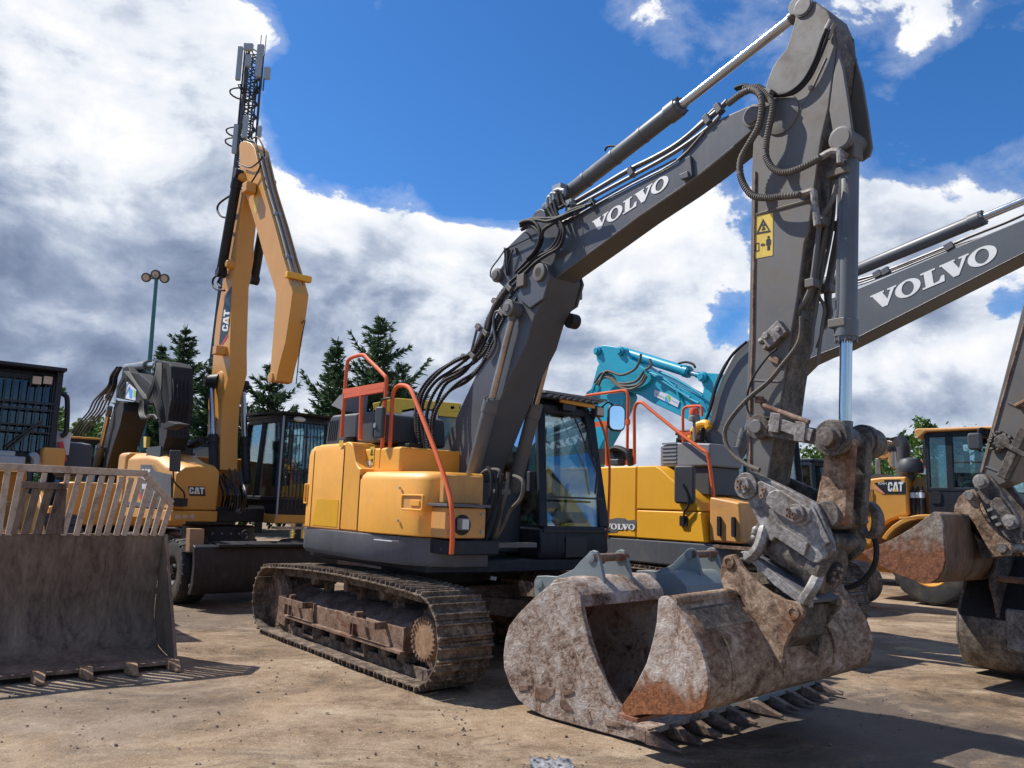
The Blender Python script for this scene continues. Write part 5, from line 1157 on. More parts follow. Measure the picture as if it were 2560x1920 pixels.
# ================================================================== 2. the second dark boomed excavator, parked beside the first
def box_cab(root, f0, f1, l0, l1, z0, z1, zsill, frame_mat, gl=None, lean=.12, guard=0, roof_mat=None, inset=.06, guard_side=False):
    """cab of posts, panes and roof; panes are thin sheets between the posts"""
    gl = gl or M['glass']
    m = MB(); m.bx((f0, l0, z0), (f1, l1, zsill)); cb = m.build('cab_base', frame_mat, root, bevel=.03, seg=3)
    c = {}
    for n_, x, xt in (('r', f0, f0 + .04), ('m', f0 + (f1 - f0) * .42, f0 + (f1 - f0) * .45), ('f', f1, f1 - lean)):
        for s_, y in (('a', l0), ('b', l1)): c[n_ + s_] = (Vector((x, y, zsill)), Vector((xt, y + (inset if s_ == 'a' else -inset), z1 - .1)))
    m = MB()
    for k_ in c: m.bar(c[k_][0], c[k_][1], .09, .09)
    for s_ in 'ab': m.bar(c['r' + s_][1], c['f' + s_][1], .09, .1); m.bar(c['r' + s_][0], c['f' + s_][0], .09, .08)
    for n_ in 'rf': m.bar(c[n_ + 'a'][1], c[n_ + 'b'][1], .09, .1)
    fr = m.build('cab_frame', frame_mat, root, bevel=.018)
    m = MB(); m.prism([(f0 - .02, z1 - .06), (f1 - lean + .1, z1 - .06), (f1 - lean + .06, z1), (f0 + .02, z1 + .03)], l0 + inset - .06, l1 - inset + .06); m.build('cab_roof', roof_mat or frame_mat, root, bevel=.025, seg=3)
    def pane(nm_, A_, B_, off, mat=gl):
        o = Vector(off) * .008; m = MB(); r = [c[A_][0], c[B_][0], c[B_][1], c[A_][1]]; m.rings([r, [p + o for p in r]]); return m.build(nm_, mat, root)
    pane('windscreen', 'fa', 'fb', (-1, 0, 0)); pane('side_window', 'ma', 'fa', (0, 1, 0)); pane('side_window', 'ra', 'ma', (0, 1, 0)); pane('side_window', 'rb', 'fb', (0, -1, 0)); pane('rear_window', 'ra', 'rb', (1, 0, 0))
    m = MB(); xm = f0 + (f1 - f0) * .35; ym = (l0 + l1) / 2
    m.box((xm, ym, zsill + .05), (.5, .5, .16)); m.prism([(xm - .32, zsill + .1), (xm - .18, zsill + .1), (xm - .28, zsill + .85), (xm - .4, zsill + .82)], ym - .24, ym + .24); m.build('seat', M['seat'], root, bevel=.04)
    m = MB(); m.box((xm + .25, l0 + .2, zsill + .15), (.5, .14, .18)); m.bar((f1 - .3, ym, zsill - .1), (f1 - .22, ym, zsill + .4), .1, .08); m.cyl((f1 - .32, ym, zsill + .42), (f1 - .3, ym, zsill + .45), .17, n=20); m.build('cab_controls', M['plastic'], root)
    if guard:
        g = MB()
        for i in range(guard):
            t = (i + .5) / guard; a = c['fa'][0].lerp(c['fb'][0], t) + Vector((.09, 0, -.2)); b = c['fa'][1].lerp(c['fb'][1], t) + Vector((.09, 0, .02)); g.bar(a, b, .014, .014)
        for t in (0.02, .32, .36, .8, .98): a = c['fa'][0].lerp(c['fa'][1], t) + Vector((.095, 0, 0)); b = c['fb'][0].lerp(c['fb'][1], t) + Vector((.095, 0, 0)); g.bar(a, b, .016, .016)
        g.build('front_guard', M['black_mark'], root)
    return c
Bf = Frame(A.o.x + A.L.x * 4.5, A.o.y + A.L.y * 4.5, HEAD)
def build_second():
    root = thing('tracked_excavator', 'bright yellow tracked excavator whose long dark boom leaves the picture at the right edge', 'excavator', Bf.o, Bf.ang)
    q, p3, Q = Bf.q, Bf.p3, Bf.Q
    z6 = z_(1400, 820, .3616); z7 = z_(2050, 480, .3736); z8 = z_(2060, 1000, .4583); z9 = z_(2360, 1050, .24096)
    for s, (l0, l1) in ((-1, (-1.5, -.9)), (1, (1.0, 1.72))):
        make_track(root, l0, l1, -1.95, 2.0, .42, .44, M['track_steel'], sag=.06)
        m = MB(); m.prism([(-1.6, .2), (1.6, .2), (1.7, .4), (1.5, .62), (-1.5, .62), (-1.7, .45)], l0 + .12, l1 - .12); m.build('track_frame', M['frame_rust'], root, bevel=.015)
        for x in (-1.95, 2.0): m = MB(); m.lathe([(0, .1), (0, .37), (.06, .38), (.07, .34), (.2, .34), (.21, .38), (.27, .37), (.27, .1)], (x, (l0 + l1) / 2 - .135, .48), (0, 1, 0), 28); m.build('track_wheel', M['track_steel'], root)
    m = MB(); m.box((0, 0, .62), (1.7, 2.0, .36)); m.cyl((0, 0, .7), (0, 0, 1.1), .7, n=40); m.build('car_body', M['black_paint'], root, bevel=.02)
    # skirt and body
    P = lambda x, y: q(*z6(x, y), -1.4)
    zb0, zt0 = P(300, 1436)[1], P(400, 958)[1]
    f_r = -1.7; f_s1 = P(528, 1200)[0]; f_s2 = P(985, 1268)[0]
    m = MB(); m.prism([(f_r, -1.0), (f_r + .35, -1.38), (f_s2, -1.4), (f_s2 + .4, -1.2), (f_s2 + .4, .3), (f_s2, 1.35), (f_r + .3, 1.35), (f_r, 1.0)], 1.04, zb0 - .01, 'z'); m.build('skirt', M['grey_trim'], root, bevel=.03)
    m = MB(); m.prism([(f_r, zb0), (f_s1 - .006, zb0), (f_s1 - .006, zt0), (f_r + .1, zt0)], -1.4, 1.35); rp = m.build('rear_panel', M['yellow'], root, bevel=.025, seg=3)
    zs_ = (P(530, 1258)[1] + P(970, 1268)[1]) / 2
    up = [(f_s1 + .006, zs_ + .006), (P(970, 1268)[0], zs_ + .006), (P(940, 1205)[0], P(940, 1205)[1]), P(870, 1130), P(760, 1035), P(695, 975), (P(660, 962)[0], zt0), (f_s1 + .006, zt0)]
    m = MB(); m.prism(up, -1.4, -.4); m.build('upper_door', M['yellow'], root, bevel=.02, seg=3)
    m = MB(); m.prism([(f_s1 + .006, zb0), (P(1000, 1470)[0], zb0), (P(975, 1275)[0], zs_ - .006), (f_s1 + .006, zs_ - .006)], -1.4, -.4); m.build('lower_door', M['yellow'], root, bevel=.02, seg=3)
    # front tan box with two black latches, mirror, rails
    fx = P(1000, 1400)[0]
    m = MB(); m.prism([(fx + .01, zb0 + .02), (fx + .55, zb0 + .02), (fx + .5, zb0 + .55), (fx + .02, zb0 + .62)], -1.32, -.7); fb = m.build('tool_box', M['orange_shade_paint'], root, bevel=.03, seg=3)
    s_ = MB()
    for dx in (.17, .4): s_.prism(rrect(fx + dx, zb0 + .1, fx + dx + .05, zb0 + .36, .02), -1.36, -1.32)
    build_each(s_, 'latch', M['black_paint'], fb)
    m = MB(); m.bx((fx + .1, -1.35, zb0 - .06), (fx + .9, -.5, zb0 - .02)); m.build('step_plate', M['frame_rust'], root)
    # peeling black badge with the maker's name
    bd = [P(303, 1318), P(330, 1325), P(400, 1312), P(450, 1316), P(470, 1330), P(527, 1326), P(527, 1385), P(470, 1395), P(410, 1395), P(390, 1412), P(340, 1415), P(303, 1410)]
    m = MB(); m.prism(bd, -1.405, -1.401); bo = m.build('badge', M['grey_trim'], rp)
    p0, p1, p2 = (Vector((*P(*a), 0)) for a in ((312, 1390), (520, 1397), (312, 1352))); ux, uy = (p1 - p0) / 4.72, p2 - p0
    letters_on('VOLVO', lambda x, y, t: (p0.x + ux.x * x + uy.x * y, -1.406 - t, p0.y + ux.y * x + uy.y * y), bo, M['white_mark'])
    m = MB(); m.prism([P(245, 1417), P(330, 1422), P(330, 1430), P(245, 1428)], -1.41, -1.402); m.build('trim_strip', M['orange_shade_paint'], rp)
    L1 = -1.25
    m = MB(); m.tube([p3(*z6(*p), L1) for p in ((465, 948), (466, 760), (470, 520), (465, 450), (440, 432), (380, 440), (200, 465), (178, 475))], .024, n=10, k=3); m.bar(p3(*z6(232, 668), L1), p3(*z6(478, 650), L1), .05, .08); m.tube([p3(*z6(322, 680), L1), p3(*z6(326, 955), L1)], .028, smooth=False); m.tube([p3(*z6(150, 660), L1), p3(*z6(160, 955), L1)], .028, smooth=False); m.build('hand_rail', M['orange_rail'], root)
    m = MB(); m.tube([p3(*z6(*p), L1) for p in ((515, 942), (514, 700), (514, 570), (535, 520), (570, 518), (620, 560), (850, 745), (980, 840), (1022, 880), (1050, 1060), (1060, 1160), (1078, 1460))], .026, n=10, k=3); m.build('hand_rail', M['orange_rail'], root)
    m = MB(); m.tube([p3(*z6(*p), -.9) for p in ((862, 940), (852, 760), (850, 590), (865, 550), (900, 542), (965, 540), (980, 560), (982, 610))], .022, n=8, k=3); m.bar(p3(*z6(850, 735), -.9), p3(*z6(910, 725), -.9), .04, .05); m.build('hand_rail', M['orange_rail'], root)
    c = p3(*z6(928, 595), -.9); m = MB(); m.lathe([(0, .085), (.06, .085), (.07, .075), (.09, .075)], c - Vector((0, 0, .1)), (0, 0, 1), 18); m.bar(c - Vector((0, 0, .4)), c - Vector((0, 0, .1)), .03, .03); bo = m.build('beacon_base', M['plastic_grey'], root); MB().lathe([(0, .07), (.04, .075), (.09, .06), (.1, .03)], c - Vector((0, 0, .01)), (0, 0, 1), 18).build('beacon', M['beacon'], root)
    a, b = P(612, 805), P(860, 950); m = MB(); m.prism([(a[0], a[1]), (a[0] + .25, a[1] + .04), (b[0] + .25, a[1]), (b[0] + .25, b[1]), (a[0], b[1])], -1.15, -.4); gb = m.build('air_intake', M['plastic_grey'], root, bevel=.03)
    s_ = MB()
    for i in range(6): z = b[1] + .07 + i * .055; s_.bar((a[0] + .05, -1.155, z), (a[0] + .32, -1.155, z), .012, .025)
    build_each(s_, 'louvre', M['galv'], gb)
    m = MB(); m.prism([(a[0] + .05, b[1]), (b[0] + .2, b[1]), (b[0] + .2, b[1] - .4), (a[0] + .3, b[1] - .4)], -1.1, -.4); m.build('engine_cowl', M['plastic'], root, bevel=.02)
    c = p3(*z6(866, 1080), -1.42); m = MB(); m.M = Matrix.Translation(c) @ Matrix.Rotation(R(12), 4, 'Z'); m.prism(rrect(-.16, -.27, .15, .26, .05), -.04, .04); mo = m.build('mirror', M['plastic'], root, bevel=.03)
    MB().tube([c + Vector((0, -.05, 0)), p3(*z6(885, 1160), -1.45), p3(*z6(885, 1235), -1.45), p3(*z6(858, 1270), -1.45), p3(*z6(858, 1370), -1.42)], .014, k=3).build('mirror_arm', M['black_paint'], mo)
    m = MB(); m.prism(rrect(*P(835, 1370), *P(885, 1300), .02), -1.43, -1.4); m.build('mirror_bracket', M['black_paint'], mo)
    c = p3(*z6(395, 930), -1.3); m = MB(); m.box(c, (.2, .16, .1)); m.build('work_lamp', M['plastic'], root, bevel=.02)
    m = MB(); m.tube([p3(*z6(*p), -1.3) for p in ((340, 850), (380, 830), (430, 840), (470, 870), (490, 950))], .045, n=8); m.box(p3(*z6(390, 890), -1.1), (.5, .3, .25)); m.build('engine_top', M['black_paint'], root)
    c = p3(*z6(300, 610), -1.35)
    # cab on the far side
    box_cab(root, -.2, 1.6, .38, 1.42, 1.15, 3.15, 1.55, M['cab_black'], M['glass_clear'])
    # boom
    out = [z6(1290, 88), z6(1240, 140), z6(1200, 190), z6(1120, 340), z6(1060, 500), z6(1020, 700), z6(980, 850), z6(900, 1000), z6(880, 1080), z6(940, 1125), (1745, 1235), (1790, 1240)]
    out2 = [(1805, 1168), (1862, 1074), (1960, 955), (2010, 905), (2050, 886), (2104, 865), (2330, 750), (2560, 633)]
    up_ = [(2560, 547), (2424, 603), (2147, 719), (2069, 747), (1960, 792)]
    pr = Q(-.3, *(out + out2)); top = Q(-.3, *up_)
    e1 = Vector(pr[-1]); e0 = Vector(pr[-3]); d1 = (e1 - e0).normalized(); t1 = Vector(top[0]); d2 = (t1 - Vector(top[2])).normalized()
    ext = [tuple(e1 + d1 * .65), (6.32, 5.05), (6.38, 5.2), (6.3, 5.35), tuple(t1 + d2 * .5)]
    m = MB(); m.prism(pr + ext + top, -.3, .08); bo = m.build('boom', M['grey_clean'], root, bevel=.016)
    m = MB(); P_ = [p3(u, v, -.3) for u, v in ((1862, 1074), (1960, 955), (2010, 905), (2050, 886), (2104, 865), (2330, 750), (2560, 633))]; m.tube([p + Vector((0, .006, .004)) for p in P_], .012, n=6, smooth=False); m.build('weld_seam', M['grey_boom'], bo)
    m = MB(); m.tube([p3(*z6(1075, 635), -.3), p3(*z6(1250, 745), -.3)], .008, n=6, smooth=False); m.build('weld_seam', M['grey_boom'], bo)
    p0, p1, p2 = (Vector((*q(*z7(*a), -.3), 0)) for a in ((353, 799), (1194, 444), (338, 697))); ux, uy = (p1 - p0) / 4.72, p2 - p0
    letters_on('VOLVO', lambda x, y, t: (p0.x + ux.x * x + uy.x * y, -.301 - t, p0.y + ux.y * x + uy.y * y), bo, M['white_mark'])
    a = p3(*z6(1090, 1300), -.42); g = p3(*z6(1275, 690), -.42); b = p3(1925, 900, -.42)
    make_cyl(root, a, b, (g - a).length / (b - a).length, .08, .045, 'boom_cylinder', M['cyl_grey'], M['chrome'], eye=.08)
    make_cyl(root, Vector((a.x, .2, a.z)), Vector((b.x, .2, b.z)), (g - a).length / (b - a).length, .08, .045, 'boom_cylinder', M['cyl_grey'], M['chrome'], eye=.08)
    a = p3(*z7(60, 600), -.11); g = p3(*z7(1095, 170), -.11); b = Vector((6.5, -.11, 5.75))
    t = (g - a).normalized(); b = g + t * 1.2
    make_cyl(root, a - t * .2, b, ((g - a).length + .2) / ((b - a).length + .2), .085, .048, 'stick_cylinder', M['cyl_grey'], M['chrome'], eye=.08)
    m = MB(); m.box(a - t * .2, (.3, .2, .2)); m.build('cylinder_ear', M['grey_clean'], bo, bevel=.03)
    for pts, r in ((((60, 650), (260, 585), (400, 545), (850, 365), (1000, 300), (1230, 210), (1365, 150)), .02), (((60, 665), (260, 605), (430, 545), (860, 375), (1090, 300), (1365, 190)), .014), (((60, 680), (260, 622), (430, 560), (860, 385), (1090, 310), (1365, 205)), .012)):
        m = MB(); m.tube([p3(*z7(*p), -.28) for p in pts] , r, n=8, k=3); m.build('steel_pipe', M['steel_pipe'], root)
    m = MB()
    for xy in ((385, 550), (865, 365), (440, 530)): m.box(p3(*z7(*xy), -.28), (.1, .06, .08), rot=(0, R(-22), 0))
    build_each(m, 'pipe_clamp', M['steel_pipe'], bo)
    for pts, r in ((((1290, 95), (1180, 200), (1090, 380), (1040, 560), (990, 680), (985, 760), (1010, 850), (1040, 900), (1085, 970)), .022), (((1260, 120), (1150, 240), (1075, 400), (1025, 590), (1000, 700), (1010, 780), (1060, 900)), .018), (((870, 1000), (920, 880), (940, 860)), .02), (((890, 1040), (930, 920), (960, 840), (1000, 640)), .02), (((910, 1090), (1000, 1080), (1060, 1020)), .016)):
        m = MB(); m.tube([p3(*z6(*p), -.36) for p in pts], r, n=8, k=5); m.build('hydraulic_hose', M['hose'], root)
    m = MB(); m.tube([p3(*z6(*p), -.4) for p in ((905, 760), (950, 680), (1010, 660), (1030, 690))], .06, n=10); m.build('pipe_cover', M['yellow'], root)
    for i in range(5):
        x = 1190 + i * 26; m = MB(); m.tube([p3(*z6(x - 10 + i * 3, 1180), -.6), p3(*z6(x + 10, 1260), -.65), p3(*z6(x + 20, 1360), -.65), p3(*z6(x - 10, 1450), -.6)], .022, n=8); m.build('hydraulic_hose', M['hose'], root)
    m = MB()
    for i in range(4): m.cyl(p3(*z6(1235 + i * 22, 1270 + (i % 2) * 20), -.7), p3(*z6(1238 + i * 22, 1330 + (i % 2) * 20), -.7), .02, n=8)
    build_each(m, 'hose_fitting', M['galv'], root)
    # stick hanging at the right edge with coupler and rusty grading bucket
    K = lambda x, y, l=-.3: q(*z9(x, y), l)
    l0_, l1_ = K(518, 0), K(365, 540)
    d = (Vector(l0_) - Vector(l1_)).normalized(); n = Vector((d.y, -d.x))
    foot = Vector(l1_); topp = foot + d * 3.6
    w0, w1 = .34, .62
    st = [tuple(foot), tuple(foot + n * .2 - d * .12), tuple(foot + n * w0), tuple(foot + d * 1.2 + n * .5), tuple(foot + d * 2.9 + n * w1), tuple(topp + n * .35), tuple(topp + n * .0), tuple(foot + d * 3.1 - n * .12), tuple(foot + d * 2.6 - n * .05)]
    m = MB(); m.prism(st, -.3, .08); so_ = m.build('stick', M['grey_stick'], root, bevel=.015)
    m = MB(); P_ = [foot + d * k_ - n * .0 for k_ in (0, .8, 1.8)]; m.tube([(p.x + n.x * .03, -.302, p.y + n.y * .03) for p in P_], .014, n=6, smooth=False); m.build('edge_strip', M['frame_rust'], so_)
    m = MB(); m.tube([p3(*z9(420, 480), -.3), p3(*z9(580, 540), -.3)], .012, n=6, smooth=False); m.tube([p3(*z9(660, -180), -.3), p3(*z9(770, -130), -.3)], .012, n=6, smooth=False); build_each(m, 'weld_seam', M['grey_stick'], so_)
    m = MB(); e = K(620, 230); m.cyl((e[0], -.36, e[1]), (e[0], .14, e[1]), .085, n=16); ha = K(830, 340); m.bar((e[0], -.4, e[1]), (ha[0] + .15, -.4, ha[1] - .1), .05, .09, up=(0, 1, 0)); m.bar((e[0], .14, e[1]), (ha[0] + .15, .14, ha[1] - .1), .05, .09, up=(0, 1, 0)); m.build('link_arm', M['coupler_dark'], root, bevel=.01)
    m = MB(); 
    for _ in range(70): a_ = rnd.uniform(0, 2 * PI); r_ = .13 * math.sqrt(rnd.random()); m.sph((e[0] + r_ * math.cos(a_) - .03, -.31 - .03 * rnd.random(), e[1] + r_ * math.sin(a_)), rnd.uniform(.012, .03), 6, 4)
    m.build('mud_cake', M['coupler_dark'], so_)
    m = MB(); m.bar((K(630, 600)[0], -.36, K(630, 600)[1]), (K(870, 100)[0], -.36, K(870, 100)[1]), .1, .12, up=(0, 1, 0)); m.build('drop_link', M['coupler_dark'], root, bevel=.012)
    m = MB(); a_ = K(760, -140); m.cyl((a_[0], -.33, a_[1]), (a_[0] + .12, -.36, a_[1] + .05), .03, n=10); m.build('grease_block', M['frame_rust'], so_)
    cpl = [K(*p, -.36) for p in ((308, 700), (312, 625), (360, 570), (430, 558), (485, 590), (640, 800), (765, 985), (792, 1060), (788, 1290), (720, 1290), (600, 1190), (470, 1040), (380, 850), (345, 720))]
    m = MB(); m.prism(cpl, -.36, -.28); m.prism(cpl, .06, .14); co = m.build('coupler', M['coupler_dark'], root, bevel=.015)
    arm = [K(*p, -.4) for p in ((480, 850), (530, 800), (590, 810), (690, 960), (740, 1060), (710, 1110), (650, 1110), (600, 1080), (560, 1090), (540, 1040), (500, 1020), (470, 950))]
    m = MB(); m.prism(arm, -.4, -.36); m.build('coupler_cover', M['coupler_dark'], co, bevel=.012)
    m = MB()
    for xy in ((383, 637), (682, 1058)): e = K(*xy, -.4); m.lathe([(0, .085), (.05, .085), (.055, .05), (.075, .05)], (e[0], -.36, e[1]), (0, -1, 0), 22)
    for xy in ((500, 930), (545, 1010), (590, 1080)): a_ = K(xy[0] - 40, xy[1] + 10, -.4); b_ = K(xy[0] + 15, xy[1] - 10, -.4); m.bar((a_[0], -.41, a_[1]), (b_[0], -.41, b_[1]), .03, .05, up=(0, 1, 0))
    build_each(m, 'coupler_pin', M['coupler'], co)
    hang = [K(*p, -.46) for p in ((100, 965), (108, 890), (150, 800), (225, 735), (300, 718), (345, 755), (352, 830), (372, 930), (455, 1075), (560, 1190), (690, 1290), (706, 1340), (690, 1405), (500, 1425), (440, 1310), (370, 1180), (300, 1050), (250, 985))]
    m = MB(); m.prism(hang, -.46, -.42); m.prism(hang, .2, .24); hg = m.build('hanger_plate', M['crust_brown'], root, bevel=.008)
    m = MB()
    for xy in ((265, 785), (605, 1328)): e = K(*xy, -.46); m.cyl((e[0], -.5, e[1]), (e[0], .26, e[1]), .055, n=16)
    build_each(m, 'hanger_pin', M['coupler'], hg, bevel=.006)
    SL = -1.0
    pl = [q(*z8(*p), SL) for p in ((205, 832), (290, 795), (370, 762), (480, 700), (560, 640), (605, 608), (635, 622), (650, 660), (656, 780), (664, 870), (650, 930), (620, 975), (585, 998), (545, 1002), (400, 952), (280, 892))]
    m = MB(); m.prism(pl, SL - .012, SL + .02); m.prism(pl, .98, 1.0); build_each(m, 'end_plate', M['end_rust_high'], root, bevel=.006)
    sh = pl[5:14]; inn = offset(sh, .03); cc = Vector((sum(p[0] for p in pl) / len(pl), sum(p[1] for p in pl) / len(pl)))
    if (Vector(inn[3]) - cc).length > (Vector(sh[3]) - cc).length: inn = offset(sh, -.03)
    so2 = [(p.x, p.y) for p in spline([(a_, b_, 0) for a_, b_ in sh], 3)]; si2 = [(p.x, p.y) for p in spline([(a_, b_, 0) for a_, b_ in inn], 3)]
    m = MB(); m.prism(so2 + si2[::-1], SL + .02, .98); m.build('grading_bucket', M['shovel'], root, bevel=.005)
    m = MB(); m.prism([pl[-3], pl[-2], pl[-1], pl[0], (pl[0][0] + .02, pl[0][1] + .03), (pl[-1][0] + .04, pl[-1][1] + .03), (pl[-3][0], pl[-3][1] + .04)], SL + .02, .98); m.build('bucket_floor', M['rust_smooth'], root)
    m = MB(); a_ = q(*z8(620, 640), -.46); b_ = q(*z8(800, 660), -.46); m.prism([hang[0], hang[16], hang[13], (pl[7][0] + .1, pl[9][1]), (pl[6][0], pl[6][1])], -.3, .2); m.build('hanger_box', M['coupler_dark'], root, bevel=.01)
build_second()
def black_bucket():
    g = ground(2450, 1672); ax = Vector((.5, -.866, 0)).normalized()
    root = thing('grading_bucket', 'black and brown rolled bucket standing on the ground at the right edge', 'bucket', g, math.atan2(ax.y, ax.x) - PI / 2); root.scale = (1.15, 1.15, 1.1)
    # local y runs along the roll towards the right, x towards the viewer
    prof = [(-.2, .02), (.05, .02), (.26, .1), (.36, .28), (.38, .5), (.32, .72), (.2, .95), (.08, 1.15), (.0, 1.28)]
    fine = [(p.x, p.y) for p in spline([(a, b, 0) for a, b in prof], 4)]
    inn = offset(fine, .03); c = Vector((-.1, .6))
    if (Vector(inn[14]) - c).length > (Vector(fine[14]) - c).length: inn = offset(fine, -.03)
    m = MB(); m.prism(fine + inn[::-1], 0.015, 1.9); m.build('shell', M['black_bucket'], root, bevel=.006)
    side = fine + [(-.1, 1.25), (-.3, .7), (-.45, .3), (-.42, .05)]
    for l in (-.015, 1.9):
        m = MB(); m.prism(side, l, l + .03); m.build('side_plate', M['black_bucket'], root, bevel=.008)
    # dark plate welded round the upper back, hangers and pin
    up = [(p[0] + .012, p[1]) for p in fine[18:]]
    m = MB(); m.prism(up + [(x - .02, z) for x, z in up[::-1]], .03, 1.88); m.build('back_plate', M['black_paint'], root)
    rib = [(.36, .62), (.4, .8), (.46, .95), (.46, 1.08), (.38, 1.14), (.34, 1.25), (.36, 1.36), (.26, 1.42), (.12, 1.4), (-.05, 1.28), (.1, .95), (.25, .6)]
    for l in (.42, .95):
        m = MB(); m.prism(rib, l - .02, l + .02); m.build('hanger_plate', M['coupler_dark'], root, bevel=.008)
    m = MB(); m.cyl((.36, .42, 1.04), (.36, 1.0, 1.04), .035, n=14); m.build('hanger_pin', M['frame_rust'], root)
    m = MB(); m.prism([(.39, .3), (.39, .74), (.33, .74), (.33, .3)], .5, .9); m.build('lit_patch', M['coupler'], root, bevel=.04, seg=3)  # lighter raised patch, painted in for the sunlit grey on the roll
black_bucket()
# ================================================================== 3. the ochre wheeled excavator with folded boom
_g = ground(440, 1507)
_ang = R(-48.5)
def wheel(root, c, r, w, rimr, mats, lugs=28, name='wheel', out=-1):
    """tyre with lugged tread, dished rim; axis along local y, outer face on the out side"""
    m = MB(); x, y, z = c
    prof = [(-w * .5, rimr), (-w * .5, rimr + (r - rimr) * .15), (-w * .54, rimr + (r - rimr) * .5), (-w * .5, r * .94), (-w * .42, r * .985), (w * .42, r * .985), (w * .5, r * .94), (w * .54, rimr + (r - rimr) * .5), (w * .5, rimr + (r - rimr) * .15), (w * .5, rimr)]
    m.lathe(prof, c, (0, 1, 0), 48, caps=False)
    for i in range(lugs):
        a = 2 * PI * i / lugs
        for s_ in (-1, 1):
            a0 = a + (PI / lugs if s_ > 0 else 0)
            def pt(aa, rr, yy): return Vector((x + rr * math.cos(aa), y + yy, z + rr * math.sin(aa)))
            da = PI / lugs * .62; sk = s_ * .1
            r0, r1 = r * .965, r * 1.02
            m.rings([[pt(a0 - da, r0, s_ * .02 * w), pt(a0 + da, r0, s_ * .02 * w), pt(a0 + da + sk, r0 * .985, s_ * .52 * w), pt(a0 - da + sk, r0 * .985, s_ * .52 * w)],
                     [pt(a0 - da * .85, r1, s_ * .03 * w), pt(a0 + da * .85, r1, s_ * .03 * w), pt(a0 + da * .85 + sk, r1 * .97, s_ * .5 * w), pt(a0 - da * .85 + sk, r1 * .97, s_ * .5 * w)]])
    wh = m.build(name, mats[0], root, ang=30)
    m = MB(); o = out
    m.lathe([(o * w * .5, rimr + .012), (o * w * .5, rimr - .02), (o * w * .38, rimr - .05), (o * w * .3, rimr * .62), (o * w * .22, rimr * .5), (o * w * .42, rimr * .42), (o * w * .46, rimr * .34), (o * w * .46, .0001)], c, (0, 1, 0), 36, caps=False)
    rm = m.build('rim', mats[1], wh)
    m = MB()
    for i in range(8): a = 2 * PI * i / 8; p = Vector((x + rimr * .28 * math.cos(a), y + o * w * .46, z + rimr * .28 * math.sin(a))); m.cyl(p, p + Vector((0, o * .03, 0)), .022, n=6)
    build_each(m, 'wheel_nut', mats[1], rm)
    return wh
def cat_badge(place, parent, red=True):
    """black badge with the three white letters over a yellow triangle"""
    letters_on('CAT', lambda x, y, t: place(x, y, t), parent, M['white_mark'])
    m = MB(); m.rings([[place(x, y, t) for x, y in ((1.0, -.02), (1.33, .4), (1.66, -.02))] for t in (.003, .007)]); m.build('badge_triangle', M['cat_triangle'], parent)
Cf = Frame(0, 0, _ang); Cf.o = _g - Cf.F * 1.2 + Cf.L * 1.1; Cf.o.z = 0
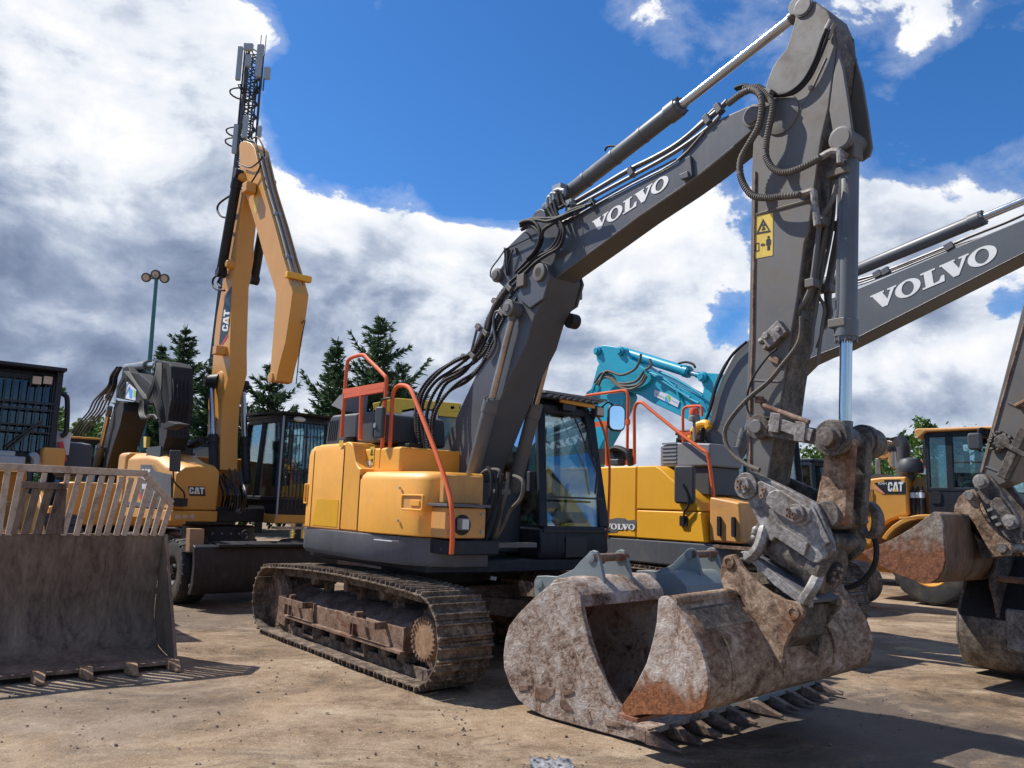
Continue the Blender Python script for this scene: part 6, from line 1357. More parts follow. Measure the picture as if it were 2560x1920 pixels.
def build_wheeled():
    root = thing('wheeled_excavator', 'ochre wheeled excavator with its stick folded down from a tall raised boom', 'excavator', Cf.o, Cf.ang)
    q, p3, Q = Cf.q, Cf.p3, Cf.Q
    zz = z_(0, 640, .3617); z2 = z_(0, 1100, .3617); z3 = z_(500, 80, .5546)
    Yc = M['yellow_cat']
    for x in (1.2, -1.4):
        for l, o in ((-1.0, -1), (1.0, 1)):
            wheel(root, (x, l, .53), .53, .46 if x > 0 else .5, .27, (M['rubber'], M['black_paint']), 22, out=o)
    m = MB(); m.bx((-1.7, -.45, .55), (1.7, .45, .98)); m.bx((1.0, -.85, .42), (1.4, .85, .66)); m.bx((-1.6, -.85, .42), (-1.2, .85, .66)); m.cyl((0, 0, .9), (0, 0, 1.25), .65, n=40); m.build('chassis', M['black_paint'], root, bevel=.02)
    bolts(root, [(.66 * math.cos(R(a)), .66 * math.sin(R(a)), 1.12) for a in range(-100, 40, 14)], (math.cos(R(-45)), math.sin(R(-45)), 0), .018, .02)
    # blade on the front, its arms and a block of wood wedged on the outrigger
    bx_ = 2.0
    m = MB(); prof = [(2.05, .22), (2.2, .25), (2.28, .4), (2.28, .7), (2.2, .98), (2.1, 1.02), (2.16, .7), (2.14, .4)]
    m.prism(prof, -1.25, 1.3); bl = m.build('dozer_blade', M['black_paint'], root, bevel=.02)
    m = MB(); 
    for l in (-.45, .45): m.prism([(1.5, .6), (2.15, .5), (2.2, .85), (1.5, .85)], l - .08, l + .08)
    build_each(m, 'blade_arm', M['black_paint'], root, bevel=.015)
    m = MB(); m.prism([(2.0, .98), (2.3, .98), (2.3, 1.02), (2.0, 1.06)], -.9, 1.3); m.build('blade_top', M['black_paint'], bl)
    e = [Cf.w(*z2(*p), 2.3) for p in ((1500, 790), (1560, 660), (1700, 690))]
    c = Cf.w(*z2(1697, 655), 2.2); m = MB(); m.tube([(2.2, c[0] + .06 * math.cos(a_), c[1] + .07 * math.sin(a_)) for a_ in [2 * PI * i / 10 for i in range(10)]], .018, closed=True, k=2); m.build('lifting_eye', M['black_paint'], bl)
    A_ = [Cf.w(*z2(*p), 1.75) for p in ((1292, 610), (1390, 612), (1382, 782), (1285, 770))]
    m = MB(); m.rings([[(1.72, y, z) for y, z in A_], [(1.9, y, z) for y, z in A_]]); m.build('timber_block', M['wood'], root, bevel=.008)
    P_ = [Cf.w(*z2(*p), 1.8) for p in ((1300, 780), (1400, 640), (1470, 760), (1430, 1020), (1370, 1050), (1310, 1020), (1340, 800))]
    m = MB(); m.rings([[(1.6, y, z) for y, z in P_], [(1.86, y, z) for y, z in P_]]); m.build('outrigger', M['black_paint'], root, bevel=.015)
    for xy in ((1330, 1010), (1375, 1030)): a = Cf.w(*z2(*xy), 1.88); m = MB(); m.cyl((1.86, a[0], a[1]), (1.9, a[0], a[1]), .06, n=14); m.build('outrigger_pin', M['frame_rust'], root)
    # engine hood
    HF = .85
    fb = [Cf.w(*z2(*p), HF) for p in ((1190, 485), (1498, 485), (1498, 205), (1470, 180), (1300, 155), (1240, 165), (1190, 200))]
    zb0 = (fb[0][1] + fb[1][1]) / 2; l0 = fb[0][0]; l1 = fb[1][0]
    zt = max(p[1] for p in fb)
    m = MB()
    def sec(x, dz=0, sl=0): return [(x, l0 + sl, zb0), (x, l1, zb0), (x, l1, zt - .1 + dz), (x, l1 - .06, zt - .02 + dz), (x, (l0 + l1) / 2, zt + dz), (x, l0 + .16 + sl, zt - .03 + dz), (x, l0 + .02 + sl, zt - .15 + dz)]
    m.rings([sec(-2.0, .25), sec(-.9, .25), sec(-.3, .2), sec(.2, .06), sec(.7, 0), sec(HF, -.06)]); hd = m.build('engine_hood', Yc, root, bevel=.03, seg=3)
    m = MB(); m.bx((-2.6, -1.2, zb0), (-2.0, 1.2, zt + .25)); m.build('counterweight', Yc, root, bevel=.1, seg=3)
    m = MB(); m.bx((-2.0, l1, zb0), (-.8, 1.2, zt + .2)); m.build('engine_hood', Yc, root, bevel=.04)
    m = MB(); m.bx((-2.0, l0 - .01, zb0 - .2), (HF + .01, l1 + .02, zb0 - .01)); vb = m.build('valance', Yc, root, bevel=.02)
    m = MB(); m.bx((-2.0, l0 - .015, zb0 + .01), (.2, l0 - .004, zb0 + .09)); m.build('trim_strip', M['grey_trim'], hd)
    lm = [Cf.w(u, 1292, HF) for u in (443, 461, 479)]
    m = MB()
    for y, z in lm: m.lathe([(0, .045), (.012, .045), (.014, .03)], (HF + .01, y, z), (1, 0, 0), 16)
    build_each(m, 'marker_lamp', M['lamp_amber'], vb)
    # badge on the front of the hood
    bq = [Cf.w(*z2(*p), HF) for p in ((1300, 320), (1415, 322), (1420, 388), (1310, 386))]
    m = MB(); m.rings([[(HF + t, y, z) for y, z in bq] for t in (.001, .006)]); bd = m.build('badge', M['black_mark'], hd)
    b0, b1, b2 = (Vector(Cf.w(*z2(*p), HF)) for p in ((1308, 372), (1412, 374), (1308, 326))); ux, uy = (b1 - b0) / 2.68, b2 - b0
    cat_badge(lambda x, y, t: (HF + .007 + t, *(b0 + ux * x + uy * y)), bd)
    # dark flank panel with the same badge and red flash
    fl = [q(*z2(*p), l0 - .01) for p in ((975, 170), (1050, 172), (1075, 215), (1185, 240), (1185, 420), (975, 430))]
    m = MB(); m.prism(fl, l0 - .02, l0 - .004); fp = m.build('flank_panel', M['grey_trim'], hd)
    b0, b1, b2 = (Vector(q(*z2(*p), l0 - .02)) for p in ((980, 275), (1040, 279), (980, 200))); ux, uy = (b1 - b0) / 2.68, b2 - b0
    cat_badge(lambda x, y, t: ((b0 + ux * x + uy * y).x, l0 - .021 - t, (b0 + ux * x + uy * y).y), fp)
    m = MB(); m.prism([q(*z2(*p), l0 - .02) for p in ((965, 345), (985, 400), (985, 430), (965, 400))], l0 - .025, l0 - .02); m.build('red_flash', M['red_mark'], fp)
    b0, b1, b2 = (Vector(q(*z2(*p), l0 - .02)) for p in ((982, 335), (1026, 338), (982, 305))); ux, uy = (b1 - b0), (b2 - b0)
    m = MB(); m.prism([tuple(b0 + ux * x + uy * y) for x, y in ((0, -.1), (1, -.1), (1, 1.1), (0, 1.1))], l0 - .023, l0 - .02); m.build('model_plate', M['white_panel'], fp)
    # mirror on its arm
    mp = [Cf.w(*z2(*p), HF + .25) for p in ((1175, 70), (1250, 72), (1245, 222), (1170, 215))]
    m = MB(); m.rings([[(HF + .22, y, z) for y, z in mp], [(HF + .28, y, z) for y, z in mp]]); mo = m.build('mirror', M['plastic'], root, bevel=.02)
    m = MB(); m.tube([(HF + .22, *Cf.w(*z2(1198, 215), HF + .22)), (HF + .2, *Cf.w(*z2(1205, 290), HF + .2)), (HF + .15, *Cf.w(*z2(1270, 360), HF + .15)), (HF + .1, *Cf.w(*z2(1275, 420), HF + .1))], .014, k=3); a = Cf.w(*z2(1238, 430), HF + .06); m.box((HF + .06, *a), (.14, .24, .14)); m.build('mirror_arm', M['black_paint'], mo)
    # exhaust pipe and black top box
    m = MB(); e = q(*z2(1150, 50), -.9); m.bx((e[0] - .5, -1.1, zt + .1), (e[0] + .3, -.5, zt + .32)); m.tube([(e[0] + .2, -.6, zt + .25), p3(*z2(1260, 40), -.5), p3(*z2(1340, 30), -.45), p3(*z2(1400, 0), -.4)], .08, n=10); m.build('air_duct', M['plastic'], root, bevel=.02)
    # ---- boom
    BN_, BF_ = -.22, .14
    edge = [zz(1640, 0), zz(1605, 200), zz(1590, 600), zz(1590, 800), zz(1540, 1000), zz(1525, 1250), zz(1520, 1480)]
    left = [(597, 480), zz(1590, -60), zz(1540, 180), zz(1500, 400), zz(1480, 560), zz(1468, 760), zz(1440, 1000), zz(1432, 1250), zz(1470, 1480)]
    top = [(604, 500), (596, 560)]
    pr = Q(BN_, *(left + edge[::-1] + [(594, 600), (601, 540), (612, 480), (606, 470)]))
    m = MB(); m.prism(pr, BN_, BF_ - .02); bo = m.build('boom', Yc, root, bevel=.014)
    # badge running up the boom side
    bp = Q(BN_, *[zz(*p) for p in ((1602, 208), (1600, 260), (1588, 480), (1575, 540), (1530, 612), (1514, 612), (1528, 470), (1545, 350), (1570, 250))])
    m = MB(); m.prism(bp, BN_ - .004, BN_); bb = m.build('badge', M['black_mark'], bo)
    m = MB(); m.prism(Q(BN_, *[zz(*p) for p in ((1575, 540), (1577, 555), (1540, 612), (1530, 612))]), BN_ - .007, BN_ - .002); m.build('red_flash', M['red_mark'], bb)
    b0, b1, b2 = (Vector(q(*zz(*p), BN_)) for p in ((1577, 522), (1592, 372), (1537, 518))); ux, uy = (b1 - b0) / 2.68, b2 - b0
    cat_badge(lambda x, y, t: ((b0 + ux * x + uy * y).x, BN_ - .005 - t, (b0 + ux * x + uy * y).y), bb)
    c = p3(*zz(1520, 655), BN_ - .1); m = MB(); m.box(c, (.2, .22, .16)); lb = m.build('lamp_box', Yc, root, bevel=.012)
    m = MB()
    for i in range(4): m.box(c + Vector((-.06 + .04 * i, 0, .083)), (.012, .2, .01))
    build_each(m, 'grille_bar', M['frame_rust'], lb)
    # lift cylinders: chrome up, black barrels below
    for l, u0, v0, u1, v1, u2, v2 in ((BN_ - .1, *zz(1462, 865), *zz(1467, 1245), *zz(1480, 1560)),):
        a, g, b = p3(u2, v2, l), p3(u1, v1, l), p3(u0, v0, l)
        make_cyl(root, a, b, (g - a).length / (b - a).length, .085, .052, 'boom_cylinder', M['black_paint'], M['chrome'], eye=.1, width=.2)
        a2, b2 = Vector((a.x, BF_ + .17, a.z)), Vector((b.x, BF_ + .17, b.z)); make_cyl(root, a2, b2, (g - a).length / (b - a).length, .085, .052, 'boom_cylinder', M['black_paint'], M['chrome'], eye=.1, width=.2)
        m = MB(); m.lathe([(0, .12), (.05, .12), (.06, .08), (.1, .08)], (b.x, BN_ - .14, b.z), (0, -1, 0), 20); m.cyl((b.x, BN_ - .14, b.z), (b.x + .15, BN_ - .0, b.z), .12, .15, n=20); m.build('cylinder_boss', M['black_paint'], root)
        m = MB(); m.lathe([(0, .2), (.02, .19), (.05, .12)], (b.x + .16, BN_, b.z + .0), (0, -1, 0), 24); m.build('boss_plate', Yc, bo)
    # stick cylinders either side of the boom
    for l in (BN_ - .12, BF_ + .2):
        a, b = p3(*z3(95, 1085), BN_ - .12), p3(*z3(172, 640), BN_ - .12); a.y = b.y = l
        make_cyl(root, a, b, .93, .095, .06, 'stick_cylinder', M['black_paint'], M['chrome'], eye=.1, width=.16)
        m = MB(); m.cyl((a.x, l - .09, a.z), (a.x, l + .09, a.z), .1, n=18); m.build('cylinder_eye', M['black_paint'], root, bevel=.01)
    m = MB()
    for xy in ((148, 1050), (200, 660)): e = p3(*z3(*xy), BN_); m.lathe([(0, .11), (.1, .09), (.14, .06)], e, (0, -1, 0), 18)
    build_each(m, 'pivot_boss', Yc, bo)
    for pts in (((135, 738), (90, 770), (78, 800), (95, 830), (125, 838)), ((90, 1090), (62, 1110), (58, 1140), (75, 1160), (110, 1165)), ((100, 1095), (80, 1130), (95, 1150))):
        m = MB(); m.tube([p3(*z3(*p), BN_ - .15) for p in pts], .022, n=8, k=5); m.build('hydraulic_hose', M['hose'], root)
    # ---- stick
    near = [z3(176, 512), z3(182, 498), z3(205, 490), z3(228, 500), z3(245, 520), z3(285, 700), z3(335, 870), z3(372, 1010), z3(388, 1060), z3(418, 1170), z3(408, 1250), z3(385, 1400), z3(358, 1500), z3(343, 1572), z3(325, 1580), z3(314, 1560), z3(318, 1500), z3(332, 1330), z3(342, 1180), z3(322, 1110), z3(285, 1000), z3(258, 900), z3(225, 790), z3(192, 700), z3(178, 600)]
    SN, SF = BN_ - .02, .06
    pr = Q(SN, *near); m = MB(); m.prism(pr, SN, SF); so_ = m.build('stick', Yc, root, bevel=.012)
    e = q(*z3(322, 1558), SN); m = MB(); m.lathe([(0, .09), (.03, .09), (.032, .05), (-.02, .05)], (e[0], SN, e[1]), (0, -1, 0), 20); m.cyl((e[0], SN - .02, e[1]), (e[0], SN - .034, e[1]), .05, n=16); m.build('pin_boss', M['orange_shade_paint'], so_)
    # pipes on the front face of the stick
    def onface(x, y, l, d=.03): 
        # the front face follows the edge points; place on plane l at the face position of the near edge
        pnear = q(*z3(x, y), SN); return Vector((pnear[0] + d, l, pnear[1]))
    ed = [(250, 545), (285, 700), (335, 870), (372, 1010), (400, 1120), (410, 1190), (402, 1260), (380, 1400)]
    for l, n_ in ((-.16, 6), (-.08, 6), (.0, 6)):
        P_ = [onface(x, y, l) for x, y in ed[:n_]]; m = MB(); m.tube(P_, .02 if l < -.01 else .012, n=8, k=3); m.build('steel_pipe', M['steel_pipe'] if l > -.05 else M['galv'], so_)
    m = MB()
    for xy, l in (((318, 815), -.16), ((318, 815), -.08), ((370, 1010), -.16), ((370, 1010), -.08)): m.box(onface(*xy, l), (.07, .06, .07 if xy[1] < 1200 else .14))
    build_each(m, 'pipe_clamp', M['galv'], so_, bevel=.006)
    c = onface(395, 1100, -.02, .08); m = MB(); m.bx((c.x - .07, SN - .06, c.z - .055), (c.x + .04, SF + .1, c.z + .055)); m.build('cross_bar', M['yellow'], so_, bevel=.015)
    for pts in (((405, 1290), (370, 1400), (350, 1560)), ((412, 1290), (415, 1400), (395, 1580))):
        m = MB(); m.tube([onface(x - (25 if y > 1300 else 0), y, 0, .03) for x, y in pts], .009, n=6); m.build('hydraulic_hose', M['hose'], so_)
    m = MB(); m.box(p3(*z3(222, 705), SN - .12), (.22, .2, .2)); m.build('lamp_box', Yc, root, bevel=.02)
    m = MB(); m.prism(Q(SN, *[z3(*p) for p in ((240, 745), (262, 740), (268, 770), (252, 820), (246, 810))]), SN - .004, SN); m.build('sticker', M['sticker_yellow'], so_)
    for pts in (((190, 600), (230, 610), (270, 580), (280, 560)), ((215, 700), (250, 650), (275, 600)), ((235, 480), (260, 475), (285, 520), (290, 560)), ((230, 490), (250, 500), (262, 540))):
        m = MB(); m.tube([p3(*z3(*p), SN - .05) for p in pts], .016, n=6, k=4); m.build('hydraulic_hose', M['hose'], root)
    # ---- cab with front guard
    cz = z_(600, 800, .3616)
    cl = Cf.w(*cz(262, 1300), 1.15)[0]; 
    box_cab(root, -.5, 1.1, cl - .02, cl + 1.0, zb0 - .05, Cf.w(*cz(262, 640), 1.1)[1], zb0 + .25, M['cab_black'], M['glass_clear'], guard=13, lean=.05)
    zr = Cf.w(*cz(262, 640), 1.1)[1]
    m = MB(); m.prism([(-.5, zr + .05), (1.25, zr - .02), (1.3, zr + .02), (-.5, zr + .1)], cl - .1, cl + 1.1); m.build('roof_visor', M['black_paint'], root)
    m = MB(); m.sph((1.16, cl + .3, zr - .09), .08, 14, 8, (.6, 1.6, .7)); m.build('work_lamp', M['lamp'], root)
    m = MB(); m.tube([(1.2, cl - .04, zb0 - .1), (1.2, cl - .04, zr - .3), (1.16, cl - .02, zr - .05)], .02, n=8, k=3); m.build('hand_rail', M['galv'], root)
    m = MB(); m.bx((-.5, cl - .05, zb0 - .2), (1.15, cl + 1.05, zb0 - .04)); m.build('cab_plinth', Yc, root, bevel=.02)
    m = MB(); m.bx((1.15, cl - .1, zb0 - .3), (1.35, cl + 1.0, zb0 - .26)); m.build('foot_step', M['guard_steel'], root)
    # plumbing between hood and cab
    for i in range(9):
        u = 1505 + i * 20; a = rnd.uniform(-12, 12)
        m = MB(); m.tube([p3(*z2(u, 200 + rnd.uniform(0, 60)), -.1), p3(*z2(u + 15 + a, 290), -.15), p3(*z2(u + 40 + a, 380), -.2), p3(*z2(u + 20, 490), -.1)], .02, n=8, k=5); m.build('hydraulic_hose', M['black_mark'], root)
    m = MB()
    for xy, r in (((1560, 480), .07), ((1620, 440), .08), ((1640, 390), .06), ((1590, 320), .05), ((1690, 330), .05), ((1650, 490), .06)): m.sph(p3(*z2(*xy), -.1), r, 12, 8)
    build_each(m, 'hydraulic_fitting', M['steel_pipe'], root)
    m = MB(); m.bx((-.3, l1 + .02, zb0 - .2), (.7, cl - .05, zb0 + .05)); m.build('swing_frame', M['black_paint'], root, bevel=.02)
    return root
build_wheeled()
# ================================================================== 4. wheel loader with barred bucket at the left edge
Lf = Frame(A.o.x, A.o.y, HEAD)
def build_loader():
    ang = HEAD
    q, p3, Q = Lf.q, Lf.p3, Lf.Q
    root = thing('wheel_loader', 'wheel loader at the left edge with barred guard on its worn brown bucket', 'loader', Lf.o, Lf.ang)
    z2 = z_(0, 1100, .3617); zr = z_(0, 900, .18083)
    XB = -1.1                                     # plane of the tall back sheet
    w = lambda x, y, X=XB: Lf.w(*z2(x, y), X)
    lr = w(1132, 650)[0]; zt = w(800, 650)[1]
    LL = lr - 2.95
    # bowl: back sheet curving into the floor, teeth line forward
    prof = [(XB - .02, zt), (XB - .06, .9), (XB - .08, .55), (XB - .02, .3), (XB + .16, .14), (XB + .45, .085), (XB + .8, .06)]
    fine = [(p.x, p.y) for p in spline([(a, b, 0) for a, b in prof], 5)]
    m = MB(); m.prism(fine + offset(fine, -.03)[::-1], LL, lr); bw = m.build('bucket', M['shovel'], root, bevel=.004, ang=60)
    for l in (lr, LL - .035):
        m = MB(); m.prism(fine + [(XB + .84, .07), (XB + .62, .42), (XB + .28, .95), (XB + .05, zt)], l, l + .035); m.build('bucket_side', M['shovel'], bw, bevel=.006)
    m = MB(); m.bar((XB + .82, LL - .03, .06), (XB + .82, lr + .03, .06), .22, .035); m.build('cutting_edge', M['shovel'], bw, bevel=.004)
    for i in range(8):
        l = lr - .04 - i * (lr - LL - .08) / 7
        m = MB(); tooth(m, (XB + .9, l, .05), .1, .26, .03, .085); m.build('tooth', M['sprocket_rust'], bw, bevel=.006)
    # spill guard: top rail, sloping bars, plated middle
    tl, tr_ = w(0, 195), w(1010, 232); tr2 = w(1190, 440)
    sl = (tr_[1] - tl[1]) / (tr_[0] - tl[0])
    za = lambda l: tr_[1] + (l - tr_[0]) * 0.0
    g = MB(); g.bar((XB - .02, LL + .3, tr_[1]), (XB - .02, tr_[0] + .02, tr_[1]), .05, .075); g.bar((XB - .02, tr_[0] - .01, tr_[1]), (XB - .02, tr2[0], tr2[1]), .05, .07); g.bar((XB - .02, LL + .32, tr_[1]), (XB - .02, LL, tr2[1]), .05, .07)
    gr = g.build('spill_guard', M['guard_steel'], bw, bevel=.006)
    bars = MB()
    tops = [(555, 235), (632, 240), (710, 245), (778, 250), (848, 255), (912, 260), (975, 262), (1035, 300), (1090, 350), (1135, 395), (1185, 445)]
    bots = [(440, 650), (530, 650), (608, 650), (678, 650), (738, 650), (806, 650), (860, 650), (938, 650), (1000, 650), (1060, 650), (1115, 650)]
    for a, b in zip(tops, bots):
        ya, za_ = w(*a); yb, zb_ = w(*b); bars.bar((XB - .02, ya, min(za_, tr_[1])), (XB - .02, yb, zt - .02), .06, .032, up=(1, 0, 0))
    for a, b in (((150, 220), (60, 650)), ((55, 215), (-10, 650)), ((-40, 210), (-110, 650)), ((-120, 210), (-190, 650)), ((-200, 210), (-265, 650)), ((-280, 210), (-340, 650)), ((-360, 210), (-420, 650)), ((-440, 210), (-500, 650))):
        ya, za_ = w(*a); yb, zb_ = w(*b)
        if ya > LL + .2: bars.bar((XB - .02, ya, tr_[1]), (XB - .02, max(yb, LL + .02), zt - .02), .06, .032, up=(1, 0, 0))
    for a, b in (((312, 225), (295, 310)), ((470, 235), (455, 330))): bars.bar((XB - .02, *w(*a)), (XB - .02, *w(*b)), .05, .032, up=(1, 0, 0))
    build_each(bars, 'guard_bar', M['guard_steel'], gr, bevel=.004)
    pl = MB()
    wa = [w(*p) for p in ((150, 285), (460, 300), (460, 345), (150, 330))]; pl.rings([[(XB + .02, y, z) for y, z in wa], [(XB - .06, y, z) for y, z in wa]])
    xs_ = [(150, 330, 60), (215, 345, 130), (300, 355, 215), (385, 360, 300), (460, 345, 400)]
    for (x0, y0, b0), (x1, y1, b1) in zip(xs_, xs_[1:]):
        s_ = 12; wq = [w(*p) for p in ((x0 + s_, 335), (x1 - s_, 335), (b1 - s_, 650), (b0 + s_, 650))]; pl.rings([[(XB - .0, y, z) for y, z in wq], [(XB - .03, y, z) for y, z in wq]])
    wq = [w(*p) for p in ((440, 340), (465, 340), (440, 650), (390, 650))]; pl.rings([[(XB, y, z) for y, z in wq], [(XB - .03, y, z) for y, z in wq]])
    build_each(pl, 'guard_plate', M['shovel'], gr, bevel=.004)
    # machine behind: lift arms, front frame, cab with bars
    CX = -4.6
    wc = lambda x, y, X=CX: Lf.w(*zr(x, y), X)
    cr = wc(835, 185)[0]; ztop = wc(835, 185)[1]; zbot = wc(700, 1330)[1]
    c = box_cab(root, CX - 1.6, CX, cr - 1.75, cr, zbot - .1, ztop, zbot + .05, M['cab_black'], M['glass_dark'], lean=.02, inset=.02)
    gd = MB()
    for i in range(17):
        y = cr - .08 - i * .1; gd.bar((CX + .14, y, zbot), (CX + .12, y, ztop - .15), .016, .016)
    for z in (ztop - .48, ztop - .58, zbot + .32, zbot + .42): gd.bar((CX + .15, cr - 1.75, z), (CX + .15, cr, z), .02, .025)
    gd.build('front_guard', M['black_mark'], root)
    m = MB(); m.bar((CX + .14, cr - .02, zbot), (CX + .14, cr - .02, ztop), .06, .08); m.prism([(CX - 1.6, ztop + .0), (CX + .3, ztop), (CX + .3, ztop + .05), (CX - 1.6, ztop + .05)], cr - 1.8, cr + .04); m.build('guard_frame', M['cab_black'], root, bevel=.01)
    for x in (505, 655):
        e = wc(x, 285, CX + .1); m = MB(); m.box((CX + .1, *e), (.1, .13, .13)); lo = m.build('work_lamp', M['plastic'], root, bevel=.015); MB().box((CX + .155, *e), (.01, .11, .11)).build('lens', M['lamp_amber'], lo)
    m = MB(); a = wc(120, 1230, CX + .2); b = wc(590, 850, CX + .2); m.bar((CX + .22, *a), (CX + .22, *b), .02, .03); a = wc(90, 1190, CX + .2); b = wc(540, 850, CX + .2); m.bar((CX + .22, *a), (CX + .22, *b), .015, .02); m.build('wiper', M['black_mark'], root)
    m = MB(); m.tube([(CX, *wc(*p, CX)) for p in ((835, 455), (900, 490), (930, 560), (925, 900), (900, 1020), (840, 1055))], .035, n=10, k=5); m.build('hand_rail', M['cab_black'], root)
    m = MB()
    for l in (cr - 1.45, cr - .3): m.prism([(CX + .2, 1.35), (CX + .2, 1.75), (CX + 1.5, 1.5), (XB - .7, .75), (XB - .15, .55), (XB - .15, .3), (XB - .8, .45), (CX + 1.3, 1.1)], l - .07, l + .07)
    build_each(m, 'lift_arm', M['yellow_cat'], root, bevel=.02)
    m = MB(); m.bx((CX + .1, cr - 1.3, .5), (CX + 1.6, cr - .45, 1.3)); m.bx((CX - 3.6, cr - 1.5, .8), (CX + .1, cr - .2, 1.6)); m.build('front_frame', M['orange_shade_paint'], root, bevel=.04)
    m = MB(); m.bx((CX - 4.2, cr - 1.7, .9), (CX - 1.6, cr - .05, 2.1)); m.build('engine_hood', M['yellow_cat'], root, bevel=.08, seg=3)
    for l, o in ((cr - 1.75, -1), (cr + .05, 1)):
        for x in (CX + .75, CX - 2.3): wheel(root, (x, l, .74), .74, .5, .36, (M['rubber'], M['yellow_cat']), 22, out=o)
    m = MB(); a = wc(0, 1390, CX + .4); m.box((CX + .5, cr - 1.0, a[1]), (.5, 1.2, .12)); m.box((CX + .6, cr - .62, a[1] + .06), (.2, .2, .14)); m.build('valve_block', M['galv'], root, bevel=.02)
    m = MB(); m.tube([(CX + .6, *wc(*p, CX + .6)) for p in ((480, 1480), (490, 1380), (465, 1330), (425, 1345))], .06, n=10); m.build('hydraulic_hose', M['galv'], root)
    m = MB(); e = wc(720, 1360, CX + .2); m.box((CX + .2, *e), (.3, .3, .3)); m.build('steering_joint', M['yellow_cat'], root, bevel=.04)
    m = MB(); a = wc(830, 1130, CX); b = wc(890, 1400, CX); m.bar((CX, a[0], a[1]), (CX, b[0], b[1]), .05, .07); m.build('warning_bar', M['red_mark'], root)
    m = MB(); e = wc(860, 1150, CX - .1); m.box((CX - .1, *e), (.05, .2, .34)); m.build('number_plate', M['white_panel'], root)
    m = MB(); e = wc(960, 1340, CX - .6); m.prism([(CX - 1.0, e[1] - .3), (CX - .2, e[1] - .3), (CX - .25, e[1] + .2), (CX - .9, e[1] + .25)], e[0] - .15, e[0] + .25); m.build('mudguard', M['plastic'], root, bevel=.05)
    return root
build_loader()
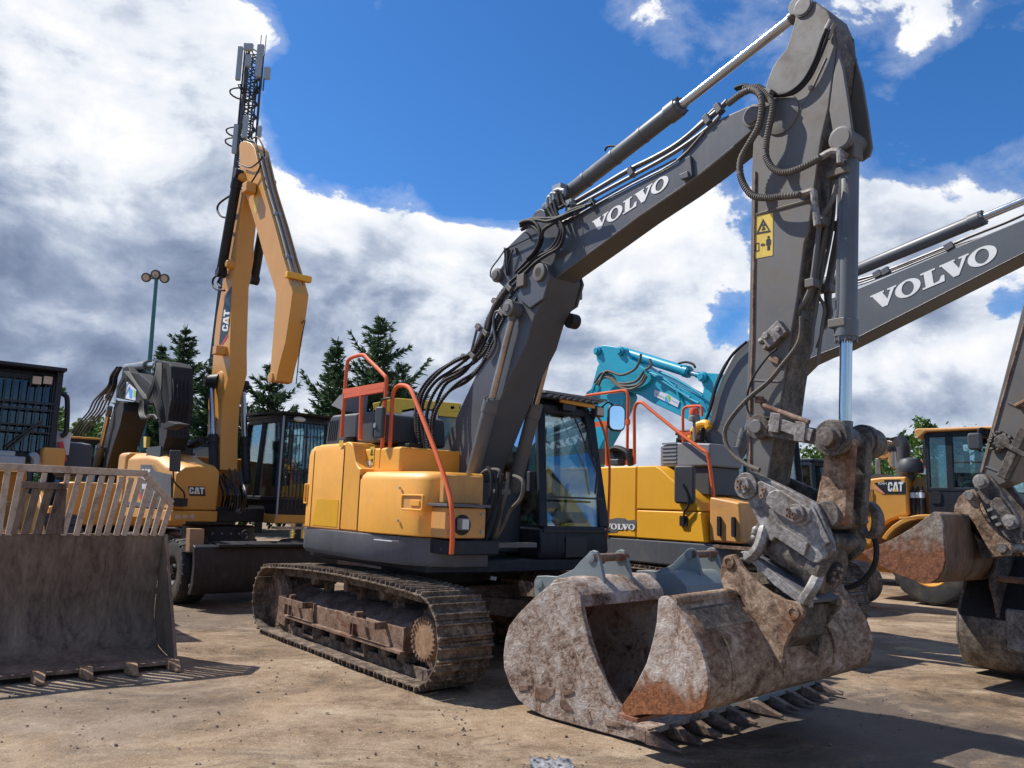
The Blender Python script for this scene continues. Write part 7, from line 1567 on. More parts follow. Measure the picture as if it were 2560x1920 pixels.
# ================================================================== 5. machines in the second row
def base_tracks(root, zt=1.05, l=1.5):
    for l0, l1 in ((-l, -l + .6), (l - .6, l)):
        m = MB(); p = track_path(-1.9, 1.95, .42, .43, .05); m.prism(p[::2], l0, l1); tk = m.build('track', M['track_steel'], root)
        m = MB(); m.bx((-1.4, l0 - .02, .25), (1.4, l1 + .02, .6)); m.build('track_frame', M['frame_rust'], tk)
    m = MB(); m.box((0, 0, .7), (1.6, 2, .5)); m.cyl((0, 0, .9), (0, 0, zt), .6, n=24); m.build('car_body', M['black_paint'], root)
def build_turquoise():
    F = Frame(A.o.x + A.L.x * 9.2 - A.F.x * 2.0, A.o.y + A.L.y * 9.2 - A.F.y * 2.0, HEAD)
    root = thing('tracked_excavator', 'turquoise excavator in the second row with its bent boom raised behind the cab', 'excavator', F.o, F.ang)
    z6 = z_(1400, 820, .3616); q, p3, Q = F.q, F.p3, F.Q; T_ = M['turquoise']
    base_tracks(root)
    m = MB(); m.prism([(-1.7, -1.0), (-1.2, -1.4), (1.3, -1.4), (1.5, -1.0), (1.5, 1.3), (-1.2, 1.4), (-1.7, 1.0)], 1.05, 2.3, 'z'); m.build('upper_body', T_, root, bevel=.06)
    box_cab(root, -.2, 1.6, .38, 1.4, 1.1, 3.0, 1.6, M['cab_black'])
    lo = Q(-.3, *[z6(*p) for p in ((262, 250), (300, 290), (440, 430), (455, 470), (400, 600), (290, 800), (220, 960), (150, 1000), (60, 900), (170, 620), (215, 420))])
    m = MB(); m.prism(lo, -.3, .15); lbo = m.build('lower_boom', T_, root, bevel=.02)
    up = Q(-.36, *[z6(*p) for p in ((248, 172), (255, 142), (280, 124), (310, 118), (378, 128), (440, 142), (460, 175), (480, 212), (600, 290), (720, 345), (860, 425), (980, 482), (1010, 540), (1060, 700), (980, 720), (930, 660), (840, 612), (640, 520), (560, 470), (480, 440), (420, 410), (380, 385), (330, 330), (275, 262), (252, 220))])
    m = MB(); m.prism(up, -.36, .2); ubo = m.build('upper_boom', T_, root, bevel=.02)
    ear = Q(-.3, *[z6(*p) for p in ((968, 325), (990, 308), (1120, 316), (1130, 360), (1090, 470), (1080, 620), (1020, 600), (990, 480), (1000, 420))])
    m = MB(); m.prism(ear, -.34, -.26); m.prism(ear, .08, .16); build_each(m, 'stick_ear', T_, ubo, bevel=.01)
    m = MB(); m.prism(Q(-.1, *[z6(*p) for p in ((1020, 330), (1120, 316), (1300, 700), (1200, 900), (1090, 620))]), -.2, .05); m.build('stick', T_, root, bevel=.02)
    a, g, b = p3(*z6(430, 162), -.08), p3(*z6(900, 292), -.08), p3(*z6(988, 336), -.08)
    make_cyl(root, a, b, (g - a).length / (b - a).length, .13, .06, 'stick_cylinder', T_, M['chrome'], eye=.12)
    m = MB()
    for xy in ((262, 158), (420, 160), (988, 338)): e = p3(*z6(*xy), -.37); m.lathe([(0, .12), (.05, .12), (.06, .08), (.1, .07)], e, (0, -1, 0), 18)
    build_each(m, 'pivot_boss', T_, ubo)
    for i, pts in enumerate((((240, 380), (290, 310), (360, 330), (400, 380), (520, 370), (580, 300)), ((250, 390), (310, 330), (380, 370), (430, 400), (540, 390), (590, 320)), ((275, 360), (330, 340), (400, 400), (480, 425), (560, 390), (600, 330)), ((265, 400), (320, 300), (420, 325), (510, 290), (550, 230), (560, 180)), ((590, 290), (630, 260), (620, 215)))):
        m = MB(); m.tube([p3(*z6(*p), -.48 - .02 * i) for p in pts], .034, n=8, k=5); m.build('hydraulic_hose', M['hose_dusty'], root)
    for pts in (((600, 300), (720, 350), (830, 440), (900, 490), (960, 520)), ((640, 320), (790, 420), (900, 480)), ((680, 300), (800, 350), (930, 430), (985, 470)), ((800, 400), (830, 500))):
        m = MB(); m.tube([p3(*z6(*p), -.42) for p in pts], .03, n=8, k=2); m.build('steel_pipe', T_, ubo)
    for pts in (((690, 300), (790, 345), (880, 400), (985, 460)), ((820, 245), (870, 235), (920, 250), (935, 275))):
        m = MB(); m.tube([p3(*z6(*p), -.2) for p in pts], .028, n=8, k=3); m.build('hydraulic_hose', M['hose'], ubo)
    for i in range(7):
        x = 60 + i * 22
        m = MB(); m.tube([p3(*z6(250 - i * 2, 370 + i * 10), -.36), p3(*z6(215 - i * 6, 470), -.38), p3(*z6(130 + i * 8, 720), -.38), p3(*z6(x, 900), -.38)], .022, n=6, k=4); m.build('hydraulic_hose', T_, root)
    # sign plate on the boom
    zq_ = z_(1600, 940, .07233)
    sg = Q(-.37, *[zq_(*p) for p in ((520, 470), (980, 640), (1380, 880), (1310, 1085), (500, 690))])
    m = MB(); m.prism(sg, -.385, -.365); so_ = m.build('sign_plate', M['white_panel'], ubo)
    b0, b1, b2 = (Vector(q(*zq_(*p), -.385)) for p in ((535, 640), (870, 800), (545, 580))); ux = (b1 - b0) / 6.4; uy = b2 - b0
    text_on('04 42 59 52', lambda x, y, t: ((b0 + ux * x + uy * y).x, -.386 - t, (b0 + ux * x + uy * y).y), so_, M['black_mark'], 1.2)
    c = q(*zq_(960, 790), -.385); r_ = .09
    m = MB(); m.prism([(c[0] + r_ * math.cos(R(a_)), c[1] + r_ * math.sin(R(a_))) for a_ in range(-60, 121, 20)], -.389, -.386); m.build('sign_emblem', plain('sign_green', (.2, .5, .1)), so_)
    m = MB(); m.prism([(c[0] + r_ * math.cos(R(a_)), c[1] + r_ * math.sin(R(a_))) for a_ in range(130, 301, 20)], -.389, -.386); m.build('sign_emblem', plain('sign_blue', (.05, .3, .75)), so_)
    b0, b1, b2 = (Vector(q(*zq_(*p), -.385)) for p in ((1075, 850), (1330, 960), (1090, 790))); ux3 = (b1 - b0) / 4.2; uy3 = b2 - b0
    text_on('Terralys', lambda x, y, t: ((b0 + ux3 * x + uy3 * y).x, -.386 - t, (b0 + ux3 * x + uy3 * y).y), so_, D.materials['sign_blue'], 1.2)
build_turquoise()

def far_loader(label, loc, ang, body, s=1.0, mirror_text=None, roof=None):
    """generic articulated loader for the back rows"""
    root = thing('wheel_loader', label, 'loader', loc, ang); root.scale = (s, s, s)
    for x in (-1.4, 1.6):
        for l, o in ((-1.0, -1), (1.0, 1)): wheel(root, (x, l, .72), .72, .5, .36, (M['rubber'], body), 20, out=o)
    m = MB(); m.prism([(-3.0, 1.0), (-.6, 1.0), (-.6, 2.05), (-2.3, 2.0), (-3.0, 1.8)], -.95, .95); m.build('engine_hood', body, root, bevel=.1, seg=3)
    m = MB(); m.bx((-2.2, -.6, .6), (.2, .6, 1.1)); m.bx((.4, -.5, .6), (2.2, .5, 1.5)); m.build('frame', body, root, bevel=.04)
    box_cab(root, -.6, .85, -.8, .8, 1.2, 3.35, 1.75, M['cab_black'], M['glass_clear'], roof_mat=roof or body)
    m = MB()
    for l in (-.55, .55): m.prism([(.9, 1.7), (1.2, 1.9), (2.4, 1.2), (3.0, .5), (2.8, .4), (2.1, .95), (1.0, 1.4)], l - .08, l + .08)
    build_each(m, 'lift_arm', body, root, bevel=.02)
    m = MB(); m.prism([(3.0, .1), (3.9, .08), (3.9, .12), (3.1, .2), (2.95, .6), (3.0, 1.1), (2.95, 1.12), (2.85, .6)], -1.3, 1.3); m.build('bucket', M['shovel'], root)
    return root
far_loader('far wheel loader with tan roof, glimpsed between the barred cab and the bushes', atdepth(150, 1180, 21) - Vector((0, 0, atdepth(150, 1180, 21).z)), HEAD, M['yellow_cat'], .95)
far_loader('pale yellow machine with white engine box, glimpsed behind the orange hand rail and hoses', (-4.6, 23.4, 0), R(-70), M['yellow_pale'], 1.1)
def pale_details():
    root = D.objects['wheel_loader.002']; 
    zq_ = z_(900, 940, .14465); Y = 21.5
    def at(x, y, Y=Y): return atdepth(*zq_(x, y), Y)
    inv = Matrix.Translation(root.location) @ Matrix.Rotation(root.rotation_euler.z, 4, 'Z') @ Matrix.Scale(1.1, 4); inv = inv.inverted()
    def solid(pts, d, name, mat):
        m = MB(); A0 = [inv @ at(*p) for p in pts]; B0 = [inv @ (at(*p) + Vector((0, d, 0))) for p in pts]; m.rings([A0, B0]); return m.build(name, mat, root, bevel=.02)
    solid(((215, 470), (640, 380), (905, 400), (1750, 470), (1740, 620), (900, 610), (700, 650), (240, 580)), 1.2, 'roof_box', M['yellow_pale'])
    solid(((715, 580), (920, 540), (1350, 570), (1340, 900), (680, 930)), .8, 'white_box', M['white_panel'])
    solid(((680, 935), (1340, 905), (1320, 1120), (690, 1130)), .8, 'louvre_box', M['plastic'])
    solid(((1345, 600), (1720, 620), (1690, 720), (1350, 690)), .3, 'visor', M['yellow_pale'])
    solid(((1340, 690), (1700, 720), (1500, 1300), (1320, 1310)), .5, 'side_window', M['glass_dark'])
    for x in (1600, 1750): solid(((x - 50, 510), (x + 40, 505), (x + 45, 580), (x - 45, 590)), .1, 'work_lamp', M['lamp'])
    solid(((560, 700), (690, 700), (690, 1130), (540, 1130)), .3, 'rear_window', M['glass_dark'])
    b0, b1, b2 = at(300, 600), at(520, 590), at(300, 530)
    text_on('4C  4', lambda x, y, t: inv @ (b0 + (b1 - b0) / 2.3 * x + (b2 - b0) * y + Vector((0, -.01, 0))), root, M['black_mark'], 1.3)
pale_details()

def build_right_loader():
    g = ground(2330, 1512); F = Frame(g.x, g.y, R(-46)); F.o = F.o + F.L * 1.25
    root = thing('wheel_loader', 'ochre and black wheel loader at right with a number card in its cab window', 'loader', F.o, F.ang)
    zl = z_(2100, 1040, .20796); q, p3, Q = F.q, F.p3, F.Q; L0 = -1.2; Yc = M['yellow_cat']
    P = lambda x, y, l=L0: q(*zl(x, y), l)
    for x in (0, 3.3):
        for l, o in ((-1.05, -1), (1.05, 1)): wheel(root, (x, l, .8), .8, .55, .42, (M['rubber'], Yc), 22, out=o)
    wx = 0
    hood = [P(-120, 1500), P(-100, 980), P(80, 930), P(110, 810), P(260, 770), P(500, 735), P(795, 728), P(822, 1200), P(730, 1215), P(600, 1260), P(480, 1340), P(400, 1450), P(380, 1560)]
    m = MB(); m.prism(hood, L0, 1.2); hd = m.build('engine_hood', Yc, root, bevel=.05, seg=3)
    m = MB(); ev = [P(225, 915), P(300, 890), P(395, 880), P(405, 1160), P(230, 1200)]; m.prism(ev, L0 - .012, L0 - .002); vo = m.build('vent_grille', M['frame_rust'], hd)
    m = MB()
    for i in range(7): a, b = P(245 + i * 24, 910), P(250 + i * 24, 1170); m.bar((a[0], L0 - .02, a[1]), (b[0], L0 - .02, b[1]), .02, .02)
    build_each(m, 'vent_slat', Yc, vo)
    m = MB(); m.prism([P(408, 805), P(530, 795), P(535, 768), P(725, 765), P(725, 795), P(790, 800), P(795, 935), P(545, 935)], L0 - .01, L0); bd = m.build('badge', M['black_mark'], hd)
    m = MB(); m.prism([P(408, 812), P(545, 938), P(500, 930), P(410, 870)], L0 - .012, L0); m.build('badge_flash', plain('badge_pink', (.75, .3, .18)), bd)
    b0, b1, b2 = (Vector(P(*p)) for p in ((578, 908), (765, 906), (580, 795))); ux, uy = (b1 - b0) / 2.68, b2 - b0
    cat_badge(lambda x, y, t: ((b0 + ux * x + uy * y).x, L0 - .012 - t, (b0 + ux * x + uy * y).y), bd)
    c0, c1, c2 = (Vector(P(*p)) for p in ((460, 828), (548, 826), (460, 795))); 
    text_on('924H', lambda x, y, t: ((c0 + (c1 - c0) / 2.5 * x + (c2 - c0) * y).x, L0 - .012 - t, (c0 + (c1 - c0) / 2.5 * x + (c2 - c0) * y).y), bd, M['white_mark'], 1.35)
    m = MB(); m.prism([P(40, 1050), P(200, 1050), P(205, 1200), P(40, 1200)], L0 - .02, L0 - .005); st = m.build('sticker', M['white_panel'], hd)
    c0, c1, c2 = (Vector(P(*p)) for p in ((110, 1105), (190, 1105), (110, 1080))); c3, c4, c5 = c0, c1, c2
    text_on('c-nei', lambda x, y, t: ((c3 + (c4 - c3) / 2.2 * x + (c5 - c3) * y).x, L0 - .022 - t, (c3 + (c4 - c3) / 2.2 * x + (c5 - c3) * y).y), st, D.materials['sign_blue'], 1.3)
    m = MB(); m.prism([P(115, 1000), P(158, 1000), P(158, 1036), P(115, 1036)], L0 - .015, L0); m.build('sticker', M['black_mark'], hd)
    # stepped bay with three cylinders beside the cab
    m = MB(); m.prism([P(802, 728), P(1030, 725), P(1050, 1200), P(825, 1200)], L0 + .35, 1.0); m.build('bay', M['orange_shade_paint'], root)
    for x in (878, 936, 990):
        a, b = p3(*zl(x, 985), L0 + .15), p3(*zl(x + 12, 1190), L0 + .15); t_ = p3(*zl(x - 2, 920), L0 + .15)
        m = MB(); m.cyl(b, t_, .062, n=14); m.sph(t_, .06, 12, 6); m.cyl(t_, t_ + Vector((0, 0, .13)), .025, n=8); bo_ = m.build('spray_bottle', M['black_paint'], root)
        m = MB(); m.cyl(a, t_, .064, n=14); m.build('bottle_label', M['white_panel'], bo_)
    m = MB(); m.prism([P(735, 1215), P(1060, 1205), P(1060, 1235), P(740, 1245)], L0 - .15, L0 + .5); m.build('step_plate', Yc, root, bevel=.01)
    arch = [(wx + 1.12 * math.cos(R(a)), .8 + 1.12 * math.sin(R(a))) for a in range(30, 151, 10)]; arch2 = [(wx + 1.02 * math.cos(R(a)), .8 + 1.02 * math.sin(R(a))) for a in range(30, 151, 10)]
    m = MB(); m.prism(arch + arch2[::-1], L0 - .15, -.6); m.build('mudguard', Yc, root, bevel=.02)
    # cab
    c0 = P(1010, 210); c1 = P(1820, 1150); zt = c0[1]; x0, x1 = c0[0], P(1900, 600)[0]
    m = MB(); m.bx((x0 + .03, L0 + .02, .9), (x1, .9, P(1100, 880)[1])); m.build('cab_base', M['cab_black'], root, bevel=.03)
    zs = P(1100, 880)[1]
    m = MB()
    xm = P(1310, 500)[0]
    for x in (x0 + .04, xm, x1): 
        for l in (L0 + .06, .85): m.bar((x, l, zs), (x, l, zt), .14 if x == xm else .08, .1)
    for l in (L0 + .06, .85): m.bar((x0, l, zt - .03), (x1, l, zt - .03), .1, .12); m.bar((x0, l, zs), (x1, l, zs), .1, .08)
    for x in (x0 + .04, x1): m.bar((x, L0, zt - .03), (x, .9, zt - .03), .1, .12)
    m.build('cab_frame', M['cab_black'], root, bevel=.015)
    for xa, xb, l in ((x0 + .08, xm - .06, L0 + .05), (xm + .06, x1, L0 + .05), (x0, x1, .85)):
        m = MB(); m.bx((xa, l, zs), (xb, l + .008, zt)); m.build('side_window', M['glass_clear'], root)
    m = MB(); m.bx((x0, L0, zs), (x0 + .008, .85, zt)); m.bx((x1, L0, zs), (x1 + .008, .85, zt)); build_each(m, 'end_window', M['glass_clear'], root)
    r0 = P(905, 170); m = MB(); m.prism([(r0[0], r0[1] - .02), (r0[0] + .06, r0[1] - .22), (x0 + .06, r0[1] - .06), (x1 + .3, zt + .03), (x1 + .35, zt + .09), (x0 + .3, zt + .1), (r0[0] + .05, r0[1] + .03)], L0 - .1, 1.05); m.build('cab_roof', M['orange_shade_paint'], root, bevel=.03)
    m = MB(); m.box((xm + .3, -.2, zs + .1), (.5, .55, .2)); m.bx((xm - .1, -.45, zs + .2), (xm + .06, .05, zs + .9)); m.cyl((xm + 1.0, -.2, zs + .35), (xm + 1.05, -.2, zs + .4), .2, n=18); m.build('seat', M['seat'], root, bevel=.05)
    # numbered card in the window
    d0 = P(1345, 310, -1.0); d1 = P(1490, 620, -1.0); m = MB(); m.prism(rrect(d0[0], d1[1], d1[0], d0[1], .06), -1.0, -.99); nb = m.build('number_card', plain('card_green', (.35, .62, .5)), root)
    k0, k1, k2 = (Vector(P(*p, -1.0)) for p in ((1395, 320), (1395, 440), (1475, 320))); 
    text_on('43', lambda x, y, t: ((k0 + (k1 - k0) * x * .95 + (k2 - k0) * y).x, -1.004, (k0 + (k1 - k0) * x * .95 + (k2 - k0) * y).y), nb, M['black_mark'], 1.4)
    m = MB(); m.prism(rrect(*P(1595, 420), *P(1750, 215), .06), L0 - .35, L0 - .2); mo = m.build('mirror', M['plastic'], root, bevel=.04)
    m = MB(); m.tube([p3(*zl(1665, 300), L0 - .28), p3(*zl(1670, 160), L0 - .25), p3(*zl(1760, 165), L0 - .1), p3(*zl(1760, 250), L0)], .025, k=3); m.build('mirror_arm', M['black_paint'], mo)
    m = MB(); m.prism(rrect(*P(1085, 1050), *P(1210, 900), .06), L0 - .004, L0 + .02); m.build('door_recess', M['black_mark'], root)
    # exhaust stack and pre cleaner
    m = MB(); m.tube([p3(*zl(765, 740), -.3), p3(*zl(765, 400), -.3), p3(*zl(740, 330), -.3), p3(*zl(690, 270), -.3)], .15, n=14, k=3); m.build('exhaust_stack', M['plastic'], root)
    c = p3(*zl(850, 690), -.9); m = MB(); m.lathe([(-.15, .08), (0, .08), (.01, .26), (.08, .28), (.22, .27), (.32, .2), (.36, .05)], c, (0, 0, 1), 22); m.build('air_cleaner', M['plastic'], root)
    m = MB(); m.prism([P(380, 750, -.3), P(470, 705, -.3), P(600, 712, -.3), P(690, 735, -.3)], -.6, .4); m.build('hood_grille', M['plastic'], root)
    m = MB(); m.bx((1.6, -.6, .7), (4.6, .6, 1.6)); m.bx((-1.6, -.5, .55), (2, .5, 1.1)); m.build('frame', Yc, root, bevel=.04)
    m = MB()
    for l in (-.6, .6): m.prism([(2.9, 1.6), (3.2, 2.0), (4.4, 1.5), (5.4, .6), (5.2, .4), (4.2, 1.1), (3.1, 1.4)], l - .09, l + .09)
    build_each(m, 'lift_arm', Yc, root, bevel=.02)
    m = MB(); m.prism([(5.3, .1), (6.3, .08), (6.3, .12), (5.4, .2), (5.25, .7), (5.3, 1.2), (5.2, 1.2)], -1.4, 1.4); m.build('bucket', M['shovel'], root)
    m = MB(); m.bar(p3(*zl(1015, 270), -.3), p3(*zl(1015, 600), -.3), .05, .05); m.build('aerial', M['black_paint'], root)
build_right_loader()

def build_orange_boom():
    F = Frame(*[*atdepth(2120, 1330, 24)][:2], R(-40)); zl = z_(2100, 1040, .20796); q, p3, Q = F.q, F.p3, F.Q
    root = thing('wheeled_excavator', 'orange excavator whose lettered boom shows above the right hand loader', 'excavator', F.o, F.ang)
    O = M['orange_shade_paint']; P = lambda x, y: q(*zl(x, y), -.25)
    m = MB(); m.prism([P(150, 330), P(250, 270), P(330, 240), P(410, 262), P(520, 285), (P(690, 330)), P(715, 360), P(715, 620), P(650, 640), P(600, 600), P(575, 500), P(540, 515), P(430, 505), P(250, 470), P(140, 440)], -.25, .2); bo = m.build('boom', O, root, bevel=.02)
    b0, b1, b2 = (Vector(P(*p)) for p in ((345, 458), (520, 475), (345, 412)))
    c0 = b0 - (b1 - b0) * .22
    text_on('LIEBHERR', lambda x, y, t: ((c0 + (b1 - b0) / 3.9 * x + (b2 - b0) * y).x, -.256, (c0 + (b1 - b0) / 3.9 * x + (b2 - b0) * y).y), bo, M['frame_rust'], 1.25)
    for xs, ys, xe, ye in ((640, 430, 650, 620), (452, 520, 458, 700)): a, b = p3(*zl(xs, ys), -.35), p3(*zl(xe, ye), -.35); m = MB(); m.cyl(a, b, .07, n=12); m.build('boom_cylinder', M['chrome_dusty'], root)
    m = MB()
    for xy in ((425, 300), (625, 395), (655, 390)): e = p3(*zl(*xy), -.26); m.lathe([(0, .12), (.06, .12), (.07, .06)], e, (0, -1, 0), 14)
    build_each(m, 'pivot_boss', M['black_paint'], bo)
    for pts in (((360, 215), (400, 190), (450, 210), (480, 250)), ((390, 235), (450, 245), (540, 280), (640, 270)), ((600, 290), (650, 265), (720, 255), (760, 290), (770, 320)), ((520, 270), (600, 275), (640, 300))):
        m = MB(); m.tube([p3(*zl(*p), -.3) for p in pts], .035, n=6, k=4); m.build('hydraulic_hose', M['hose'], root)
    a, b = p3(*zl(300, 500), -.8), p3(*zl(235, 610), -.8); m = MB(); m.bar(a, b, .3, .06); m.build('mirror', M['plastic'], root, bevel=.02)
    x0 = P(600, 600)[0]; m = MB(); m.bx((x0 - 2.6, -1.2, 1.1), (x0 + 1.2, 1.2, 2.3)); m.build('upper_body', O, root, bevel=.1)
    m = MB(); m.bx((x0 - 1.2, -.6, 2.3), (x0 + .9, .6, 2.75)); m.build('engine_cover', M['plastic'], root, bevel=.1)
    for x in (x0 - 1.8, x0 + .9):
        for l, o in ((-1, -1), (1, 1)): wheel(root, (x, l, .55), .55, .45, .28, (M['rubber'], O), 18, out=o)
    m = MB(); m.bx((x0 - 2.2, -.5, .5), (x0 + 1.4, .5, 1.15)); m.build('chassis', O, root)
    m = MB(); m.prism([P(920, 620), P(1010, 605), P(1020, 640), P(1020, 700), P(930, 690)], -.4, .4); m.build('white_hood', M['white_panel'], root)
    e = p3(*zl(1000, 575), -.2); m = MB(); m.cyl(e - Vector((0, 0, .12)), e + Vector((0, 0, .1)), .09, n=12); m.build('beacon', M['beacon'], root)
build_orange_boom()

def build_left_excavator():
    c = atdepth(300, 1300, 19.5); F = Frame(c.x, c.y, R(-56)); zz = z_(0, 640, .3617); zr = z_(0, 900, .18083); q, p3, Q = F.q, F.p3, F.Q
    root = thing('tracked_excavator', 'dark grey excavator with folded hose covered boom, standing behind the barred bucket', 'excavator', F.o, F.ang)
    G = M['dark_boom']
    base_tracks(root)
    m = MB(); m.prism([(-1.7, -1.0), (-1.2, -1.3), (1.2, -1.3), (1.4, -1.0), (1.4, 1.2), (-1.2, 1.3), (-1.7, 1.0)], 1.05, 2.0, 'z'); m.build('upper_body', M['yellow_cat'], root, bevel=.06)
    lo = Q(-.3, *[zr(*p) for p in ((1590, 590), (1640, 560), (1700, 580), (1700, 700), (1660, 900), (1560, 1200), (1480, 1480), (1440, 1700), (1300, 1700), (1330, 1480), (1400, 1220), (1500, 900), (1560, 700))])
    m = MB(); m.prism(lo, -.3, .25); lbo = m.build('lower_boom', G, root, bevel=.02)
    up = Q(-.22, *[zz(*p) for p in ((800, 980), (805, 900), (838, 840), (850, 770), (885, 760), (900, 800), (960, 810), (1040, 880), (1085, 960), (1085, 1010), (1020, 1030), (960, 1020), (900, 1000))])
    m = MB(); m.prism(up, -.22, .18); ubo = m.build('upper_boom', G, root, bevel=.02)
    st = Q(-.2, *[zz(*p) for p in ((1075, 735), (1110, 722), (1165, 735), (1180, 760), (1182, 1000), (1165, 1100), (1150, 1250), (1125, 1340), (1100, 1330), (1095, 1100), (1075, 1000), (1060, 930), (1070, 820))])
    m = MB(); m.prism(st, -.2, .2); so_ = m.build('stick', G, root, bevel=.02)
    for l, s_ in ((-.42, 0), (.36, 0)):
        a, g, b = p3(*zr(1330, 1500), -.42), p3(*zr(1400, 1215), -.42), p3(*zr(1510, 690), -.42)
        for v in (a, g, b): v.y = l
        make_cyl(root, a, b, (g - a).length / (b - a).length, .1, .055, 'boom_cylinder', M['cyl_grey'], M['chrome_dusty'], eye=.11)
    a, b = p3(*zz(870, 775), 0), p3(*zz(1085, 748), 0); make_cyl(root, a, b, .75, .1, .06, 'stick_cylinder', M['cyl_grey'], M['chrome'], eye=.1)
    m = MB(); m.prism(Q(-.22, *[zz(*p) for p in ((880, 870), (945, 930), (940, 1000), (872, 985))]), -.235, -.22); sg = m.build('side_sign', M['white_panel'], ubo)
    m = MB(); m.prism(Q(-.24, *[zz(*p) for p in ((888, 905), (915, 925), (912, 985), (895, 980))]), -.24, -.236); m.build('sign_emblem', D.materials['sign_blue'], sg)
    m = MB(); m.prism(Q(-.24, *[zz(*p) for p in ((922, 920), (940, 935), (938, 970), (922, 975))]), -.24, -.236); m.build('sign_emblem', D.materials['sign_green'], sg)
    for i in range(6):
        o = i * 22
        for pts in (((840 - o * .3, 770), (810 - o * .4, 830), (800 - o * .5, 900), (760 - o, 1000), (720 - o, 1080), (640 - o, 1170), (590 - o, 1260), (560 - o * .4, 1400)),):
            m = MB(); m.tube([p3(*zz(*p), -.36 - .05 * (i % 3)) for p in pts], .024, n=6, k=4); m.build('hydraulic_hose', M['hose'], root)
    for i in range(5):
        m = MB(); m.tube([p3(*zz(860 + 8 * i, 800), -.27), p3(*zz(930 + 6 * i, 880 + 4 * i), -.3), p3(*zz(980 + 6 * i, 960), -.34), p3(*zz(1010 + 4 * i, 985), -.34), p3(*zz(1050 + 3 * i, 900), -.3), p3(*zz(1080, 800), -.26)], .022, n=6, k=4); m.build('hydraulic_hose', M['hose'], root)
    for i in range(4):
        m = MB(); m.tube([p3(*zz(975 + 8 * i, 1000), -.3), p3(*zz(965 + 10 * i, 1080), -.32), p3(*zz(985 + 10 * i, 1120), -.32), p3(*zz(1040 + 8 * i, 1100), -.28), p3(*zz(1090, 1130), -.25)], .026, n=6, k=4); m.build('hydraulic_hose', M['hose'], root)
    m = MB()
    fr_ = [q(*zz(*p), -.2) for p in ((1168, 750), (1182, 900), (1180, 1000), (1165, 1100), (1148, 1240))]
    for l in (-.16, -.09, -.02, .05, .12): m.tube([(x + .03, l, z) for x, z in fr_], .015, n=6, k=3)
    build_each(m, 'steel_pipe', M['hose'], so_)
    for i in range(6):
        m = MB(); m.tube([p3(*zz(1090 + 6 * i, 740), -.26), p3(*zz(1075 + 8 * i, 850 + 10 * i), -.32), p3(*zz(1060 + 10 * i, 960), -.34), p3(*zz(1085 + 9 * i, 1060), -.3), p3(*zz(1110 + 6 * i, 1150), -.25)], .02, n=6, k=4); m.build('hydraulic_hose', M['hose'], root)
    m = MB(); m.prism(Q(-.5, *[zz(*p) for p in ((1115, 1175), (1160, 1140), (1235, 1160), (1140, 1198))]), -.5, -.3); m.build('coupler', M['dark_boom'], root, bevel=.02)
    m = MB(); e = p3(*zr(1490, 520), -.4); m.box(e, (.18, .16, .14)); m.build('work_lamp', M['lamp'], root, bevel=.02)
    m = MB(); m.prism(Q(-.3, *[zr(*p) for p in ((2000, 1060), (2040, 1060), (2030, 1210), (2000, 1210))]), -.32, -.25); m.build('sticker', M['sticker_yellow'], root)
    box_cab(root, -.3, 1.3, .35, 1.3, 1.05, 2.8, 1.5, M['cab_black'])
build_left_excavator()
far_loader('yellow wheel loader far back, roof peeping over the ochre engine hood', atdepth(330, 1200, 33) - Vector((0, 0, atdepth(330, 1200, 33).z)), R(-60), M['yellow'], .95)
def small_dark_cab():
    c = atdepth(500, 1250, 24); root = thing('skid_loader', 'black framed machine standing behind the ochre excavator boom', 'loader', (c.x, c.y, 0), HEAD)
    box_cab(root, -.9, .7, -.75, .75, .9, 3.35, 1.8, M['cab_black'], M['glass_dark'])
    m = MB(); m.bx((-1.6, -.8, .4), (.9, .8, 1.2)); m.build('body', M['black_paint'], root, bevel=.05)
    for x in (-.9, .6):
        for l, o in ((-.85, -1), (.85, 1)): wheel(root, (x, l, .45), .45, .35, .24, (M['rubber'], M['black_paint']), 16, out=o)
small_dark_cab()
# ================================================================== trees, mast, lamp post, hedge
def leaf_mat(name, c0, c1, c2):
    m, nt, b = nm(name); k = N(nt); c = k.co()
    col = k.mix(k.noise(c, 1.3, 4, .6), c0, c1); col = k.mix(k.ramp(k.noise(c, 7, 3, .6), (.5, 0), (.7, 1)), col, c2)
    k.link(col, b.inputs['Base Color']); b.inputs['Roughness'].default_value = .55; b.inputs['Specular IOR Level'].default_value = .25
    tl = k.new('ShaderNodeBsdfTranslucent'); k.link(col, tl.inputs['Color']); mx = k.new('ShaderNodeMixShader'); mx.inputs[0].default_value = .3
    k.link(b.outputs[0], mx.inputs[1]); k.link(tl.outputs[0], mx.inputs[2]); k.link(mx.outputs[0], nt.nodes['Material Output'].inputs['Surface'])
    return m
M['needle'] = leaf_mat('needle', (.04, .08, .045), (.065, .12, .055), (.12, .175, .065))
M['leaf'] = leaf_mat('leaf', (.045, .095, .02), (.085, .16, .03), (.14, .22, .05))
M['bark'] = plain('bark', (.07, .05, .035), .9, var=.4, sc=5, bump=.5)
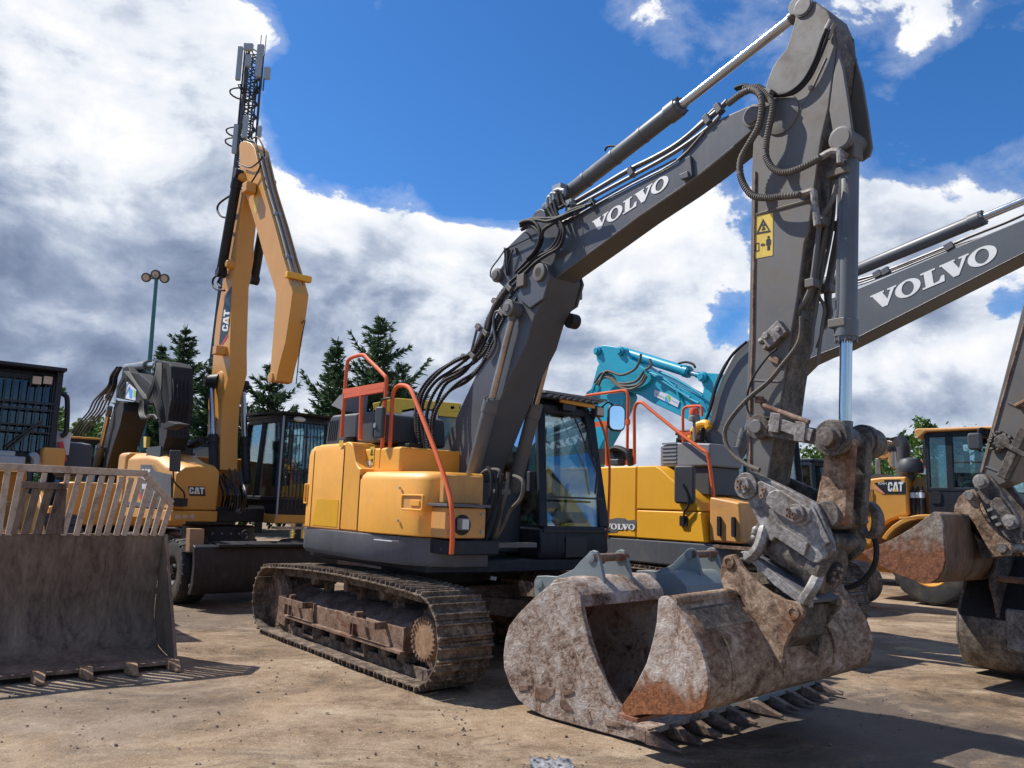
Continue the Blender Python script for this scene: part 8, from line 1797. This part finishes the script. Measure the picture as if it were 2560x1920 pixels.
def conifer(label, base, h, spread, seed, lean=0.0, dens=1.0):
    r_ = random.Random(seed)
    root = thing('conifer_tree', label, 'tree', base, 0, 'dark conifers behind the machines')
    m = MB(); m.tube([(0, 0, -.1), (.05, 0, h * .4), (lean * .5, 0, h * .75), (lean, 0, h * .98)], [.22, .2, .16, .14, .12, .1, .08, .07, .06, .05, .04, .035, .03, .025, .02], n=7, k=5); m.build('trunk', M['bark'], root)
    bm = bmesh.new()
    def quad(c, d, w, L):
        n = d.cross(Vector((r_.uniform(-1, 1), r_.uniform(-1, 1), r_.uniform(-1, 1)))).normalized()
        a = c - n * w * .5; b = c + n * w * .5; e = c + d * L
        v = [bm.verts.new(x) for x in (a, e - n * w * .12, e + n * w * .12, b)]; bm.faces.new(v)
    z = h * .1
    br = MB()
    while z < h * .985:
        t = z / h; R_ = 1.35 * spread * (1 - t) ** .72 * (1.0 if t > .25 else .75 + t) * r_.uniform(.6, 1.25)
        nb = max(3, int(r_.uniform(3, 6)))
        a0 = r_.uniform(0, 6.28)
        for i in range(nb):
            a = a0 + i * 6.283 / nb + r_.uniform(-.4, .4); L = R_ * r_.uniform(.55, 1.15)
            if L < .12: L = .12
            up = r_.uniform(.3, 1.0) * L
            p0 = Vector((lean * t, 0, z)); dirh = Vector((math.cos(a), math.sin(a), 0))
            nS = max(3, int(L / .17 * dens)); tip = p0 + dirh * L + Vector((0, 0, up))
            br.tube([p0, p0 + dirh * L * .5 + Vector((0, 0, up * .25)), tip], [.035, .03, .025, .02, .015, .01, .008], n=4, k=3, caps=False)
            for s_ in range(nS):
                f = (s_ + .6) / nS; c = p0 + dirh * L * f + Vector((0, 0, up * (f * f * .8 + .2 * f)))
                wsp = L * .26 * (1.15 - f) + .08
                for _ in range(10):
                    dd = (dirh * r_.uniform(.3, 1.0) + Vector((-dirh.y, dirh.x, 0)) * r_.uniform(-1.2, 1.2) + Vector((0, 0, r_.uniform(-.25, .9)))).normalized()
                    quad(c + Vector((r_.uniform(-.05, .05), r_.uniform(-.05, .05), r_.uniform(-.08, .05))), dd, r_.uniform(.07, .14), wsp * r_.uniform(.7, 1.4) + .1)
        z += h * .029 * r_.uniform(.7, 1.7) * (1.25 - .45 * t)
    for _ in range(14): quad(Vector((lean, 0, h * r_.uniform(.93, .99))), Vector((r_.uniform(-.4, .4), r_.uniform(-.4, .4), 1)).normalized(), .07, .35)
    br.build('branches', M['bark'], root)['kind'] = 'stuff'
    me = D.meshes.new('crown'); bm.to_mesh(me); bm.free(); me.materials.append(M['needle']); link(D.objects.new('crown', me), root)
    return root
def at_px(u, Y):
    p = atdepth(u, 1200, Y); return Vector((p.x, p.y, 0))
def hh(u, v, Y): return atdepth(u, v, Y).z
CON = [(428, 817, 42, 2.6, 'tall pointed conifer directly right of the lamp post'), (372, 862, 43, 1.2, 'slim conifer tip just left of the tall pointed one'), (512, 905, 41, 2.4, 'conifer just left of the upright ochre boom'), (655, 912, 42, 2.6, 'thin open conifer below the hanging ochre stick'), (820, 850, 41, 2.7, 'dark conifer between the ochre stick and the orange rail'), (925, 792, 42, 3.1, 'tallest conifer, rising behind the orange hand rail'), (990, 905, 46, 2.6, 'conifer showing right of the orange rail above the yellow roof'), (560, 960, 45, 2.5, 'low conifer hidden behind the ochre boom')]
for i, (u, v, Y, sp, lab) in enumerate(CON): conifer(lab, at_px(u, Y), hh(u, v, Y), sp, 11 + i, r_l if (r_l := 0) else 0.0, .75 if 'thin' in lab else 1.0)

def broadleaf(label, base, h, rx, seed, n=2600, size=.22, trunk=True, name='broadleaf_tree', cat='tree', grp=None):
    r_ = random.Random(seed); root = thing(name, label, cat, base, 0, grp)
    m = MB(); m.tube([(0, 0, -.1), (.1, .05, h * .3), (0, 0, h * .6)], [.2, .18, .16, .14, .12, .1, .08, .06], n=7, k=4)
    for i in range(6): a = i * 1.05; m.tube([(0, 0, h * .25 + .05 * i), (rx * .4 * math.cos(a), rx * .4 * math.sin(a), h * .55), (rx * .7 * math.cos(a), rx * .7 * math.sin(a), h * .75)], [.08, .07, .06, .05, .04, .03, .02], n=5, k=3)
    m.build('trunk', M['bark'], root)
    bm = bmesh.new(); cl = []
    for _ in range(26):
        a = r_.uniform(0, 6.28); rr = rx * math.sqrt(r_.random()) * .85; zc_ = h * (.25 + .68 * r_.random()) * (1 - .18 * (rr / rx) ** 2); cl.append((Vector((rr * math.cos(a), rr * math.sin(a), zc_)), r_.uniform(.16, .34) * rx))
    for i in range(n):
        c, q_ = r_.choice(cl); d = Vector((r_.gauss(0, 1), r_.gauss(0, 1), r_.gauss(0, .8))); d = d.normalized() * q_ * r_.random() ** .45
        p = c + d + Vector((0, 0, .1 * r_.random()))
        if r_.random() < .06: p += d * r_.uniform(.3, .9)
        nrm = Vector((r_.gauss(0, 1), r_.gauss(0, 1), r_.gauss(.4, 1))).normalized(); t = nrm.orthogonal().normalized(); b_ = nrm.cross(t); s_ = size * r_.uniform(.6, 1.3)
        v = [bm.verts.new(p + x) for x in (t * s_ * .5, b_ * s_ * .22, -t * s_ * .5, -b_ * s_ * .22)]; bm.faces.new(v)
    me = D.meshes.new('crown'); bm.to_mesh(me); bm.free(); me.materials.append(M['leaf']); link(D.objects.new('crown', me), root)
    return root
BR = [(185, 965, 36, 1.6, 'rounded green tree right of the barred cab'), (225, 1035, 34, 1.2, 'low green bush below the rounded tree'), (20, 895, 38, 1.4, 'tree tip over the roof of the barred cab'), (105, 920, 40, 1.2, 'small tree crest above the barred cab roof corner'),
      (2215, 1082, 30, 3.4, 'bright green bush behind the exhaust stack'), (2312, 1035, 32, 1.3, 'slim leafy tree rising left of the loader cab roof'), (2370, 1065, 33, 1.3, 'light green tree just above the loader cab roof'), (2452, 1052, 36, 1.6, 'dark green tree over the right end of the loader roof'), (2120, 1110, 34, 2.6, 'green bush beneath the lettered orange boom'), (2140, 1075, 38, .9, 'thin leafy shoot above the coupler pin')]
for i, (u, v, Y, rx, lab) in enumerate(BR): broadleaf(lab, at_px(u, Y), hh(u, v, Y), rx, 50 + i, int(1300 * rx * rx) if rx > 1.9 else 2600, .26, grp='leafy trees behind the yard')
def hedge():
    r_ = random.Random(5); bm = bmesh.new()
    for i in range(15000):
        u = r_.uniform(-40, 40); y = 52 + r_.gauss(0, 1.2) + 6 * math.sin(u * .08); top = 2.6 + 1.2 * noise.noise(Vector((u * .25, 0, 0))) + .7 * noise.noise(Vector((u * .9, 3, 0)))
        z = top * r_.random() ** .6; p = Vector((u, y, z)); nrm = Vector((r_.gauss(0, 1), r_.gauss(-.5, 1), r_.gauss(.4, 1))).normalized(); t = nrm.orthogonal().normalized(); b_ = nrm.cross(t); s_ = r_.uniform(.25, .6)
        bm.faces.new([bm.verts.new(p + x) for x in (t * s_ * .5, b_ * s_ * .3, -t * s_ * .5, -b_ * s_ * .3)])
    me = D.meshes.new('hedge'); bm.to_mesh(me); bm.free(); me.materials.append(M['leaf'])
    o = link(D.objects.new('undergrowth', me)); o['kind'] = 'stuff'; o['label'] = 'dense green scrub closing off the far side of the yard'
hedge()

def lamp_post():
    Y = 40; b = at_px(352, Y); root = thing('lamp_post', 'tall green lamp post with three round floodlights at left', 'lamp post', b)
    top = atdepth(368, 692, Y) - b
    m = MB(); m.cyl((0, 0, 0), (top.x * .35, 0, top.z), .14, .09, n=14); m.build('pole', M['pole_green'], root)
    c = Vector((top.x * .35, 0, top.z)); m = MB(); m.bar(c + Vector((-.45, 0, -.08)), c + Vector((.45, 0, -.08)), .07, .07); m.bar(c, c + Vector((0, -.2, .05)), .07, .07); m.build('bracket', M['galv'], root)
    for dx, dz in ((-.47, -.08), (0, .1), (.47, -.1)):
        e = c + Vector((dx, -.15, dz)); ax = Vector((.1, -1, -.35)).normalized(); m = MB(); m.lathe([(-.22, .1), (-.1, .24), (0, .245), (.02, .22)], e, ax, 20); hd = m.build('floodlight', M['mast_steel'], root)
        m = MB(); m.lathe([(.021, .17), (.03, .16)], e, ax, 20); m.build('lens', M['lamp_amber'], hd)
lamp_post()
def mast():
    Y = 62; b = at_px(540, Y); b = Vector((atdepth(528, 1100, Y).x, Y, 0))
    root = thing('lattice_mast', 'grey lattice telecom mast with panel antennas rising behind the ochre stick', 'mast', b)
    H = hh(620, 130, Y); xt = atdepth(623, 160, Y).x - b.x
    w0, w1 = 1.75, .72
    def cor(z, i): t = z / H; w = w0 + (w1 - w0) * min(1, t * 1.06); a = i * 2 * PI / 3 + .4; return Vector((w * math.cos(a) + .6 * t, w * math.sin(a), z))
    m = MB(); n = 34
    for i in range(3): m.tube([cor(0, i), cor(H, i)], .11, n=6, smooth=False)
    for k_ in range(n):
        z0, z1 = H * k_ / n, H * (k_ + 1) / n
        for i in range(3):
            j = (i + 1) % 3; a, b_ = (cor(z0, i), cor(z1, j)) if k_ % 2 else (cor(z0, j), cor(z1, i))
            m.tube([a, b_], .06, n=5, smooth=False); m.tube([cor(z1, i), cor(z1, j)], .055, n=5, smooth=False)
            if k_ > n - 12: m.tube([cor(z0, j) if k_ % 2 else cor(z0, i), cor(z1, i) if k_ % 2 else cor(z1, j)], .05, n=5, smooth=False)
    for i in range(5): m.tube([(.15 * math.cos(i * 1.3), .15 * math.sin(i * 1.3), 2), (.15 * math.cos(i * 1.3), .15 * math.sin(i * 1.3), H)], .05, n=5, smooth=False)
    for i in range(10): a_ = i * .63; m.tube([(.5 * math.cos(a_) + .58, .5 * math.sin(a_), H * (.8 + .02 * (i % 3))), (.55 * math.cos(a_) + .6, .55 * math.sin(a_), H * (.985 - .02 * (i % 4)))], .06, n=5, smooth=False)
    m.build('lattice', M['mast_steel'], root)
    zq_ = z_(560, 80, .24096)
    def rel(x, y, Y_=Y - 1.2): p = atdepth(*zq_(x, y), Y_) - b; return p
    for (x0, y0, x1, y1, w) in ((175, 155, 142, 500, .5), (385, 135, 355, 470, .7), (230, 870, 215, 1100, .5), (125, 960, 105, 1260, .42), (372, 980, 366, 1090, .42)):
        a, c = rel(x0, y0), rel(x1, y1); a.x = c.x = (a.x + c.x) / 2; mm = MB(); mm.box((a + c) / 2, (w * .75, .3, (a - c).length)); mm.build('panel_antenna', M['antenna_white'], root, bevel=.04)
    for (x, y, w, h_) in ((255, 158, .75, .6), (248, 300, .45, 1.0), (448, 430, .5, 1.0)): mm = MB(); mm.box(rel(x, y), (w, .3, h_)); mm.build('radio_box', M['antenna_white'], root, bevel=.04)
    mm = MB()
    for (x0, y0, x1, y1) in ((380, 130, 385, 35), (420, 250, 437, 35), (405, 610, 425, 400), (412, 250, 395, 600)): a, c = rel(x0, y0), rel(x1, y1); mm.cyl((a.x, a.y, min(a.z, c.z)), (a.x, a.y, max(a.z, c.z)), .035 if y1 < 100 else .06, n=6)
    build_each(mm, 'whip_aerial', M['mast_steel'], root)
    mm = MB()
    for zt in (570, 1090, 980): 
        z = rel(270, zt).z; r_ = 1.0
        mm.tube([(r_ * math.cos(a * PI / 4), r_ * math.sin(a * PI / 4), z) for a in range(8)], .07, n=6, closed=True, k=2)
    build_each(mm, 'ring_platform', M['mast_steel'], root)
    for i in range(9): 
        a0 = rel(130 + 30 * (i % 3) + 220 * (i // 5), 510); c0 = rel(190 + 20 * (i % 4) + 110 * (i // 5), 640); mm = MB(); mm.tube([a0.lerp(c0, .25), c0], .05, n=5); mm.build('feeder_cable', M['hose'], root)
mast()
def rag():
    p = ground(1378, 1924); root_lab = 'crumpled grey and white scrap of cloth lying at the bottom edge'
    bm = bmesh.new(); n = 14; V = []
    for j in range(n):
        for i in range(n):
            x, y = (i / (n - 1) - .5) * .3, (j / (n - 1) - .5) * .24
            V.append(bm.verts.new((p.x + x, p.y + y, .008 + max(0, .035 * noise.noise(Vector((x * 18, y * 18, 1))) + .03 * noise.noise(Vector((x * 40, y * 40, 5))) + .03))))
    for j in range(n - 1):
        for i in range(n - 1): bm.faces.new([V[j * n + i], V[j * n + i + 1], V[(j + 1) * n + i + 1], V[(j + 1) * n + i]])
    me = D.meshes.new('rag'); bm.to_mesh(me); bm.free(); [setattr(f_, 'use_smooth', True) for f_ in me.polygons]
    m, nt, b = nm('rag_cloth'); k = N(nt); k.link(k.ramp(k.noise(k.co(), 16, 4, .6), (.42, (.04, .045, .07)), (.56, (.3, .3, .3))), b.inputs['Base Color']); me.materials.append(m)
    o = link(D.objects.new('rag', me)); tag(o, root_lab, 'rag')
rag()
bpy.context.view_layer.update()
